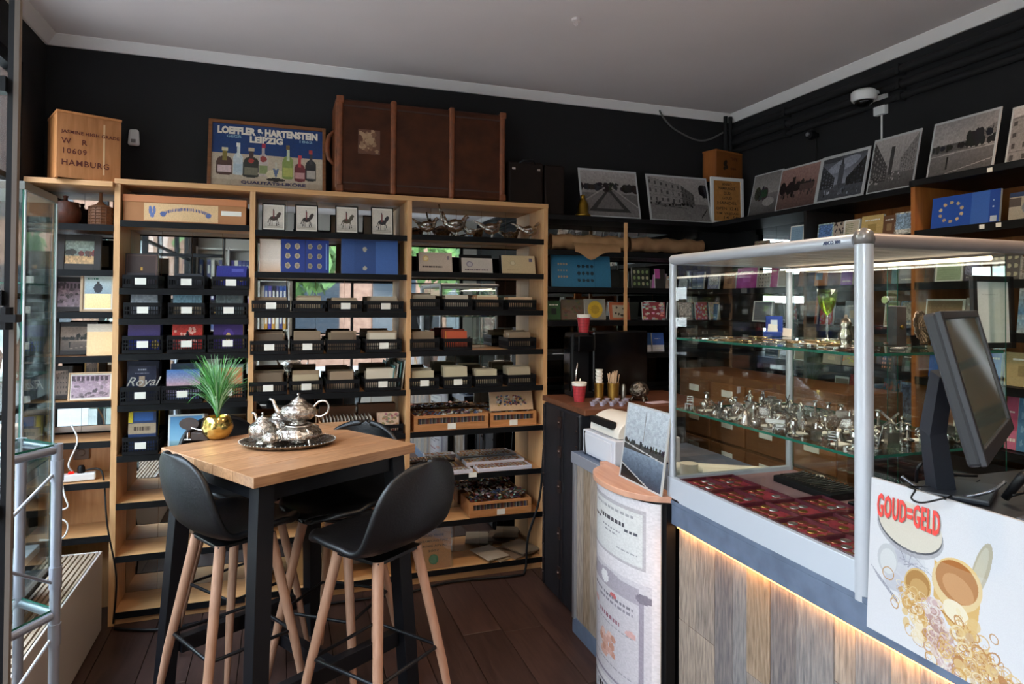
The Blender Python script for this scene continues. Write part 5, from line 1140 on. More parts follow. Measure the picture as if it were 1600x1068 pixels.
for (x0, x1, hh, nm) in ((500, 556, .13, 'left'), (560, 618, .135, 'right')):
    a, b = at(x0, 640, 'Y', 3.80).x, at(x1, 640, 'Y', 3.80).x; q = MB(); q.bx(0, b-a, 0, .02, 0, hh); tag(obj('box_lid', q, mat('brown_lid', '6E4A34', .7), None, (a, 3.81, zz), bevel=.002), 'brown box lid leaning at the back of the sixth shelf, ' + nm, 'box')
for k in range(4):
    p = at(610+k*5, 600, 'Y', 3.66); q = MB(); q.bx(-.002, .002, -.07, .07, 0, .13+.01*k); tag(obj('slim_booklet', q, mat('teal_card_%d' % (k % 2), ['4E7A78', 'B8B4A8'][k % 2], .6), None, (p.x+.002, 3.69, zsh(1, 4)), (0, .12, 0)), 'slim booklet leaning on the upright by the last crate, %s of four' % NUM[k], 'booklet')
# wooden trays with pins, right bay
PINM = [mat('pin_%d' % i, c, .35, .3) for i, c in enumerate(['8E4A3C', 'B0925A', '4A5C84', 'C6C0B6', '2A2A30', '5E7A68', 'A8A098', '7A4A58'])]
def pins(parent, x0, x1, y0, y1, z, n, size=.006, name='pins', zr=.01):
    q = MB()
    for i in range(n):
        x, y = R.uniform(x0, x1), R.uniform(y0, y1); s = size*R.uniform(.6, 1.3); M = Matrix.Translation((x, y, z+R.random()*zr))@Euler((R.uniform(-.6, .6), R.uniform(-.6, .6), R.random()*6)).to_matrix().to_4x4()
        q.box(0, 0, 0, s*2, s*1.6, s*.5, R.randrange(8), M)
    o = obj(name, q, PINM, parent); o['kind'] = 'stuff'; return o
def pin_tray(label, px0, px1, yf, dep, hgt, z, m_, n=160, slots=True, heap=0):
    a, b = at(px0, 660, 'Y', yf).x, at(px1, 660, 'Y', yf).x; w_ = b-a; o = thing('pin_tray', label, 'tray', ((a+b)/2, yf, z)); t = .008
    q = MB(); q.bx(-w_/2, w_/2, 0, t, 0, hgt*.45).bx(-w_/2, w_/2, 0, t, hgt*.82, hgt).bx(-w_/2, -w_/2+.02, 0, t, hgt*.45, hgt*.82).bx(w_/2-.02, w_/2, 0, t, hgt*.45, hgt*.82); obj('front_board', q, m_, o)
    q = MB(); q.bx(-w_/2, w_/2, dep-t, dep, 0, hgt).bx(-w_/2+t, w_/2-t, t, dep-t, 0, .005); obj('back_and_base', q, m_, o)
    for s_ in (-1, 1): q = MB(); q.bx(s_*w_/2, s_*(w_/2-t), t, dep-t, .005, hgt); obj('end_board', q, m_, o)
    link('label_card', LME, o, (0, -.001, hgt*.24))
    q = MB(); k = int((w_-.04)/.0075)
    for i in range(k): q.bx(-w_/2+.02+i*.0075, -w_/2+.0225+i*.0075, .012, .03, hgt*.4, hgt*.85, i % 8)
    s_ = obj('filed_pins', q, PINM, o); s_['kind'] = 'stuff'
    pins(o, -w_/2+.02, w_/2-.02, .04, dep-.02, hgt*.8, n, .009, 'loose_pins', .02+heap); return o, w_
z5 = zsh(2, 5)
pin_tray('wide wooden tray of badges with white label, sixth shelf of the right bay, left', 647, 763, 3.605, .20, .085, z5, BOXWOOD)
pin_tray('wooden tray of badges with white label at the right end of the sixth shelf', 766, 838, 3.62, .19, .08, z5, BOXWOOD, 60)
bb = stand('badge_board', 'pale board covered with round coloured badges standing on the right badge tray', 766, 833, 606, 640, 'Y', 3.66, z5+.083, Pic(40, 24, 'B99878').noise(.05).a, .01, .25)
q = MB()
for i in range(70):
    q.lathe([(0, 0), (.007, 0), (.005, .005), (0, .006)], n=8, mi=R.randrange(8), M=Matrix.Translation((R.uniform(-.09, .09), 0, R.uniform(.03, .085)))@Matrix.Rotation(PI/2, 4, 'X'))
o = obj('badge', q, PINM, bb); o['kind'] = 'stuff'
z6 = zsh(2, 6)
def coin_sheet(label, x0, x1, y0, y1, z, col, n, h_=.022, rot=0):
    o = thing('coin_sheet', label, 'tray', ((x0+x1)/2, (y0+y1)/2, z), (0, 0, rot)); w_, d_ = x1-x0, y1-y0
    q = MB(); q.bx(-w_/2, w_/2, -d_/2, d_/2, 0, h_); obj('tray_body', q, mat('tray_'+col, col, .6), o, bevel=.002)
    q = MB()
    nx = int(w_/.02); ny = int(d_/.02)
    for i in range(nx):
        for j in range(ny):
            x = -w_/2+.012+i*(w_-.02)/nx; y = -d_/2+.012+j*(d_-.02)/ny; q.lathe([(0, 0), (.0075, 0), (.0075, .003), (0, .0035)], (x+R.uniform(-.002, .002), y, h_), 8, R.randrange(3))
    c = obj('coin', q, COINM, o); c['kind'] = 'stuff'; return o
coin_sheet('white flat tray of coins, front right of the seventh shelf, right bay', 1.06, 1.385, 3.605, 3.71, z6, 'C4BEC4', 0)
coin_sheet('white flat tray of coins behind the front one on the seventh shelf', 1.02, 1.38, 3.715, 3.82, z6+.012, 'B8B2B8', 0)
coin_sheet('small white coin tray left on the seventh shelf beside the stool back', .84, 1.03, 3.605, 3.68, z6, 'BCB6BC', 0)
coin_sheet('brown tray of dull coins at the back left of the seventh shelf', .70, .99, 3.70, 3.82, z6, '5A3A2C', 0)
q = MB(); q.box(0, 0, 0, .045, .002, .028); p = at(739, 741, 'Y', 3.590); tag(obj('shelf_label', q, PAPER, None, (p.x, 3.5935, p.z-.002)), 'white shelf label on the black edge of the seventh shelf', 'label')
z7 = zsh(2, 7)
pin_tray('wooden tray heaped with mixed badges on the eighth shelf of the right bay', 735, 831, 3.605, .20, .085, z7, BOXWOOD, 240, heap=.03)
z8 = zsh(2, 8)
sg = Pic(50, 56, 'A06A40').noise(.08)
so2 = stand('cardboard_sign', 'brown cardboard sign with dark lettering and a green mark in a clear holder on the bottom shelf', 650, 705, 825, 888, 'Y', 3.62, z8, sg.a, .01, .12)
so2['label'] = 'brown card sign with dark letters and green recycling mark on the bottom shelf'
wv = max(v.co.x for v in so2.data.vertices)*2
for (t_, zf, ww) in (('OUD THEE', .72, .6), ('INZAMELING THEE', .60, .82), ('KRING AFVAL', .49, .75), ('2007', .38, .3)): fit_text(t_, wv*ww, wv*.055, INK, so2, (.0, -.001, wv*1.2*zf), bold=.0002, ext=.0003)
q = MB(); q.torus((0, 0, 0), .022, .006, 'Y', 12, 5).lathe([(0, -.001), (.018, -.001), (.018, .001), (0, .001)], n=12, M=Matrix.Rotation(PI/2, 4, 'X')); obj('green_mark', q, mat('green_mark_ink', '1E6A50', .6), so2, (.0, -.0015, .05))
q = MB(); q.bx(-wv/2-.008, wv/2+.008, -.012, -.009, 0, wv*1.25); obj('clear_holder', q, GLASS, so2)
for i, (x, w_, c) in enumerate(((.56, .14, '9A7048'), (.30, .12, 'A87C50'), (.14, .12, 'A07648'))):
    wooden_crate('plain_box', 'plain pale box on the bottom shelf behind the stool legs, %s from the sign' % NUM[i], x-w_/2, x+w_/2-.004, 3.64, 3.82, (z8 if x > .66 else zsh(1, 8)), (z8 if x > .66 else zsh(1, 8))+.20, mat('box_'+c, c, .6), [], BRN)
q = MB()
p = at(470, 815, 'Y', 3.66)
bsk = thing('wicker_basket', 'pale wicker basket on the eighth shelf seen between the stool legs', 'basket', (.21, 3.70, zsh(1, 7)))
q = MB(); q.lathe([(0, 0), (.085, 0), (.10, .09), (.094, .09), (.08, .006), (0, .006)], n=24, sy=.7); obj('body', q, mat('straw', 'A8804E', .7, kind='n', col2='7E5A30', scale=80, bump=.8), bsk, smooth='auto')
q = MB()
for k in range(7): q.torus((0, 0, .006+.013*k), .088+.0017*k*1.0, .004, 'Z', 26, 5)
q.v = [(x, y*.7, z) for x, y, z in q.v]; obj('woven_rings', q, mat('straw', 'A8804E'), bsk)
for i, (px, py, an, c) in enumerate(((745, 830, .5, '8E7A60'), (790, 850, .4, '6E5A48'), (760, 862, .3, 'A89A88'), (800, 835, .55, '5E4A3A'), (815, 860, .35, '7A6A58'))):
    p = at(px, py, 'Z', z8); q = MB(); q.bx(-.07, .07, -.1, .1, 0, .006); tag(obj('magazine', q, mat('mag_'+c, c, .4), None, (max(.76, min(1.36, p.x)), 3.71, z8+.0068*i), (0, 0, an)), 'old magazine lying flat on the bottom right shelf, %s from the bottom of the pile' % NUM[i], 'magazine', 'magazines on the bottom shelf')

# ================================================================== ON THE TABLE
# potted grass
gpp = at(338, 688, 'Z', TZ)
pg = thing('potted_grass', 'green artificial grass in a round gold pot on the table', 'plant', (gpp.x, gpp.y+.04, TZ+.0005))
prof = [(0, 0), (.03, 0), (.045, .008), (.058, .028), (.062, .05), (.058, .075), (.050, .09), (.046, .094), (.043, .09), (.05, .07), (0, .06)]
q = MB(); q.lathe(prof, n=16)
o = obj('pot', q, mat('faceted_gold', 'D2B56A', .16, 1.0), pg, smooth='auto')
GR = [mat('grass_blade', '5AA552', .5), mat('pale_grass_blade', 'A6CFA8', .5), mat('dark_grass_blade', '2F7436', .5)]
q = MB()
def blade(q, a, lean, L_, wd, mi, r=.02, z0=.07):
    n = 7; d = Vector((math.cos(a), math.sin(a), 0)); s = Vector((-d.y, d.x, 0)); vs = []
    for i in range(n+1):
        t = i/n; ang = lean*(t**1.3); rad = r*t+L_*.92*(math.sin(ang)*t*.75); z = z0+L_*t*(math.cos(ang*.75)); w_ = wd*(1-t)**.6+.0003
        p = d*rad+Vector((0, 0, z)); vs += [p-s*w_, p+d*-.001, p+s*w_]
    q.add(vs, [f for i in range(n) for f in ((i*3, i*3+1, i*3+4, i*3+3), (i*3+1, i*3+2, i*3+5, i*3+4))], mi)
for i in range(330): blade(q, R.random()*2*PI, abs(R.gauss(.5, .38)), R.uniform(.18, .285), R.uniform(.002, .0034), R.choices([0, 1, 2], [5, 4, 2])[0], R.uniform(.002, .03))
o = obj('grass_blades', q, GR, pg); o['kind'] = 'stuff'
# silver tray and tea service
tp = at(450, 694, 'Z', TZ); TX, TY = tp.x, tp.y+.0
tray = thing('silver_tray', 'large oval chased silver tray with beaded rim on the table', 'tray', (TX, TY, TZ+.0005), (0, 0, -.2))
sxr = .185; q = MB(); q.lathe([(0, .006), (sxr*.8, .006), (sxr*.86, .009), (sxr*.98, .018), (sxr, .018), (sxr*.9, .004), (sxr*.8, 0), (0, 0)], n=48, sy=.78); obj('plate', q, OLDSILVER, tray, smooth='auto')
q = MB()
for k in range(64): a_ = 2*PI*k/64; q.lathe([(0, -.004), (.004, 0), (0, .004)], (sxr*math.cos(a_), sxr*.78*math.sin(a_), .018), 6)
obj('beaded_rim', q, SILVER, tray, smooth=True)
def pot(name, label, px, py, r, zb, yoff=0, spout=-1, handle=1, lid=True, foot=.012, hs=.78, xy=None, ang=0):
    p = at(px, py, 'Z', zb) if xy is None else Vector((xy[0], xy[1], zb)); o = thing(name, label, name.split('_')[-1], (p.x, p.y+yoff, zb+.0005), (0, 0, -YAW+ang))
    q = MB(); h_ = r*hs*1.6; q.lathe([(0, 0), (r*.5, 0), (r*.48, foot*.4), (r*.32, foot), (r*.7, foot+h_*.10), (r*.97, foot+h_*.34), (r, foot+h_*.5), (r*.9, foot+h_*.72), (r*.55, foot+h_*.9), (r*.42, foot+h_*.95), (r*.45, foot+h_), (r*.36, foot+h_)], n=32); obj('body', q, OLDSILVER, o, smooth=True)
    if lid:
        q = MB(); q.lathe([(r*.43, 0), (r*.40, r*.06), (r*.22, r*.2), (r*.08, r*.26), (r*.05, r*.33), (r*.10, r*.40), (r*.09, r*.46), (0, r*.5)], (0, 0, foot+h_), 24); obj('lid', q, OLDSILVER, o, smooth=True)
    if spout:
        s = spout; q = MB(); q.tube([(s*r*.85, 0, foot+h_*.35), (s*r*1.15, 0, foot+h_*.5), (s*r*1.3, 0, foot+h_*.8), (s*r*1.42, 0, foot+h_*1.08), (s*r*1.62, 0, foot+h_*1.15)], [r*.2, r*.15, r*.1, r*.085, r*.07], 12); obj('spout', q, SILVER, o, smooth=True)
    if handle:
        s = handle; q = MB(); pts = [(s*r*.85, 0, foot+h_*.75), (s*r*1.15, 0, foot+h_*1.02), (s*r*1.5, 0, foot+h_*1.05), (s*r*1.68, 0, foot+h_*.8), (s*r*1.6, 0, foot+h_*.45), (s*r*1.25, 0, foot+h_*.25), (s*r*.92, 0, foot+h_*.3)]; q.curve(pts, r*.062, 10); obj('handle', q, SILVER, o, smooth=True)
    return o
ZTY = TZ+.008
def off(dx, dy): return (TX+rr.x*dx+fw.x*dy, TY+rr.y*dx+fw.y*dy)
pot('tea_pot', 'silver chased teapot at the back left of the tray', 0, 0, .068, ZTY, xy=off(-.058, .055), handle=0)
pot('sugar_bowl', 'squat chased silver bowl at the left front of the tray', 0, 0, .055, ZTY, xy=off(-.095, -.02), spout=0, handle=0, hs=.95)
pot('cream_jug', 'small chased silver jug at the front middle of the tray', 0, 0, .036, ZTY, xy=off(-.035, -.09), spout=-.6, handle=.7, lid=False)
stx, sty = off(.042, -.005)
sd = thing('kettle_stand', 'broad chased silver spirit stand carrying the upper teapot', 'stand', (stx, sty, ZTY), (0, 0, -YAW))
q = MB(); q.lathe([(0, 0), (.03, 0), (.034, .008), (.018, .014), (.03, .02), (.036, .04), (.03, .052), (0, .054)], n=24); obj('burner', q, OLDSILVER, sd, smooth=True)
q = MB(); q.lathe([(.062, .066), (.088, .050), (.092, .040), (.094, .028), (.084, .026), (.082, .045), (.060, .060)], n=40); obj('embossed_skirt', q, OLDSILVER, sd, smooth=True)
q = MB(); q.torus((0, 0, .072), .052, .004, 'Z', 30, 8); obj('ring', q, SILVER, sd, smooth=True)
for k in range(4):
    a_ = PI/4+k*PI/2; q = MB(); q.tube([(math.cos(a_)*.05, math.sin(a_)*.05, .072), (math.cos(a_)*.085, math.sin(a_)*.085, .055), (math.cos(a_)*.086, math.sin(a_)*.086, .02), (math.cos(a_)*.098, math.sin(a_)*.098, .003)], [.004, .005, .005, .006], 8); obj('leg', q, SILVER, sd, smooth=True)
pot('tea_pot', 'silver chased teapot raised on the stand, spout to the left and handle right', 0, 0, .072, ZTY+.075, xy=off(.042, -.005), hs=.66, foot=.012)
# box with brush behind the stool
bx_ = at(307, 688, 'Z', TZ)
cbx = thing('wooden_box', 'small brown wooden holder with an upright paddle at the left edge of the table', 'holder', (bx_.x+.012, bx_.y+.02, TZ), (0, 0, -.3))
q = MB(); q.bx(-.03, .04, -.02, .02, 0, .032); obj('body', q, DWOOD, cbx, bevel=.002)
q = MB(); q.lathe([(0, 0), (.025, 0), (.025, .004), (0, .004)], n=20, sy=1.6, M=Matrix.Translation((-.045, 0, .065))@Matrix.Rotation(PI/2, 4, 'X')@Matrix.Rotation(PI/2, 4, 'Z')); obj('paddle', q, DWOOD, cbx)
q = MB(); q.tube([(-.03, -.015, .05), (.05, -.02, .034)], .003, 8).bx(-.06, -.03, -.012, .012, 0, .004).bx(-.05, -.046, -.01, .01, 0, .03); obj('metal_fitting', q, SILVER, cbx)

# ================================================================== BLACK TRUNK WITH BOARD, COFFEE MACHINE
XT0, XT1, YT0, YT1 = 1.372, 1.98, 2.935, 3.40
BT = mat('black_trunk_fibre', '17181E', .5, kind='n', col2='0F1014', scale=14, bump=.2)
bt = thing('steamer_trunk', 'old upright black steamer trunk with worn metal fittings beside the counter', 'trunk', (0, 0, 0))
q = MB(); q.bx(XT0, XT1, YT0, YT1, .01, 1.0); obj('body', q, BT, bt, bevel=.012, seg=3)
WM = mat('worn_metal', '4A3A36', .4, .8)
for y in (YT0+.02, 3.13, 3.17, YT1-.02):
    q = MB(); q.bx(XT0-.006, XT0+.004, y-.012, y+.012, .02, .99); obj('edge_band', q, mat('dark_band', '1C1A1E', .4, .3), bt, bevel=.002)
for z in (.16, .36, .60, .78, .93):
    for y in (3.15,):
        q = MB(); q.box(XT0-.010, y, z, .010, .035, .06).lathe([(0, 0), (.012, 0), (.008, .008), (0, .01)], n=10, M=Matrix.Translation((XT0-.014, y, z))@Matrix.Rotation(-PI/2, 4, 'Y')); obj('latch', q, WM, bt, bevel=.003)
for y in (YT0+.02, YT1-.02):
    for z in np.linspace(.08, .92, 12): q = MB(); q.lathe([(0, 0), (.006, 0), (.004, .004), (0, .005)], n=8, M=Matrix.Translation((XT0-.006, y, z))@Matrix.Rotation(-PI/2, 4, 'Y')); obj('rivet', q, WM, bt)
q = MB(); q.bx(1.385, 2.16, 2.90, 3.45, 1.001, 1.03); tag(obj('wooden_board', q, mat('walnut_board', '7E4E34', .45, kind='wood', col2='5E3522', scale=6, stretch=(1, 8, 8)), bevel=.003), 'reddish brown board lying on the black trunk, serving as coffee table', 'board')
ZC_ = 1.0305
cm = thing('coffee_machine', 'glossy black coffee machine standing on the wooden board', 'coffee machine', (0, 0, ZC_))
GB = mat('gloss_black', '08080A', .12); pA, pB, pC = at(893, 600, 'Y', 3.34).x, at(922, 600, 'Y', 3.34).x, at(1007, 600, 'Y', 3.34).x; zt = at(950, 517, 'Y', 3.32).z-ZC_
q = MB(); q.bx(pB, pC, 3.30, 3.445, 0.004, zt); obj('body', q, GB, cm, bevel=.012, seg=3)
q = MB(); q.bx(pA, pB-.004, 3.34, 3.44, .0, zt-.01); obj('brewing_column', q, BLACK, cm, bevel=.008)
q = MB(); q.bx(pA+.008, pB-.012, 3.27, 3.34, zt-.11, zt-.02); obj('spout_head', q, GB, cm, bevel=.006)
q = MB(); q.bx(pA, pB-.01, 3.27, 3.34, .0, .03); obj('drip_tray', q, STEEL, cm, bevel=.003)
q = MB(); q.tube([(pA+.02, 3.335, .05), (pA+.02, 3.325, .12), (pA+.03, 3.325, .19)], .006, 8).tube([(pA+.05, 3.335, .04), (pA+.045, 3.325, .1)], .005, 8); obj('steam_pipe', q, SILVER, cm, smooth=True)
q = MB(); q.bx(pA-.006, pA, 3.35, 3.43, .03, zt-.03); obj('side_chrome', q, mat('dark_chrome', '55585E', .15, 1.0), cm)
# red paper cups
CUP = mat('red_check', 'B8323A', .5, kind='n', col2='9A2830', scale=60); CUPW = mat('cup_rim', 'E6E0D6', .5)
def cup(label, x, y, z):
    o = thing('paper_cup', label, 'cup', (x, y, z), group='red checked paper cups')
    q = MB(); q.lathe([(0, 0), (.026, 0), (.036, .085), (.034, .085), (.025, .004), (0, .004)], n=24); obj('wall', q, CUP, o, smooth='auto')
    q = MB()
    for zz_ in (.018, .034, .05, .066): r_ = .0262+.01*zz_/.085; q.torus((0, 0, zz_), r_, .0007, 'Z', 24, 4)
    for k in range(12): a_ = 2*PI*k/12; q.tube([(math.cos(a_)*.0262, math.sin(a_)*.0262, .002), (math.cos(a_)*.0362, math.sin(a_)*.0362, .083)], .0007, 4)
    obj('check_lines', q, mat('check_ink', '7A1C26', .6), o)
    q = MB()
    for k in range(3): q.torus((0, 0, .086+.006*k), .036+.0006*k, .003, 'Z', 24, 6)
    q.lathe([(.034, .084), (.037, .086), (.038, .102), (.035, .102)], n=24); obj('stacked_rims', q, CUPW, o, smooth=True)
cp = at(912, 516, 'Y', 3.39); cup('red checked paper cup standing on top of the coffee machine', cp.x-.0, 3.39, ZC_+zt+.0005 if cp.x > pB else ZC_+zt-.0095)
cp = at(905, 627, 'Z', 1.0305); cup('red checked stack of paper cups at the front of the wooden board', cp.x, cp.y, 1.0305)
HM = mat('brushed_gold', 'A8823E', .3, .9)
for (px, nm, fill) in ((936, 'left', 'cups'), (958, 'right', 'sticks')):
    p = at(px, 626, 'Z', 1.0305); o = thing('gold_holder', 'gold tumbler on the wooden board holding %s' % ('white paper lids' if fill == 'cups' else 'many wooden stirrers'), 'holder', (p.x, p.y, 1.0305))
    r_ = .032 if fill == 'sticks' else .026; q = MB(); q.lathe([(0, 0), (r_*.85, 0), (r_, .095), (r_*.95, .095), (r_*.8, .005), (0, .005)], n=24); obj('tumbler', q, HM, o, smooth='auto')
    if fill == 'cups':
        q = MB()
        for k in range(6): q.lathe([(.016, .06+.018*k), (.020, .076+.018*k), (.015, .076+.018*k)], n=18)
        obj('paper_lids', q, CUPW, o, smooth='auto')
    else:
        for k in range(34):
            a_ = R.random()*6.28; rr_ = R.uniform(0, .022); t_ = R.uniform(.15, .3); q = MB(); x, y = rr_*math.cos(a_), rr_*math.sin(a_)
            q.tube([(x*.6, y*.6, .01), (x*1.5, y*1.5, .15+R.uniform(-.012, .01))], .0022, 5); obj('stirrer', q, mat('stirrer_wood', 'C9A98A', .6), o)
CR = mat('creamer_foil', 'B9B4C9', .35, .2)
q = MB(); q.lathe([(0, 0), (.010, 0), (.014, .018), (.016, .02), (0, .0215)], n=14); cme_ = q.mesh('creamer_cup', CR, 'auto')
k = 0
for i in range(3):
    for j in range(4):
        p = at(926+15*j+4*i, 634-3*i, 'Z', 1.0305); k += 1
        tag(link('creamer_cup', cme_, None, (p.x, p.y, 1.031)), 'small lilac white creamer cup in front of the gold tumblers', 'cup', 'creamer cups on the wooden board')
p = at(974, 625, 'Z', 1.0305); q = MB(); q.lathe([(0, 0), (.014, 0), (.015, .05), (.013, .075), (.009, .085), (0, .086)], n=16); tag(obj('sugar_shaker', q, mat('steel_shaker', '8E8880', .3, .9), None, (p.x, p.y, 1.0305), smooth='auto'), 'slim metal shaker between the stirrers and the silver sculpture', 'shaker')
p = at(998, 626, 'Z', 1.0305); sc2 = thing('silver_sculpture', 'lumpy chased silver sugar bowl at the right of the wooden board', 'bowl', (p.x+.005, p.y+.005, 1.0305))
q = MB(); q.lathe([(0, .015), (.03, .018), (.05, .04), (.052, .06), (.04, .085), (.02, .10), (0, .105)], n=24); obj('body', q, mat('dull_silver', '8E867C', .3, 1.0, kind='n', col2='3E362E', scale=60, bump=1.5), sc2, smooth=True)
for a_ in (0, PI/2, PI, 3*PI/2): q = MB(); q.tube([(math.cos(a_)*.03, math.sin(a_)*.03, .03), (math.cos(a_)*.045, math.sin(a_)*.045, .015), (math.cos(a_)*.05, math.sin(a_)*.05, .001)], [.007, .006, .008], 8); obj('foot', q, MATS['dull_silver'], sc2, smooth=True)
q = MB(); p = at(1028, 629, 'Z', 1.0305); q.box(0, 0, .002, .12, .06, .003); tag(obj('paper_slip', q, mat('pink_slip', 'C9B0B8', .6), None, (p.x, p.y, 1.031), (0, 0, .2)), 'pale pink paper slip lying at the right end of the wooden board', 'paper')

# ================================================================== CASH REGISTER AND STANDING PHOTOGRAPH
ZK = ZT+.0005
rg = thing('cash_register', 'white cash register with rounded paper cover on the far end of the counter', 'cash register', (0, 0, ZK))
WP = mat('white_plastic', 'BFC0C8', .45)
q = MB(); q.bx(1.335, 1.66, 2.505, 2.815, 0.006, .115); obj('cash_drawer', q, WP, rg, bevel=.006, seg=3)
q = MB(); q.bx(1.331, 1.336, 2.53, 2.79, .02, .10); obj('drawer_front', q, mat('white_plastic_front', 'C6C6CC', .4), rg, bevel=.002)
q = MB(); n = 14; pr_ = [(1.36+.11*(1-math.cos(t)), .12+.075*math.sin(t)+.01) for t in np.linspace(0, PI/2, n)]
vs = [(x, 2.52, z) for x, z in pr_]+[(1.62, 2.52, .17), (1.62, 2.52, .118), (1.36, 2.52, .118)]; vs += [(x, 2.79, z) for x, y, z in vs]; k = len(vs)//2
q.add(vs, [tuple(range(k))[::-1], tuple(range(k, 2*k))]+[(i, (i+1) % k, k+(i+1) % k, k+i) for i in range(k)]); obj('rounded_cover', q, mat('cream_plastic', 'CFC8BE', .4), rg, smooth='auto', bevel=.004)
q = MB(); q.bx(1.375, 1.395, 2.60, 2.66, .12, .165); obj('display_neck', q, BLACK, rg, bevel=.004)
q = MB(); q.bx(1.345, 1.375, 2.56, 2.76, .155, .185); obj('customer_display', q, BLACK, rg, bevel=.004)
q = MB(); q.tube([(1.3325, 2.79, .11), (1.3285, 2.785, .07), (1.3265, 2.775, .03), (1.327, 2.77, .005)], .003, 6); obj('cable', q, BLACK, rg, smooth=True)
a, b = at(967, 743, 'Z', ZT+.023), at(1033, 776, 'Z', ZT+.023)
zt_ = at(1038, 662, 'Y', b.y).z; ww = (b-a).length; img = bw('tower', 60, 90, (.95, 1, 1.08), .02)
ta = at(985, 641, 'Y', a.y)
o = link('old_photograph', print_mesh('old_photograph', ww, .29, .005, img, PRINTG), None, ((a.x+b.x)/2, (a.y+b.y)/2, ZT+.0232), (-.14, .0, math.atan2(b.y-a.y, b.x-a.x)))
tag(o, 'bluish harbour photograph with a tall tower, leaning against the glass case on the pink board', 'photograph')

# ================================================================== POSTER PANEL, DESK, MONITOR
PY0, PY1, PZ0, PZ1 = .30, 1.185, ZT-.045, 1.142
gpz = Pic(330, 310, 'DCDCE2')
W_, H_ = PY1-PY0, PZ1-PZ0
gs = .35   # the printed drawing lies in the first 35 cm of the panel
def U(u): return u*gs/.36
gpz.a[:] = np.array(h('DEDEE4'))
for i in range(14): gpz.ell(U(.3+R.uniform(-.16, .12)), .46+R.uniform(-.12, .14), U(.07), .06, R.choice(['C9CAD2', 'B9BAC6', 'D2D2DA', 'A8AAB8']), R.random()*3, .5)
gpz.ell(U(.14), .50, U(.075), .10, 'C2C4C8').ell(U(.145), .49, U(.06), .08, 'D6D8DA')
for k in range(4): gpz.line(U(.02+.015*k), .42-.018*k, U(.22), .27-.006*k, .0018, '77798A')
for i in range(12): gpz.line(U(R.uniform(.18, .38)), R.uniform(.5, .64), U(R.uniform(.25, .46)), R.uniform(.45, .6), .002, R.choice(['8E90A0', 'A4A6B4', '6E7080']))
gpz.ell(U(.74), .66, U(.045), .17, 'B9B09A', -.25).ell(U(.735), .66, U(.03), .14, 'C9C2AE', -.25)
gold = ['C98E3A', 'B5752A', 'E0B870', 'D6A458', 'F0DDB0', 'A8642A', 'C9A070', 'EAD2A0']
gpz.ell(U(.355), .42, U(.09), .105, 'D9B068', -.3).ell(U(.355), .42, U(.082), .09, 'A8702A', -.3).ell(U(.365), .40, U(.06), .06, 'C4924A', -.3)
gpz.poly([(U(.46), .62), (U(.46), .40), (U(.56), .27), (U(.72), .24), (U(.74), .46)], 'D9A958').ell(U(.6), .52, U(.15), .155, 'E6C68A', -.5).ell(U(.6), .535, U(.13), .12, 'B06E34', -.5).ell(U(.61), .50, U(.1), .07, 'C98A50', -.5)
gpz.ell(U(.6), .36, U(.08), .06, 'F2E4C4', -.4).line(U(.48), .35, U(.73), .22, .004, 'A86A2A')
def scatter(u0, v0, u1, v1, n, su, sv, cols):
    for i in range(n*2):
        t_ = R.random(); u = u0+(u1-u0)*t_+R.gauss(0, su); v = v0+(v1-v0)*t_+R.gauss(0, sv); r_ = R.uniform(.015, .045)
        c_ = R.choice(cols); gpz.ell(U(u), v, U(r_), r_*R.uniform(.5, 1.15), c_, R.random()*3, .8, R.uniform(.14, .3) if R.random() < .85 else None)
scatter(.26, .34, .50, .10, 70, .04, .05, ['C98E3A', 'E0B870', 'D6A458', 'EAD2A0', 'F0E0C0', 'B5752A'])
scatter(.45, .26, .60, .04, 60, .03, .06, ['C9A0A0', 'B58A84', 'D9C0B8', 'A87A70', 'E6D6CE'])
scatter(.62, .24, 1.05, -.08, 130, .04, .06, gold)
scatter(.55, .16, .8, -.08, 40, .04, .04, gold)
# the drawing runs on downhill; its lower part is clipped by the edge of the panel
gpz.ell(U(.285), .735, U(.232), .155, '8A8A90', -.1, .55); gpz.ell(U(.285), .755, U(.225), .150, '3E4046', -.1, .75); gpz.ell(U(.285), .765, U(.222), .147, 'DCD4C6', -.1)
gpz.noise(.03)
mk = (gpz.V < .62)[..., None]; gpz.a = np.where(mk, gpz.a*.80+np.array(h('E2E0E2'))*.20, gpz.a)
po = thing('gold_poster', 'white poster panel reading GOUD=GELD above printed gold jewellery on the counter front', 'poster', (XC-.012, (PY0+PY1)/2, PZ0), (-.045, 0, -PI/2))
gpz.a = gpz.a*.82
q = MB(); q.bx(-W_/2, W_/2, 0, .008, 0, H_/math.cos(.045)); obj('panel', q, mat('poster_white', tuple(c*.82 for c in h('DEDEE4')), .4), po)
link('print', print_mesh('print', .36, H_/math.cos(.045), .0012, gpz.a, PRINTG, (.74, .74, .76)), po, (-W_/2+.18, -.0014, 0))
REDP = mat('red_lettering', 'D63A34', .4)
gx0, gx1 = -W_/2+.36*U(.075), -W_/2+.36*U(.50)
tw = gx1-gx0; chars = 'GOUD=GELD'; 
mes = text_mesh(chars, 1.0, ext=0, bold=0); xs = [v.co.x for v in mes.vertices]; ys = [v.co.y for v in mes.vertices]; mn, mx_, hy = min(xs), max(xs)*1.12, max(ys)-min(ys); bpy.data.meshes.remove(mes)
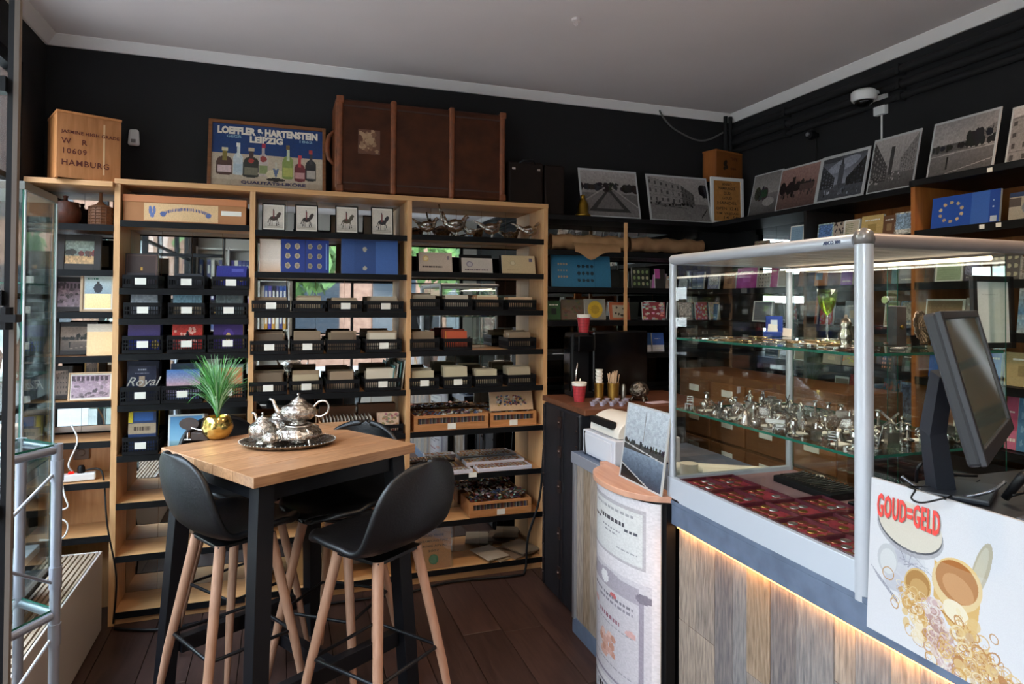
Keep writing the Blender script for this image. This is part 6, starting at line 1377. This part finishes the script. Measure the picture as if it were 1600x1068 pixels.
for (dx, dy, m_, ext, yy) in ((.0015, -.0015, mat('lettering_shadow', '8E8078', .6), .0004, -.0026), (0, 0, REDP, .0012, -.0034)):
    me = text_mesh(chars, 1.0, ext=ext, bold=.022, space=1.12)
    for v in me.vertices:
        t_ = (v.co.x-mn)/(mx_-mn); v.co.x = tw*t_; v.co.y = v.co.y/hy*.046*(1+.10*(2*t_-1)**2) - .010*(1-(2*t_-1)**2)*0 + .004*(1-(2*t_-1)**2)
    me.materials.clear(); me.materials.append(m_); link('lettering', me, po, (gx0+dx, yy, H_*.765+dy), (PI/2, 0, 0))
# black till desk behind the poster
dk = thing('till_desk', 'black till desk behind the poster panel, littered with cables', 'desk')
q = MB(); q.bx(XC+.012, XD1+.1, -.2, YD0-.032, ZT, 1.105); obj('cabinet', q, DB, dk)
q = MB(); q.bx(XC+.010, XD1+.12, -.2, YD0-.030, 1.105, 1.125); obj('top', q, mat('black_desk_top', '1A191D', .45), dk, bevel=.002)
ZDK = 1.1255
mo = thing('till_monitor', 'black touch monitor tilted on a slanted stand at the till', 'monitor', (1.339, .953, 1.399), (0, 0, .51))
MT = Matrix.Rotation(-.251, 4, 'X'); MT = Matrix.Rotation(.251, 4, 'X') if 0 else MT
mw_, mh_ = .48, .275
def mobj(name, q, m_, **k):
    o = obj(name, q, m_, mo, **k); o.rotation_euler = (-.251, 0, 0); return o
q = MB(); q.bx(-mw_/2, mw_/2, .008, .03, -mh_/2, mh_/2); mobj('housing', q, mat('monitor_black', '17171C', .5), bevel=.006)
q = MB(); w2, h2 = mw_/2, mh_/2
q.bx(-w2, -w2+.018, 0, .010, -h2, h2).bx(w2-.018, w2, 0, .010, -h2, h2).bx(-w2+.018, w2-.018, 0, .010, h2-.016, h2).bx(-w2+.018, w2-.018, 0, .010, -h2, -h2+.026); mobj('bezel', q, mat('monitor_bezel', '26262B', .4), bevel=.002)
q = MB(); q.bx(-w2+.018, w2-.018, .004, .008, -h2+.026, h2-.016); mobj('screen', q, mat('reflection_grey_screen', '4E5652', .08, .0, spec=1.0))  # lighter grey base colour stands in for the bright reflection on the screen
Mi = Matrix.Rotation(-.51, 4, 'Z')
def ml(x, y, z): return Mi@Vector((x-1.339, y-.953, z-1.399))
q = MB(); q.tube([ml(1.315, 1.02, 1.40), ml(1.345, 1.065, 1.27), ml(1.395, 1.085, 1.128)], [.022, .026, .030], 4); obj('stand_arm', q, mat('stand_grey', '23262E', .4), mo)
q = MB(); c_ = ml(1.43, 1.07, 1.13); q.box(c_.x, c_.y, c_.z+.002, .17, .13, .012); obj('stand_foot', q, mat('stand_grey', '23262E'), mo, bevel=.004)
# cables and bits on the desk
def cable(label, pts, r, m_=BLACK, name='desk_cable'):
    P = []
    pts = [Vector(p) for p in pts]
    for i in range(len(pts)-1):
        p0 = pts[max(i-1, 0)]; p1 = pts[i]; p2 = pts[i+1]; p3 = pts[min(i+2, len(pts)-1)]
        for k in range(6):
            t = k/6; P.append(.5*((2*p1)+(-p0+p2)*t+(2*p0-5*p1+4*p2-p3)*t*t+(-p0+3*p1-3*p2+p3)*t**3))
    P.append(pts[-1]); q = MB(); q.tube(P, r, 6); return tag(obj(name, q, m_, smooth=True), label, 'cable')
def dz(px, py, dzz=.004): p = at(px, py, 'Z', ZDK); return (p.x, min(p.y, 1.168), ZDK+dzz)
def px_(px, py, X): return tuple(at(px, py, 'X', X))
cable('thin black cable looping over the top edge of the poster panel', [dz(1530, 752), (1.33, 1.02, ZDK+.012), px_(1475, 778, 1.283), px_(1440, 785, 1.278), px_(1424, 778, 1.28), px_(1430, 765, 1.285), (1.32, 1.10, ZDK+.016), (1.42, 1.08, ZDK+.006)], .0022)
cable('twisted silver chain cable lying round the foot of the monitor stand', [(1.33, 1.13, ZDK+.03), (1.345, 1.10, ZDK+.01), (1.35, 1.05, ZDK+.008), (1.38, 1.02, ZDK+.01), (1.40, .98, ZDK+.03), (1.43, .97, ZDK+.05)], .004, mat('chain_grey', '6A6C74', .25, .8))
cable('black cable running right across the till desk', [(1.45, .97, ZDK+.02), (1.52, .95, ZDK+.03), (1.55, .88, ZDK+.01), (1.62, .80, ZDK+.008), (1.70, .78, ZDK+.01)], .0035)
cable('black cable standing up at the left of the monitor stand', [(1.40, 1.15, ZDK+.006), (1.38, 1.13, ZDK+.045), (1.40, 1.12, ZDK+.06), (1.44, 1.10, ZDK+.035), (1.50, 1.08, ZDK+.03)], .004)
q = MB(); q.tube([(0, 0, 0), (.0, -.03, .05), (0, -.035, .062)], [.008, .010, .006], 8); tag(obj('hand_scanner', q, BLACK, None, (1.45, .985, ZDK+.01), (.0, 0, .3), smooth=True), 'small black plug resting against the monitor foot on the desk', 'plug')
q = MB(); q.box(0, 0, .006, .16, .11, .012); tag(obj('card_reader_tray', q, mat('grey_pad', '3C3A40', .4), None, (1.42, .84, ZDK), (0, 0, .1), bevel=.003), 'dark grey flat pad on the near part of the till desk', 'pad')
q = MB(); q.box(0, 0, .002, .03, .10, .004); tag(obj('pink_strip', q, mat('mauve_strip', '6E4A56', .5), None, (1.335, .97, ZDK), (0, 0, 0)), 'mauve strip of card along the front edge of the till desk', 'card')

# ================================================================== IN THE DISPLAY CASE: upper glass shelf
Z1 = ZG1+.0006
def g1(px, py): p = at(px, py, 'Z', ZG1); return max(XD0+.05, min(XD1-.06, p.x)), max(YD0+.05, min(YD1-.05, p.y))
SG = [SILVER, mat('pale_gold', 'C9A878', .25, 1.0), mat('dark_bronze', '5E4236', .35, .9)]
q = MB(); q.torus((0, 0, .003), .017, .002, 'Z', 16, 5).lathe([(0, 0), (.012, 0), (.0125, .005), (0, .006)], (.03, .004, 0), 14).tube([(.04, 0, .003), (.06, .01, .003), (.075, 0, .003)], .0022, 5); jw = [q.mesh('jewellery_piece', m_, 'auto') for m_ in SG]
for i in range(34):
    y = 1.30+.68*R.random(); x = 1.34+.16*R.random() if i < 24 else R.uniform(1.5, 1.76)
    tag(link('jewellery_piece', jw[i % 3], None, (x, y, Z1), (0, 0, R.random()*6)), 'small %s brooch or chain lying on the upper glass shelf of the case' % ['silver', 'gold coloured', 'dark bronze'][i % 3], 'jewellery', '%s jewellery on the upper glass shelf' % ['silver', 'gold', 'bronze'][i % 3])
# pocket watches
q = MB(); q.lathe([(0, 0), (.022, .001), (.025, .005), (.022, .009), (0, .0095)], n=22); q.tube([(.025, 0, .005), (.03, 0, .005)], .003, 6).torus((.037, 0, .005), .006, .0012, 'Z', 12, 5); wme_ = q.mesh('pocket_watch', SG[1], 'auto')
for i, (px, py) in enumerate(((1270, 536), (1290, 540), (1310, 542), (1240, 537))):
    x, y = g1(px, py); tag(link('pocket_watch', wme_, None, (x, y, Z1), (0, 0, i*1.3)), 'gold coloured pocket watch lying on the upper glass shelf, %s of the row' % NUM[i], 'watch', 'pocket watches')
# green glass goblet
x, y = g1(1296, 533); gg = thing('green_goblet', 'tall goblet with lime green glass bowl on the upper shelf of the case', 'glass', (x+.01, y+.02, Z1))
GGL = glass_mat('lime_glass', (.84, .95, .55), 1.2)
q = MB(); q.lathe([(.004, .085), (.014, .095), (.025, .118), (.030, .145), (.031, .168)], n=28); obj('bowl', q, GGL, gg, smooth=True)
q = MB(); q.lathe([(.004, .086), (.013, .096), (.0235, .118), (.0275, .14), (0, .141)], n=28); obj('bowl_wall', q, glass_mat('lime_glass_deep', (.86, .96, .60), 1.0), gg, smooth=True)
q = MB(); q.lathe([(.026, 0), (.024, .002), (.005, .008), (.004, .03), (.007, .042), (.004, .055), (.006, .075), (.004, .086)], n=20); obj('stem', q, glass_mat('clear_stem', (.88, .9, .88), 2.2), gg, smooth=True)
# silver pepper caster
x, y = g1(1331, 545); q = MB(); q.lathe([(.018, 0), (.02, .004), (.012, .01), (.018, .025), (.02, .038), (.013, .05), (.014, .055), (.016, .065), (.010, .078), (.004, .082), (.005, .088), (0, .092)], n=22); tag(obj('pepper_caster', q, mat('warm_silver', 'B5A898', .25, 1.0), None, (x, y+.02, Z1), smooth=True), 'baluster shaped silver caster near the thick corner post', 'caster')
# leather book and scalloped dish near the post
bkp = at(1402, 541, 'Z', ZG1); dsp = at(1440, 541, 'Z', ZG1); q = MB(); q.bx(-.028, .028, -.013, .013, 0, .115); bk = obj('leather_book', q, mat('dark_book_leather', '3A302E', .45, kind='n', col2='2A2220', scale=30), None, (bkp.x, bkp.y, Z1), (0, 0, .25), bevel=.003)
tag(bk, 'upright dark leather book with gold emblem right of the corner post', 'book'); q = MB(); q.lathe([(0, 0), (.007, 0), (.005, .002), (0, .002)], n=8, M=Matrix.Translation((0, -.0135, .055))@Matrix.Rotation(PI/2, 4, 'X')).lathe([(0, 0), (.004, 0), (0, .002)], n=8, M=Matrix.Translation((.009, -.0135, .055))@Matrix.Rotation(PI/2, 4, 'X')).lathe([(0, 0), (.004, 0), (0, .002)], n=8, M=Matrix.Translation((-.009, -.0135, .055))@Matrix.Rotation(PI/2, 4, 'X')); obj('gold_emblem', q, GOLD, bk)
q = MB(); vs = []; rings, seg = 8, 48
P = []
for i in range(rings+1):
    t = i/rings; row = []
    for j in range(seg+1):
        a_ = 2*PI*j/seg; r_ = .058*t*(1+.10*abs(math.sin(4*a_))*t); row.append((r_*math.cos(a_), -.012*t*t-.003*math.sin(16*a_)*t, .062+r_*math.sin(a_)))
    P.append(row)
q.grid(P); dsh = obj('scalloped_dish', q, mat('rose_silver', 'C9AE98', .25, 1.0, kind='n', col2='6E5244', scale=30, bump=.6), None, (dsp.x, dsp.y, Z1+.006), (-.15, 0, .15), smooth=True); dsh.scale = (.62, .62, .78); tag(dsh, 'scalloped embossed silver dish standing upright behind the leather book', 'dish')
sld = dsh.modifiers.new('t', 'SOLIDIFY'); sld.thickness = .002
q = MB(); q.bx(-.03, .03, -.01, .03, 0, .004).bx(-.03, .03, .026, .03, 0, .04); obj('dish_stand', q, BLACK, dsh, (0, 0, -.005))
# blue presentation boxes
x, y = g1(1200, 525); bbx = thing('blue_case', 'royal blue presentation case with open lid on the upper glass shelf', 'case', (x, y, Z1), (0, 0, -.9))
q = MB(); q.bx(-.03, .03, -.025, .02, 0, .018); obj('base', q, mat('royal_blue', '1E3A8E', .5), bbx, bevel=.003)
q = MB(); q.bx(-.03, .03, .018, .028, .014, .075); obj('lid', q, mat('royal_blue', '1E3A8E'), bbx, bevel=.003)
q = MB(); q.bx(-.012, .012, .0165, .0178, .02, .06); obj('satin_lining', q, mat('satin', 'C9D0DC', .3), bbx)
for i, (px, py, hh_, c) in enumerate(((1155, 522, .045, 'D6CFC2'), (1255, 520, .03, 'CFC0B4'), (1085, 517, .03, 'C9BFB0'))):
    x, y = g1(px, py); q = MB(); q.bx(-.016, .016, 0, .003, 0, hh_); tag(obj('price_card', q, mat('pc_'+c, c, .6), None, (x, y, Z1), (-.2, .1, -.7)), 'upright cream price card on the upper shelf, ' + ['beside the blue case', 'left of the green goblet', 'near the far post'][i], 'card')
# dark framed paper hanging in the case by the near face
a, b = at(1528, 500, 'Y', 1.23), at(1590, 500, 'Y', 1.23)
fw_b = framed('framed_paper', 'black framed white sheet standing in the case behind the monitor', 1524, 1588, 431, 546, 'Y', 1.27, ZG1+.001, Pic(30, 50, 'D6D4D0').text(.2, .8, .85, .006, 'C0BEBA').text(.2, .7, .8, .006, 'C0BEBA').noise(.03).a, BLACK, .016, .012, .03)
# open black cases and paper rolls on the bottom of the case
ZB_ = ZB-.0145
cbk = thing('cutlery_case', 'open flat black case with rows of small spoons in the bottom of the display case', 'case', (1.715, 1.78, ZB_), (0, 0, 0))
q = MB(); q.bx(-.07, .07, -.13, .13, 0, .022); obj('tray', q, BLACK, cbk, bevel=.003)
q = MB()
for k in range(14): q.tube([(-.055, -.115+k*.0175, .027), (.02, -.115+k*.0175, .026), (.05, -.115+k*.0175, .029)], [.0022, .0016, .005], 6)
s_ = obj('spoon', q, SILVER, cbk); s_['kind'] = 'stuff'
for i, (x, y) in enumerate(((1.72, 1.53), (1.72, 1.38))):
    t = thing('jewel_case', 'flat black case with pale lining, %s in the bottom of the display case' % ['beside the spoons', 'nearest the till'][i], 'case', (x, y, ZB_)); q = MB(); q.bx(-.07, .07, -.06, .06, 0, .02); obj('tray', q, BLACK, t, bevel=.003)
    q = MB(); q.bx(-.055, .055, -.045, .045, .02, .023); obj('lining', q, mat('grey_satin', 'A8A8AE', .3), t)
    for k in range(3): q = MB(); q.lathe([(0, 0), (.012, 0), (.008, .008), (0, .012)], (-.03+.03*k, .01*(k % 2), .023), 12); obj('silver_piece', q, SILVER, t, smooth=True)

# ================================================================== BEHIND THE COUNTER
q = MB(); q.bx(2.28, 2.60, 2.2, 3.45, .02, 1.16); dcab = tag(obj('drawer_cabinet', q, mat('honey_wood', '7E5432', .5, kind='wood', col2='6C4426', scale=5, stretch=(8, 1, 8)), bevel=.004), 'honey brown card cabinet with many small drawers behind the glass case', 'cabinet')
for i in range(4):
    for j in range(6):
        y = 2.24+i*.30; z = .14+j*.165; q = MB(); q.bx(2.268, 2.279, y+.008, y+.285, z, z+.15); d_ = obj('drawer', q, MATS['honey_wood'], dcab, bevel=.003)
        q = MB(); q.bx(2.264, 2.2675, y+.10, y+.19, z+.08, z+.115); obj('label_card', q, PAPER, d_)
for i, (y, x, z, L_) in enumerate(((2.35, 1.62, .03, .4), (2.30, 1.70, .03, .36))):
    q = MB(); q.tube([(0, 0, 0), (L_, -.25, 0)], .026, 16); tag(obj('paper_roll', q, PAPER, None, (x-.12, y-.07*i, ZT+.03), smooth='auto'), 'white paper roll lying on the counter behind the glass case, %s' % ['farther one', 'nearer one'][i], 'roll')
q = MB(); q.lathe([(.012, 0), (.035, 0), (.035, .06), (.012, .06)], n=22); tag(obj('till_roll', q, PAPER, None, (1.55, 2.28, ZT+.001), smooth='auto'), 'upright white till roll on the counter behind the glass case', 'roll')
# black easel-backed tablets etc. on a lower worktop behind the counter
q = MB(); q.bx(2.24, 2.535, -.3, 2.09, .0, .95); wbk = tag(obj('back_cabinet', q, DB, bevel=.004), 'low black cabinet along the right wall behind the till', 'cabinet')

# ---- books, folders and cards on the corner and side shelves
names = {'coins': 'coin card', 'photo': 'booklet', 'title': 'book', 'band': 'booklet', 'holes': 'coin card', 'mottle': 'card', 'lines': 'sheet', 'landscape': 'picture card'}
def put(label, px0, px1, yt, ax, v, zi, c1, c2, style, c3='E8E4DA', name='shelf_book', lean=.12, t=.012, n=(30, 34)):
    z = (ZR[zi]+.0028); py = 400
    return stand(name, label, px0, px1, yt, CY+(CAMZ-z)*300, ax, v, z, cover(c1, c2, style, n[0], n[1], c3), t, lean)
B_, X_ = 3.66, 2.67
# back wall part (seen left of the case)
q = MB(); P = []
for (nm, lab, a, b, c) in (('l', 'crumpled long kraft paper roll hanging over the edge of the top corner shelf, left', 862, 980, 'A07A54'), ('r', 'crumpled printed wrapping roll on the top corner shelf, right of the left roll', 985, 1098, '8E6A4A')):
    p0, p1 = at(a, 385, 'Y', 3.65), at(b, 385, 'Y', 3.65); q = MB(); P = []
    for i in range(25):
        row = []
        for j in range(15):
            ang = -PI*.1+2*PI*j/14; rr_ = .045*(1+.12*math.sin(i*.9+j*.7)+.08*math.sin(i*2.1-j)); row.append((p0.x+(p1.x-p0.x)*i/24, 3.67+.9*rr_*math.cos(ang), ZR[0]+.056+rr_*math.sin(ang)*1.0))
        P.append(row)
    q.grid(P)
    if nm == 'l':
        P = []
        for i in range(13):
            t_ = i/12; x = p0.x+(p1.x-p0.x)*(.25+.6*t_); dd = .05*math.exp(-((t_-.35)/.2)**2); P.append([(x, 3.60-.008, ZR[0]-.005-dd), (x, 3.592, ZR[0]+.02), (x, 3.63, ZR[0]+.05)])
        q.grid(P)
    tag(obj('paper_roll', q, mat('kraft_'+nm, c, .7, kind='n', col2='7A5638' if nm == 'r' else '8E6844', scale=14), smooth=True), lab, 'roll')
tl = Pic(90, 44, '2E6A88'); [tl.ell(.12+.045*(i % 4)+.5*(i//24)*0, .3+.2*(i//4 % 3), .015, .03, 'A88A6E') for i in range(12)]; [tl.ell(.46+.075*(i % 4), .2+.22*(i//4), .028, .055, '1A2A34') for i in range(12)]; tl.rect(.72, 0, .74, 1, '245A76').noise(.06)
stand('coin_folder', 'wide teal folder with dark coin holes on the second corner shelf', 862, 955, 397, 446, 'Y', B_, ZR[1]+.003, tl.a, .008, .12)
dkb = Pic(50, 40, '24281F'); [dkb.ell(.14+.24*(i % 4), .2+.3*(i//4), .07, .09, R.choice(['8A9A6A', 'A8A080', '7A8A5A'])) for i in range(12)]
stand('coin_board', 'dark green board of pale coins on the second corner shelf', 988, 1016, 418, 446, 'Y', B_, ZR[1]+.003, dkb.a, .006, .1)
stand('coin_board', 'second dark board of coins with a magenta tag on the second corner shelf', 1024, 1040, 420, 446, 'Y', B_, ZR[1]+.003, Pic(30, 30, '2A2824').rect(0, .5, .5, 1, 'B04A8A').a, .006, .1)
put('dark green record sleeve like card with a black disc on the third corner shelf', 856, 876, 470, 'Y', B_, 2, '2A4A26', '101410', 'title', name='disc_card')
put('plain brown board on the third corner shelf behind the coffee machine', 877, 914, 468, 'Y', 3.70, 2, '6E5A48', '6A5644', 'mottle', name='brown_board')
sy_ = Pic(34, 30, '8A847A').ell(.5, .5, .36, .42, 'C9A22E').ell(.5, .5, .2, .22, 'A8862A').noise(.1); stand('sunflower_card', 'grey card with a yellow sunflower disc on the third corner shelf', 914, 947, 467, 498, 'Y', B_, ZR[2]+.003, sy_.a, .008, .1)
oc = Pic(34, 30, 'A85A3A').rect(.15, .12, .85, .85, 'A89A84'); [oc.ell(R.uniform(.25, .75), R.uniform(.25, .8), .05, .07, '3A3228') for i in range(7)]; stand('orange_frame_card', 'orange edged card with dark spots beside the white post', 953, 985, 472, 498, 'Y', B_, ZR[2]+.003, oc.a, .008, .15)
for (a, b, c1, c2, sty, lab) in ((1005, 1040, '8E3A40', 'D6C0B8', 'mottle', 'red card with white spots'), (1062, 1082, '9A8A84', 'C9B8B0', 'photo', 'greyish portrait card'), (1088, 1106, 'A84A50', 'D6B8B8', 'mottle', 'rosy spotted card'), (1110, 1126, 'B5A088', 'C9B89A', 'mottle', 'pale beige flower card')):
    put('%s on the third corner shelf' % lab, a, b, 472, 'Y', B_, 2, c1, c2, sty, name='picture_card')
for i, (a, b, c) in enumerate(((985, 1000, '2A4A8A'), (1000, 1018, '244A7A'), (1020, 1038, '3A5AA0'), (864, 880, '3A4E8E'), (882, 890, 'C0C4CC'))):
    put('blue packed coin set, %s from the left on the fourth corner shelf' % NUM[i], a, b, 520 if a > 900 else 560, 'Y', B_, 3, c, 'C9CCD4', 'band', name='coin_set')
# far part of the right wall shelves
row0 = [(1178, 1200, 376, '8E7A66', '7A6650', 'mottle', 'brown folded card'), (1200, 1222, 378, '3E342E', '4A4038', 'title', 'dark grey booklet'), (1233, 1254, 352, '8AA4B8', '7A94A8', 'lines', 'pale blue sheet'),
        (1276, 1300, 349, 'A9BCB4', '5A78A8', 'photo', 'pale green blue booklet'), (1301, 1316, 347, 'B9A898', '3A3030', 'mottle', 'butterfly card'), (1317, 1341, 343, 'C9B8A0', '7A8A5A', 'lines', 'cream card with green sprig'), (1344, 1378, 336, 'C9A86A', 'A88A50', 'title', 'ochre yellow folder'), (1378, 1398, 336, '6E4A32', '9A7A5A', 'title', 'brown picture card of a dog'), (1396, 1424, 331, 'CFC6B8', '8EA4B8', 'photo', 'white booklet with a blue top'), (1424, 1436, 330, 'A8A49A', '5A5A58', 'mottle', 'grey white card')]
for (a, b, yt, c1, c2, sty, lab) in row0: put('%s on the top shelf of the right wall' % lab, a, b, yt, 'X', X_, 0, c1, c2, sty, name='shelf_book')
row1 = [(1075, 1098, 425, '5A6A8E', '8A94A8', 'band', 'grey blue booklet'), (1105, 1122, 430, '8A8AA8', 'B9B4B0', 'photo', 'lilac grey card'), (1130, 1148, 425, '9A6A48', '7A5038', 'title', 'brown orange booklet'), (1150, 1181, 418, 'A8408A', 'C060A8', 'title', 'magenta pink folder'), (1184, 1202, 426, 'A89A90', '2A2622', 'holes', 'pale card with dark holes'), (1203, 1214, 416, 'A83A78', 'B04A88', 'title', 'narrow magenta folder'), (1214, 1231, 422, 'A89C90', '9A8E82', 'lines', 'plain beige folder'),
        (1247, 1262, 420, '7A4A2A', '6A3E22', 'title', 'dark orange folder'), (1266, 1292, 414, 'B5763E', '6E8A9A', 'title', 'orange folder with a grey emblem'), (1292, 1312, 414, '5A3226', '6A3E30', 'title', 'dark red brown folder'), (1313, 1331, 410, '6E4E98', '8A5AA8', 'band', 'purple album'), (1333, 1346, 408, 'B8B4AC', '1E1C1A', 'holes', 'white card with round black holes'),
        (1378, 1392, 408, '8E5A3A', '5E3A26', 'mottle', 'brown orange card'), (1392, 1402, 412, '7AA0A8', '5A8A98', 'title', 'slim light blue folder'), (1404, 1434, 406, 'B9BCC0', 'A0A4A8', 'band', 'white spiral folder')]
for (a, b, yt, c1, c2, sty, lab) in row1: put('%s on the second shelf of the right wall' % lab, a, b, yt, 'X', X_, 1, c1, c2, sty, name='shelf_book')
row2 = [(1055, 1075, 470, '6E6460', '8A8078', 'photo', 'dim grey card'), (1100, 1120, 475, '3A5A7A', '6A8AA8', 'band', 'dark blue folder'), (1175, 1205, 470, '77757A', '8A888C', 'lines', 'slanting grey sheet'), (1255, 1275, 462, '8E4A2E', '6E3A24', 'title', 'rust brown folder'), (1280, 1300, 470, 'A03A3A', 'C9A0A0', 'mottle', 'red card'), (1318, 1344, 470, '8A8E94', 'B4A898', 'title', 'silver grey foil card'), (1380, 1400, 470, 'A89A84', '8A7A64', 'lines', 'buff card'), (1405, 1430, 470, '7A8A98', 'A8A498', 'photo', 'grey photo booklet')]
for (a, b, yt, c1, c2, sty, lab) in row2: put('%s on the third shelf of the right wall' % lab, a, b, yt, 'X', X_, 2, c1, c2, sty, name='shelf_book')
row3 = [(1240, 1262, 545, '8A7A68', 'A89A84', 'lines', 'buff paper folder'), (1285, 1312, 548, 'A8A090', 'C9B89A', 'title', 'cream card with a grey seal'), (1316, 1342, 550, 'B0A890', 'D0B878', 'mottle', 'cream card with flowers'), (1376, 1392, 556, '26282A', 'C98A6A', 'coins', 'black card with coppery coins'), (1408, 1426, 552, '38403E', '4A6A60', 'title', 'dark framed green picture'), (1195, 1215, 545, '24303E', '5A6A78', 'band', 'dark slate folder')]
for (a, b, yt, c1, c2, sty, lab) in row3: put('%s on the fourth shelf of the right wall' % lab, a, b, yt, 'X', X_, 3, c1, c2, sty, name='shelf_book')
row4 = [(1300, 1322, 588, '8E8474', 'A0968A', 'lines', 'leaning grey beige booklet'), (1322, 1344, 580, '3A3A40', 'A83A3A', 'photo', 'dark card with a red base'), (1376, 1400, 590, '2E4E5A', 'C0563A', 'mottle', 'teal book with orange flowers'), (1402, 1432, 598, '9AB0C8', '5A6A8A', 'photo', 'pale blue atlas booklet'), (1378, 1398, 620, 'A84A50', '4A5AA0', 'mottle', 'red and blue booklet in front')]
for (a, b, yt, c1, c2, sty, lab) in row4: put('%s on the fifth shelf of the right wall' % lab, a, b, yt, 'X', X_ if yt < 610 else 2.64, 4, c1, c2, sty, name='shelf_book')
# near part of the right wall shelves
eu = Pic(90, 48, '1B4FA8'); [eu.ell(.30+.17*math.sin(k*PI/5), .5+.30*math.cos(k*PI/5), .028, .05, R.choice(['C9A878', 'B89A78', 'D0B88A'])) for k in range(10)]; eu.rect(.6, 0, .86, 1, '3A68B8').rect(.86, 0, 1, 1, '1E4A9E').rect(.88, .06, .97, .22, 'C9CCD0').text(.9, .93, .5, .02, 'D0D8E8').text(.9, .93, .7, .02, 'A8B8D8').noise(.04)
stand('coin_album', 'bright blue album with ten euro coins in a ring on the top right shelf', 1454, 1560, 302, 362, 'X', 2.60, ZR[0]+.003, eu.a, .01, .12)
ck = Pic(50, 50, 'B9A68E').rect(0, .85, 1, 1, '2A3A5A').rect(0, .5, .3, .8, '5A4A40').ell(.6, .45, .28, .32, '8A8A88').ell(.6, .45, .22, .25, 'C9BFAE').ell(.6, .45, .03, .03, '2A2622').noise(.1)
stand('clock_card', 'card with a round clock face at the right edge of the top right shelf', 1575, 1640, 297, 350, 'X', 2.60, ZR[0]+.003, ck.a, .008, .12)
nrow = [(1, 1440, 1458, 404, '4A3A32', '5E4A3E', 'title', 'dark brown album'), (1, 1460, 1503, 400, 'A9B898', '9AA888', 'lines', 'pale green sheet'), (1, 1505, 1530, 402, '4E4A5A', '8A88A0', 'photo', 'dim violet grey booklet'), (1, 1548, 1592, 392, '5A5450', 'B9AE90', 'coins', 'grey board with round coins'), (1, 1593, 1640, 400, '9A8E84', '7A6E64', 'photo', 'beige card cut by the edge'),
        (2, 1442, 1505, 467, '8A7258', '9A8266', 'lines', 'wide tan folder'), (2, 1506, 1524, 465, 'A89C90', '9A8E84', 'title', 'small grey white card'), (2, 1588, 1640, 450, '4A7A9A', 'A8B4B8', 'landscape', 'blue landscape booklet'),
        (3, 1450, 1475, 520, '2A5AA8', '3A6AB8', 'title', 'bright blue folder'), (3, 1545, 1562, 550, '1E4A98', '2E5AA8', 'title', 'narrow blue folder'), (3, 1568, 1640, 552, 'A89468', '8A7850', 'title', 'mustard cream folder'),
        (4, 1568, 1586, 618, 'B04A6A', 'C86A8A', 'band', 'pink red booklet'), (4, 1587, 1640, 618, '4A7AA0', '7AA0C0', 'holes', 'pale blue stamp sheet'), (4, 1452, 1490, 600, '6A3E26', '7E4E30', 'lines', 'dark red wood box front')]
for (zi, a, b, yt, c1, c2, sty, lab) in nrow: put('%s on the near right shelf, row %s from the top' % (lab, ['one', 'two', 'three', 'four', 'five'][zi]), a, b, yt, 'X', 2.60, zi, c1, c2, sty, name='shelf_book')
for i, (px, py) in enumerate(((1548, 269), (1534, 359), (1560, 356))):
    p = at(px, py, 'X', XF2-.008); q = MB(); q.box(0, 0, 0, .003, .018, .016); tag(obj('price_dot', q, PAPER, None, (XF2-.0135 if i == 0 else XF2-.0075, p.y, (2.06 if i == 0 else ZR[0]-.012))), 'tiny white price dot on the shelf edge, ' + ['on the photo ledge', 'left one below the blue album', 'right one below the blue album'][i], 'label')

# ================================================================== REAR OF THE SHOP (seen in the mirrors)
ws = thing('white_shelving', 'white shelving full of binders at the rear of the shop, seen in the mirrors', 'shelf', (-.5, YF+.02, 0))
WSM = mat('white_shelf', 'BDB8AE', .6)
q = MB(); q.bx(-.6, .6, 0, .012, 0, 2.3); obj('back_panel', q, WSM, ws)
for x in (-.6, -.2, .2, .6): q = MB(); q.bx(x-.01, x+.01, .012, .30, 0, 2.3); obj('upright', q, WSM, ws)
zsw = [.1, .45, .8, 1.15, 1.5, 1.85, 2.28]
for z in zsw: q = MB(); q.bx(-.59, .59, .012, .30, z-.02, z); obj('shelf', q, WSM, ws)
bcol = ['22305E', '2A4A8E', '1E2230', '4A3A8E', 'B8862E', '8E2E4A', 'C9C2B4', '3A3A6E']
q0 = {}
for c in bcol:
    q = MB(); q.bx(-.022, .022, 0, .2, 0, .27); q.bx(-.012, .012, .2, .2015, .08, .2, 1); q0[c] = q.mesh('ring_binder', [mat('binder_'+c, c, .5), PAPER])
for zi, z in enumerate(zsw[2:6]):
    for b in range(3):
        for k in range(7):
            if R.random() < .12: continue
            c = R.choice(bcol); tag(link('ring_binder', q0[c], None, (-1.1+.4*b+.045+k*.05, YF+.04, z+.001)), '%s ring binder in the white shelving at the rear' % {'22305E': 'navy', '2A4A8E': 'blue', '1E2230': 'black', '4A3A8E': 'violet', 'B8862E': 'ochre', '8E2E4A': 'crimson', 'C9C2B4': 'cream', '3A3A6E': 'slate blue'}[c], 'binder', 'ring binders in the rear shelving, ' + c.lower())
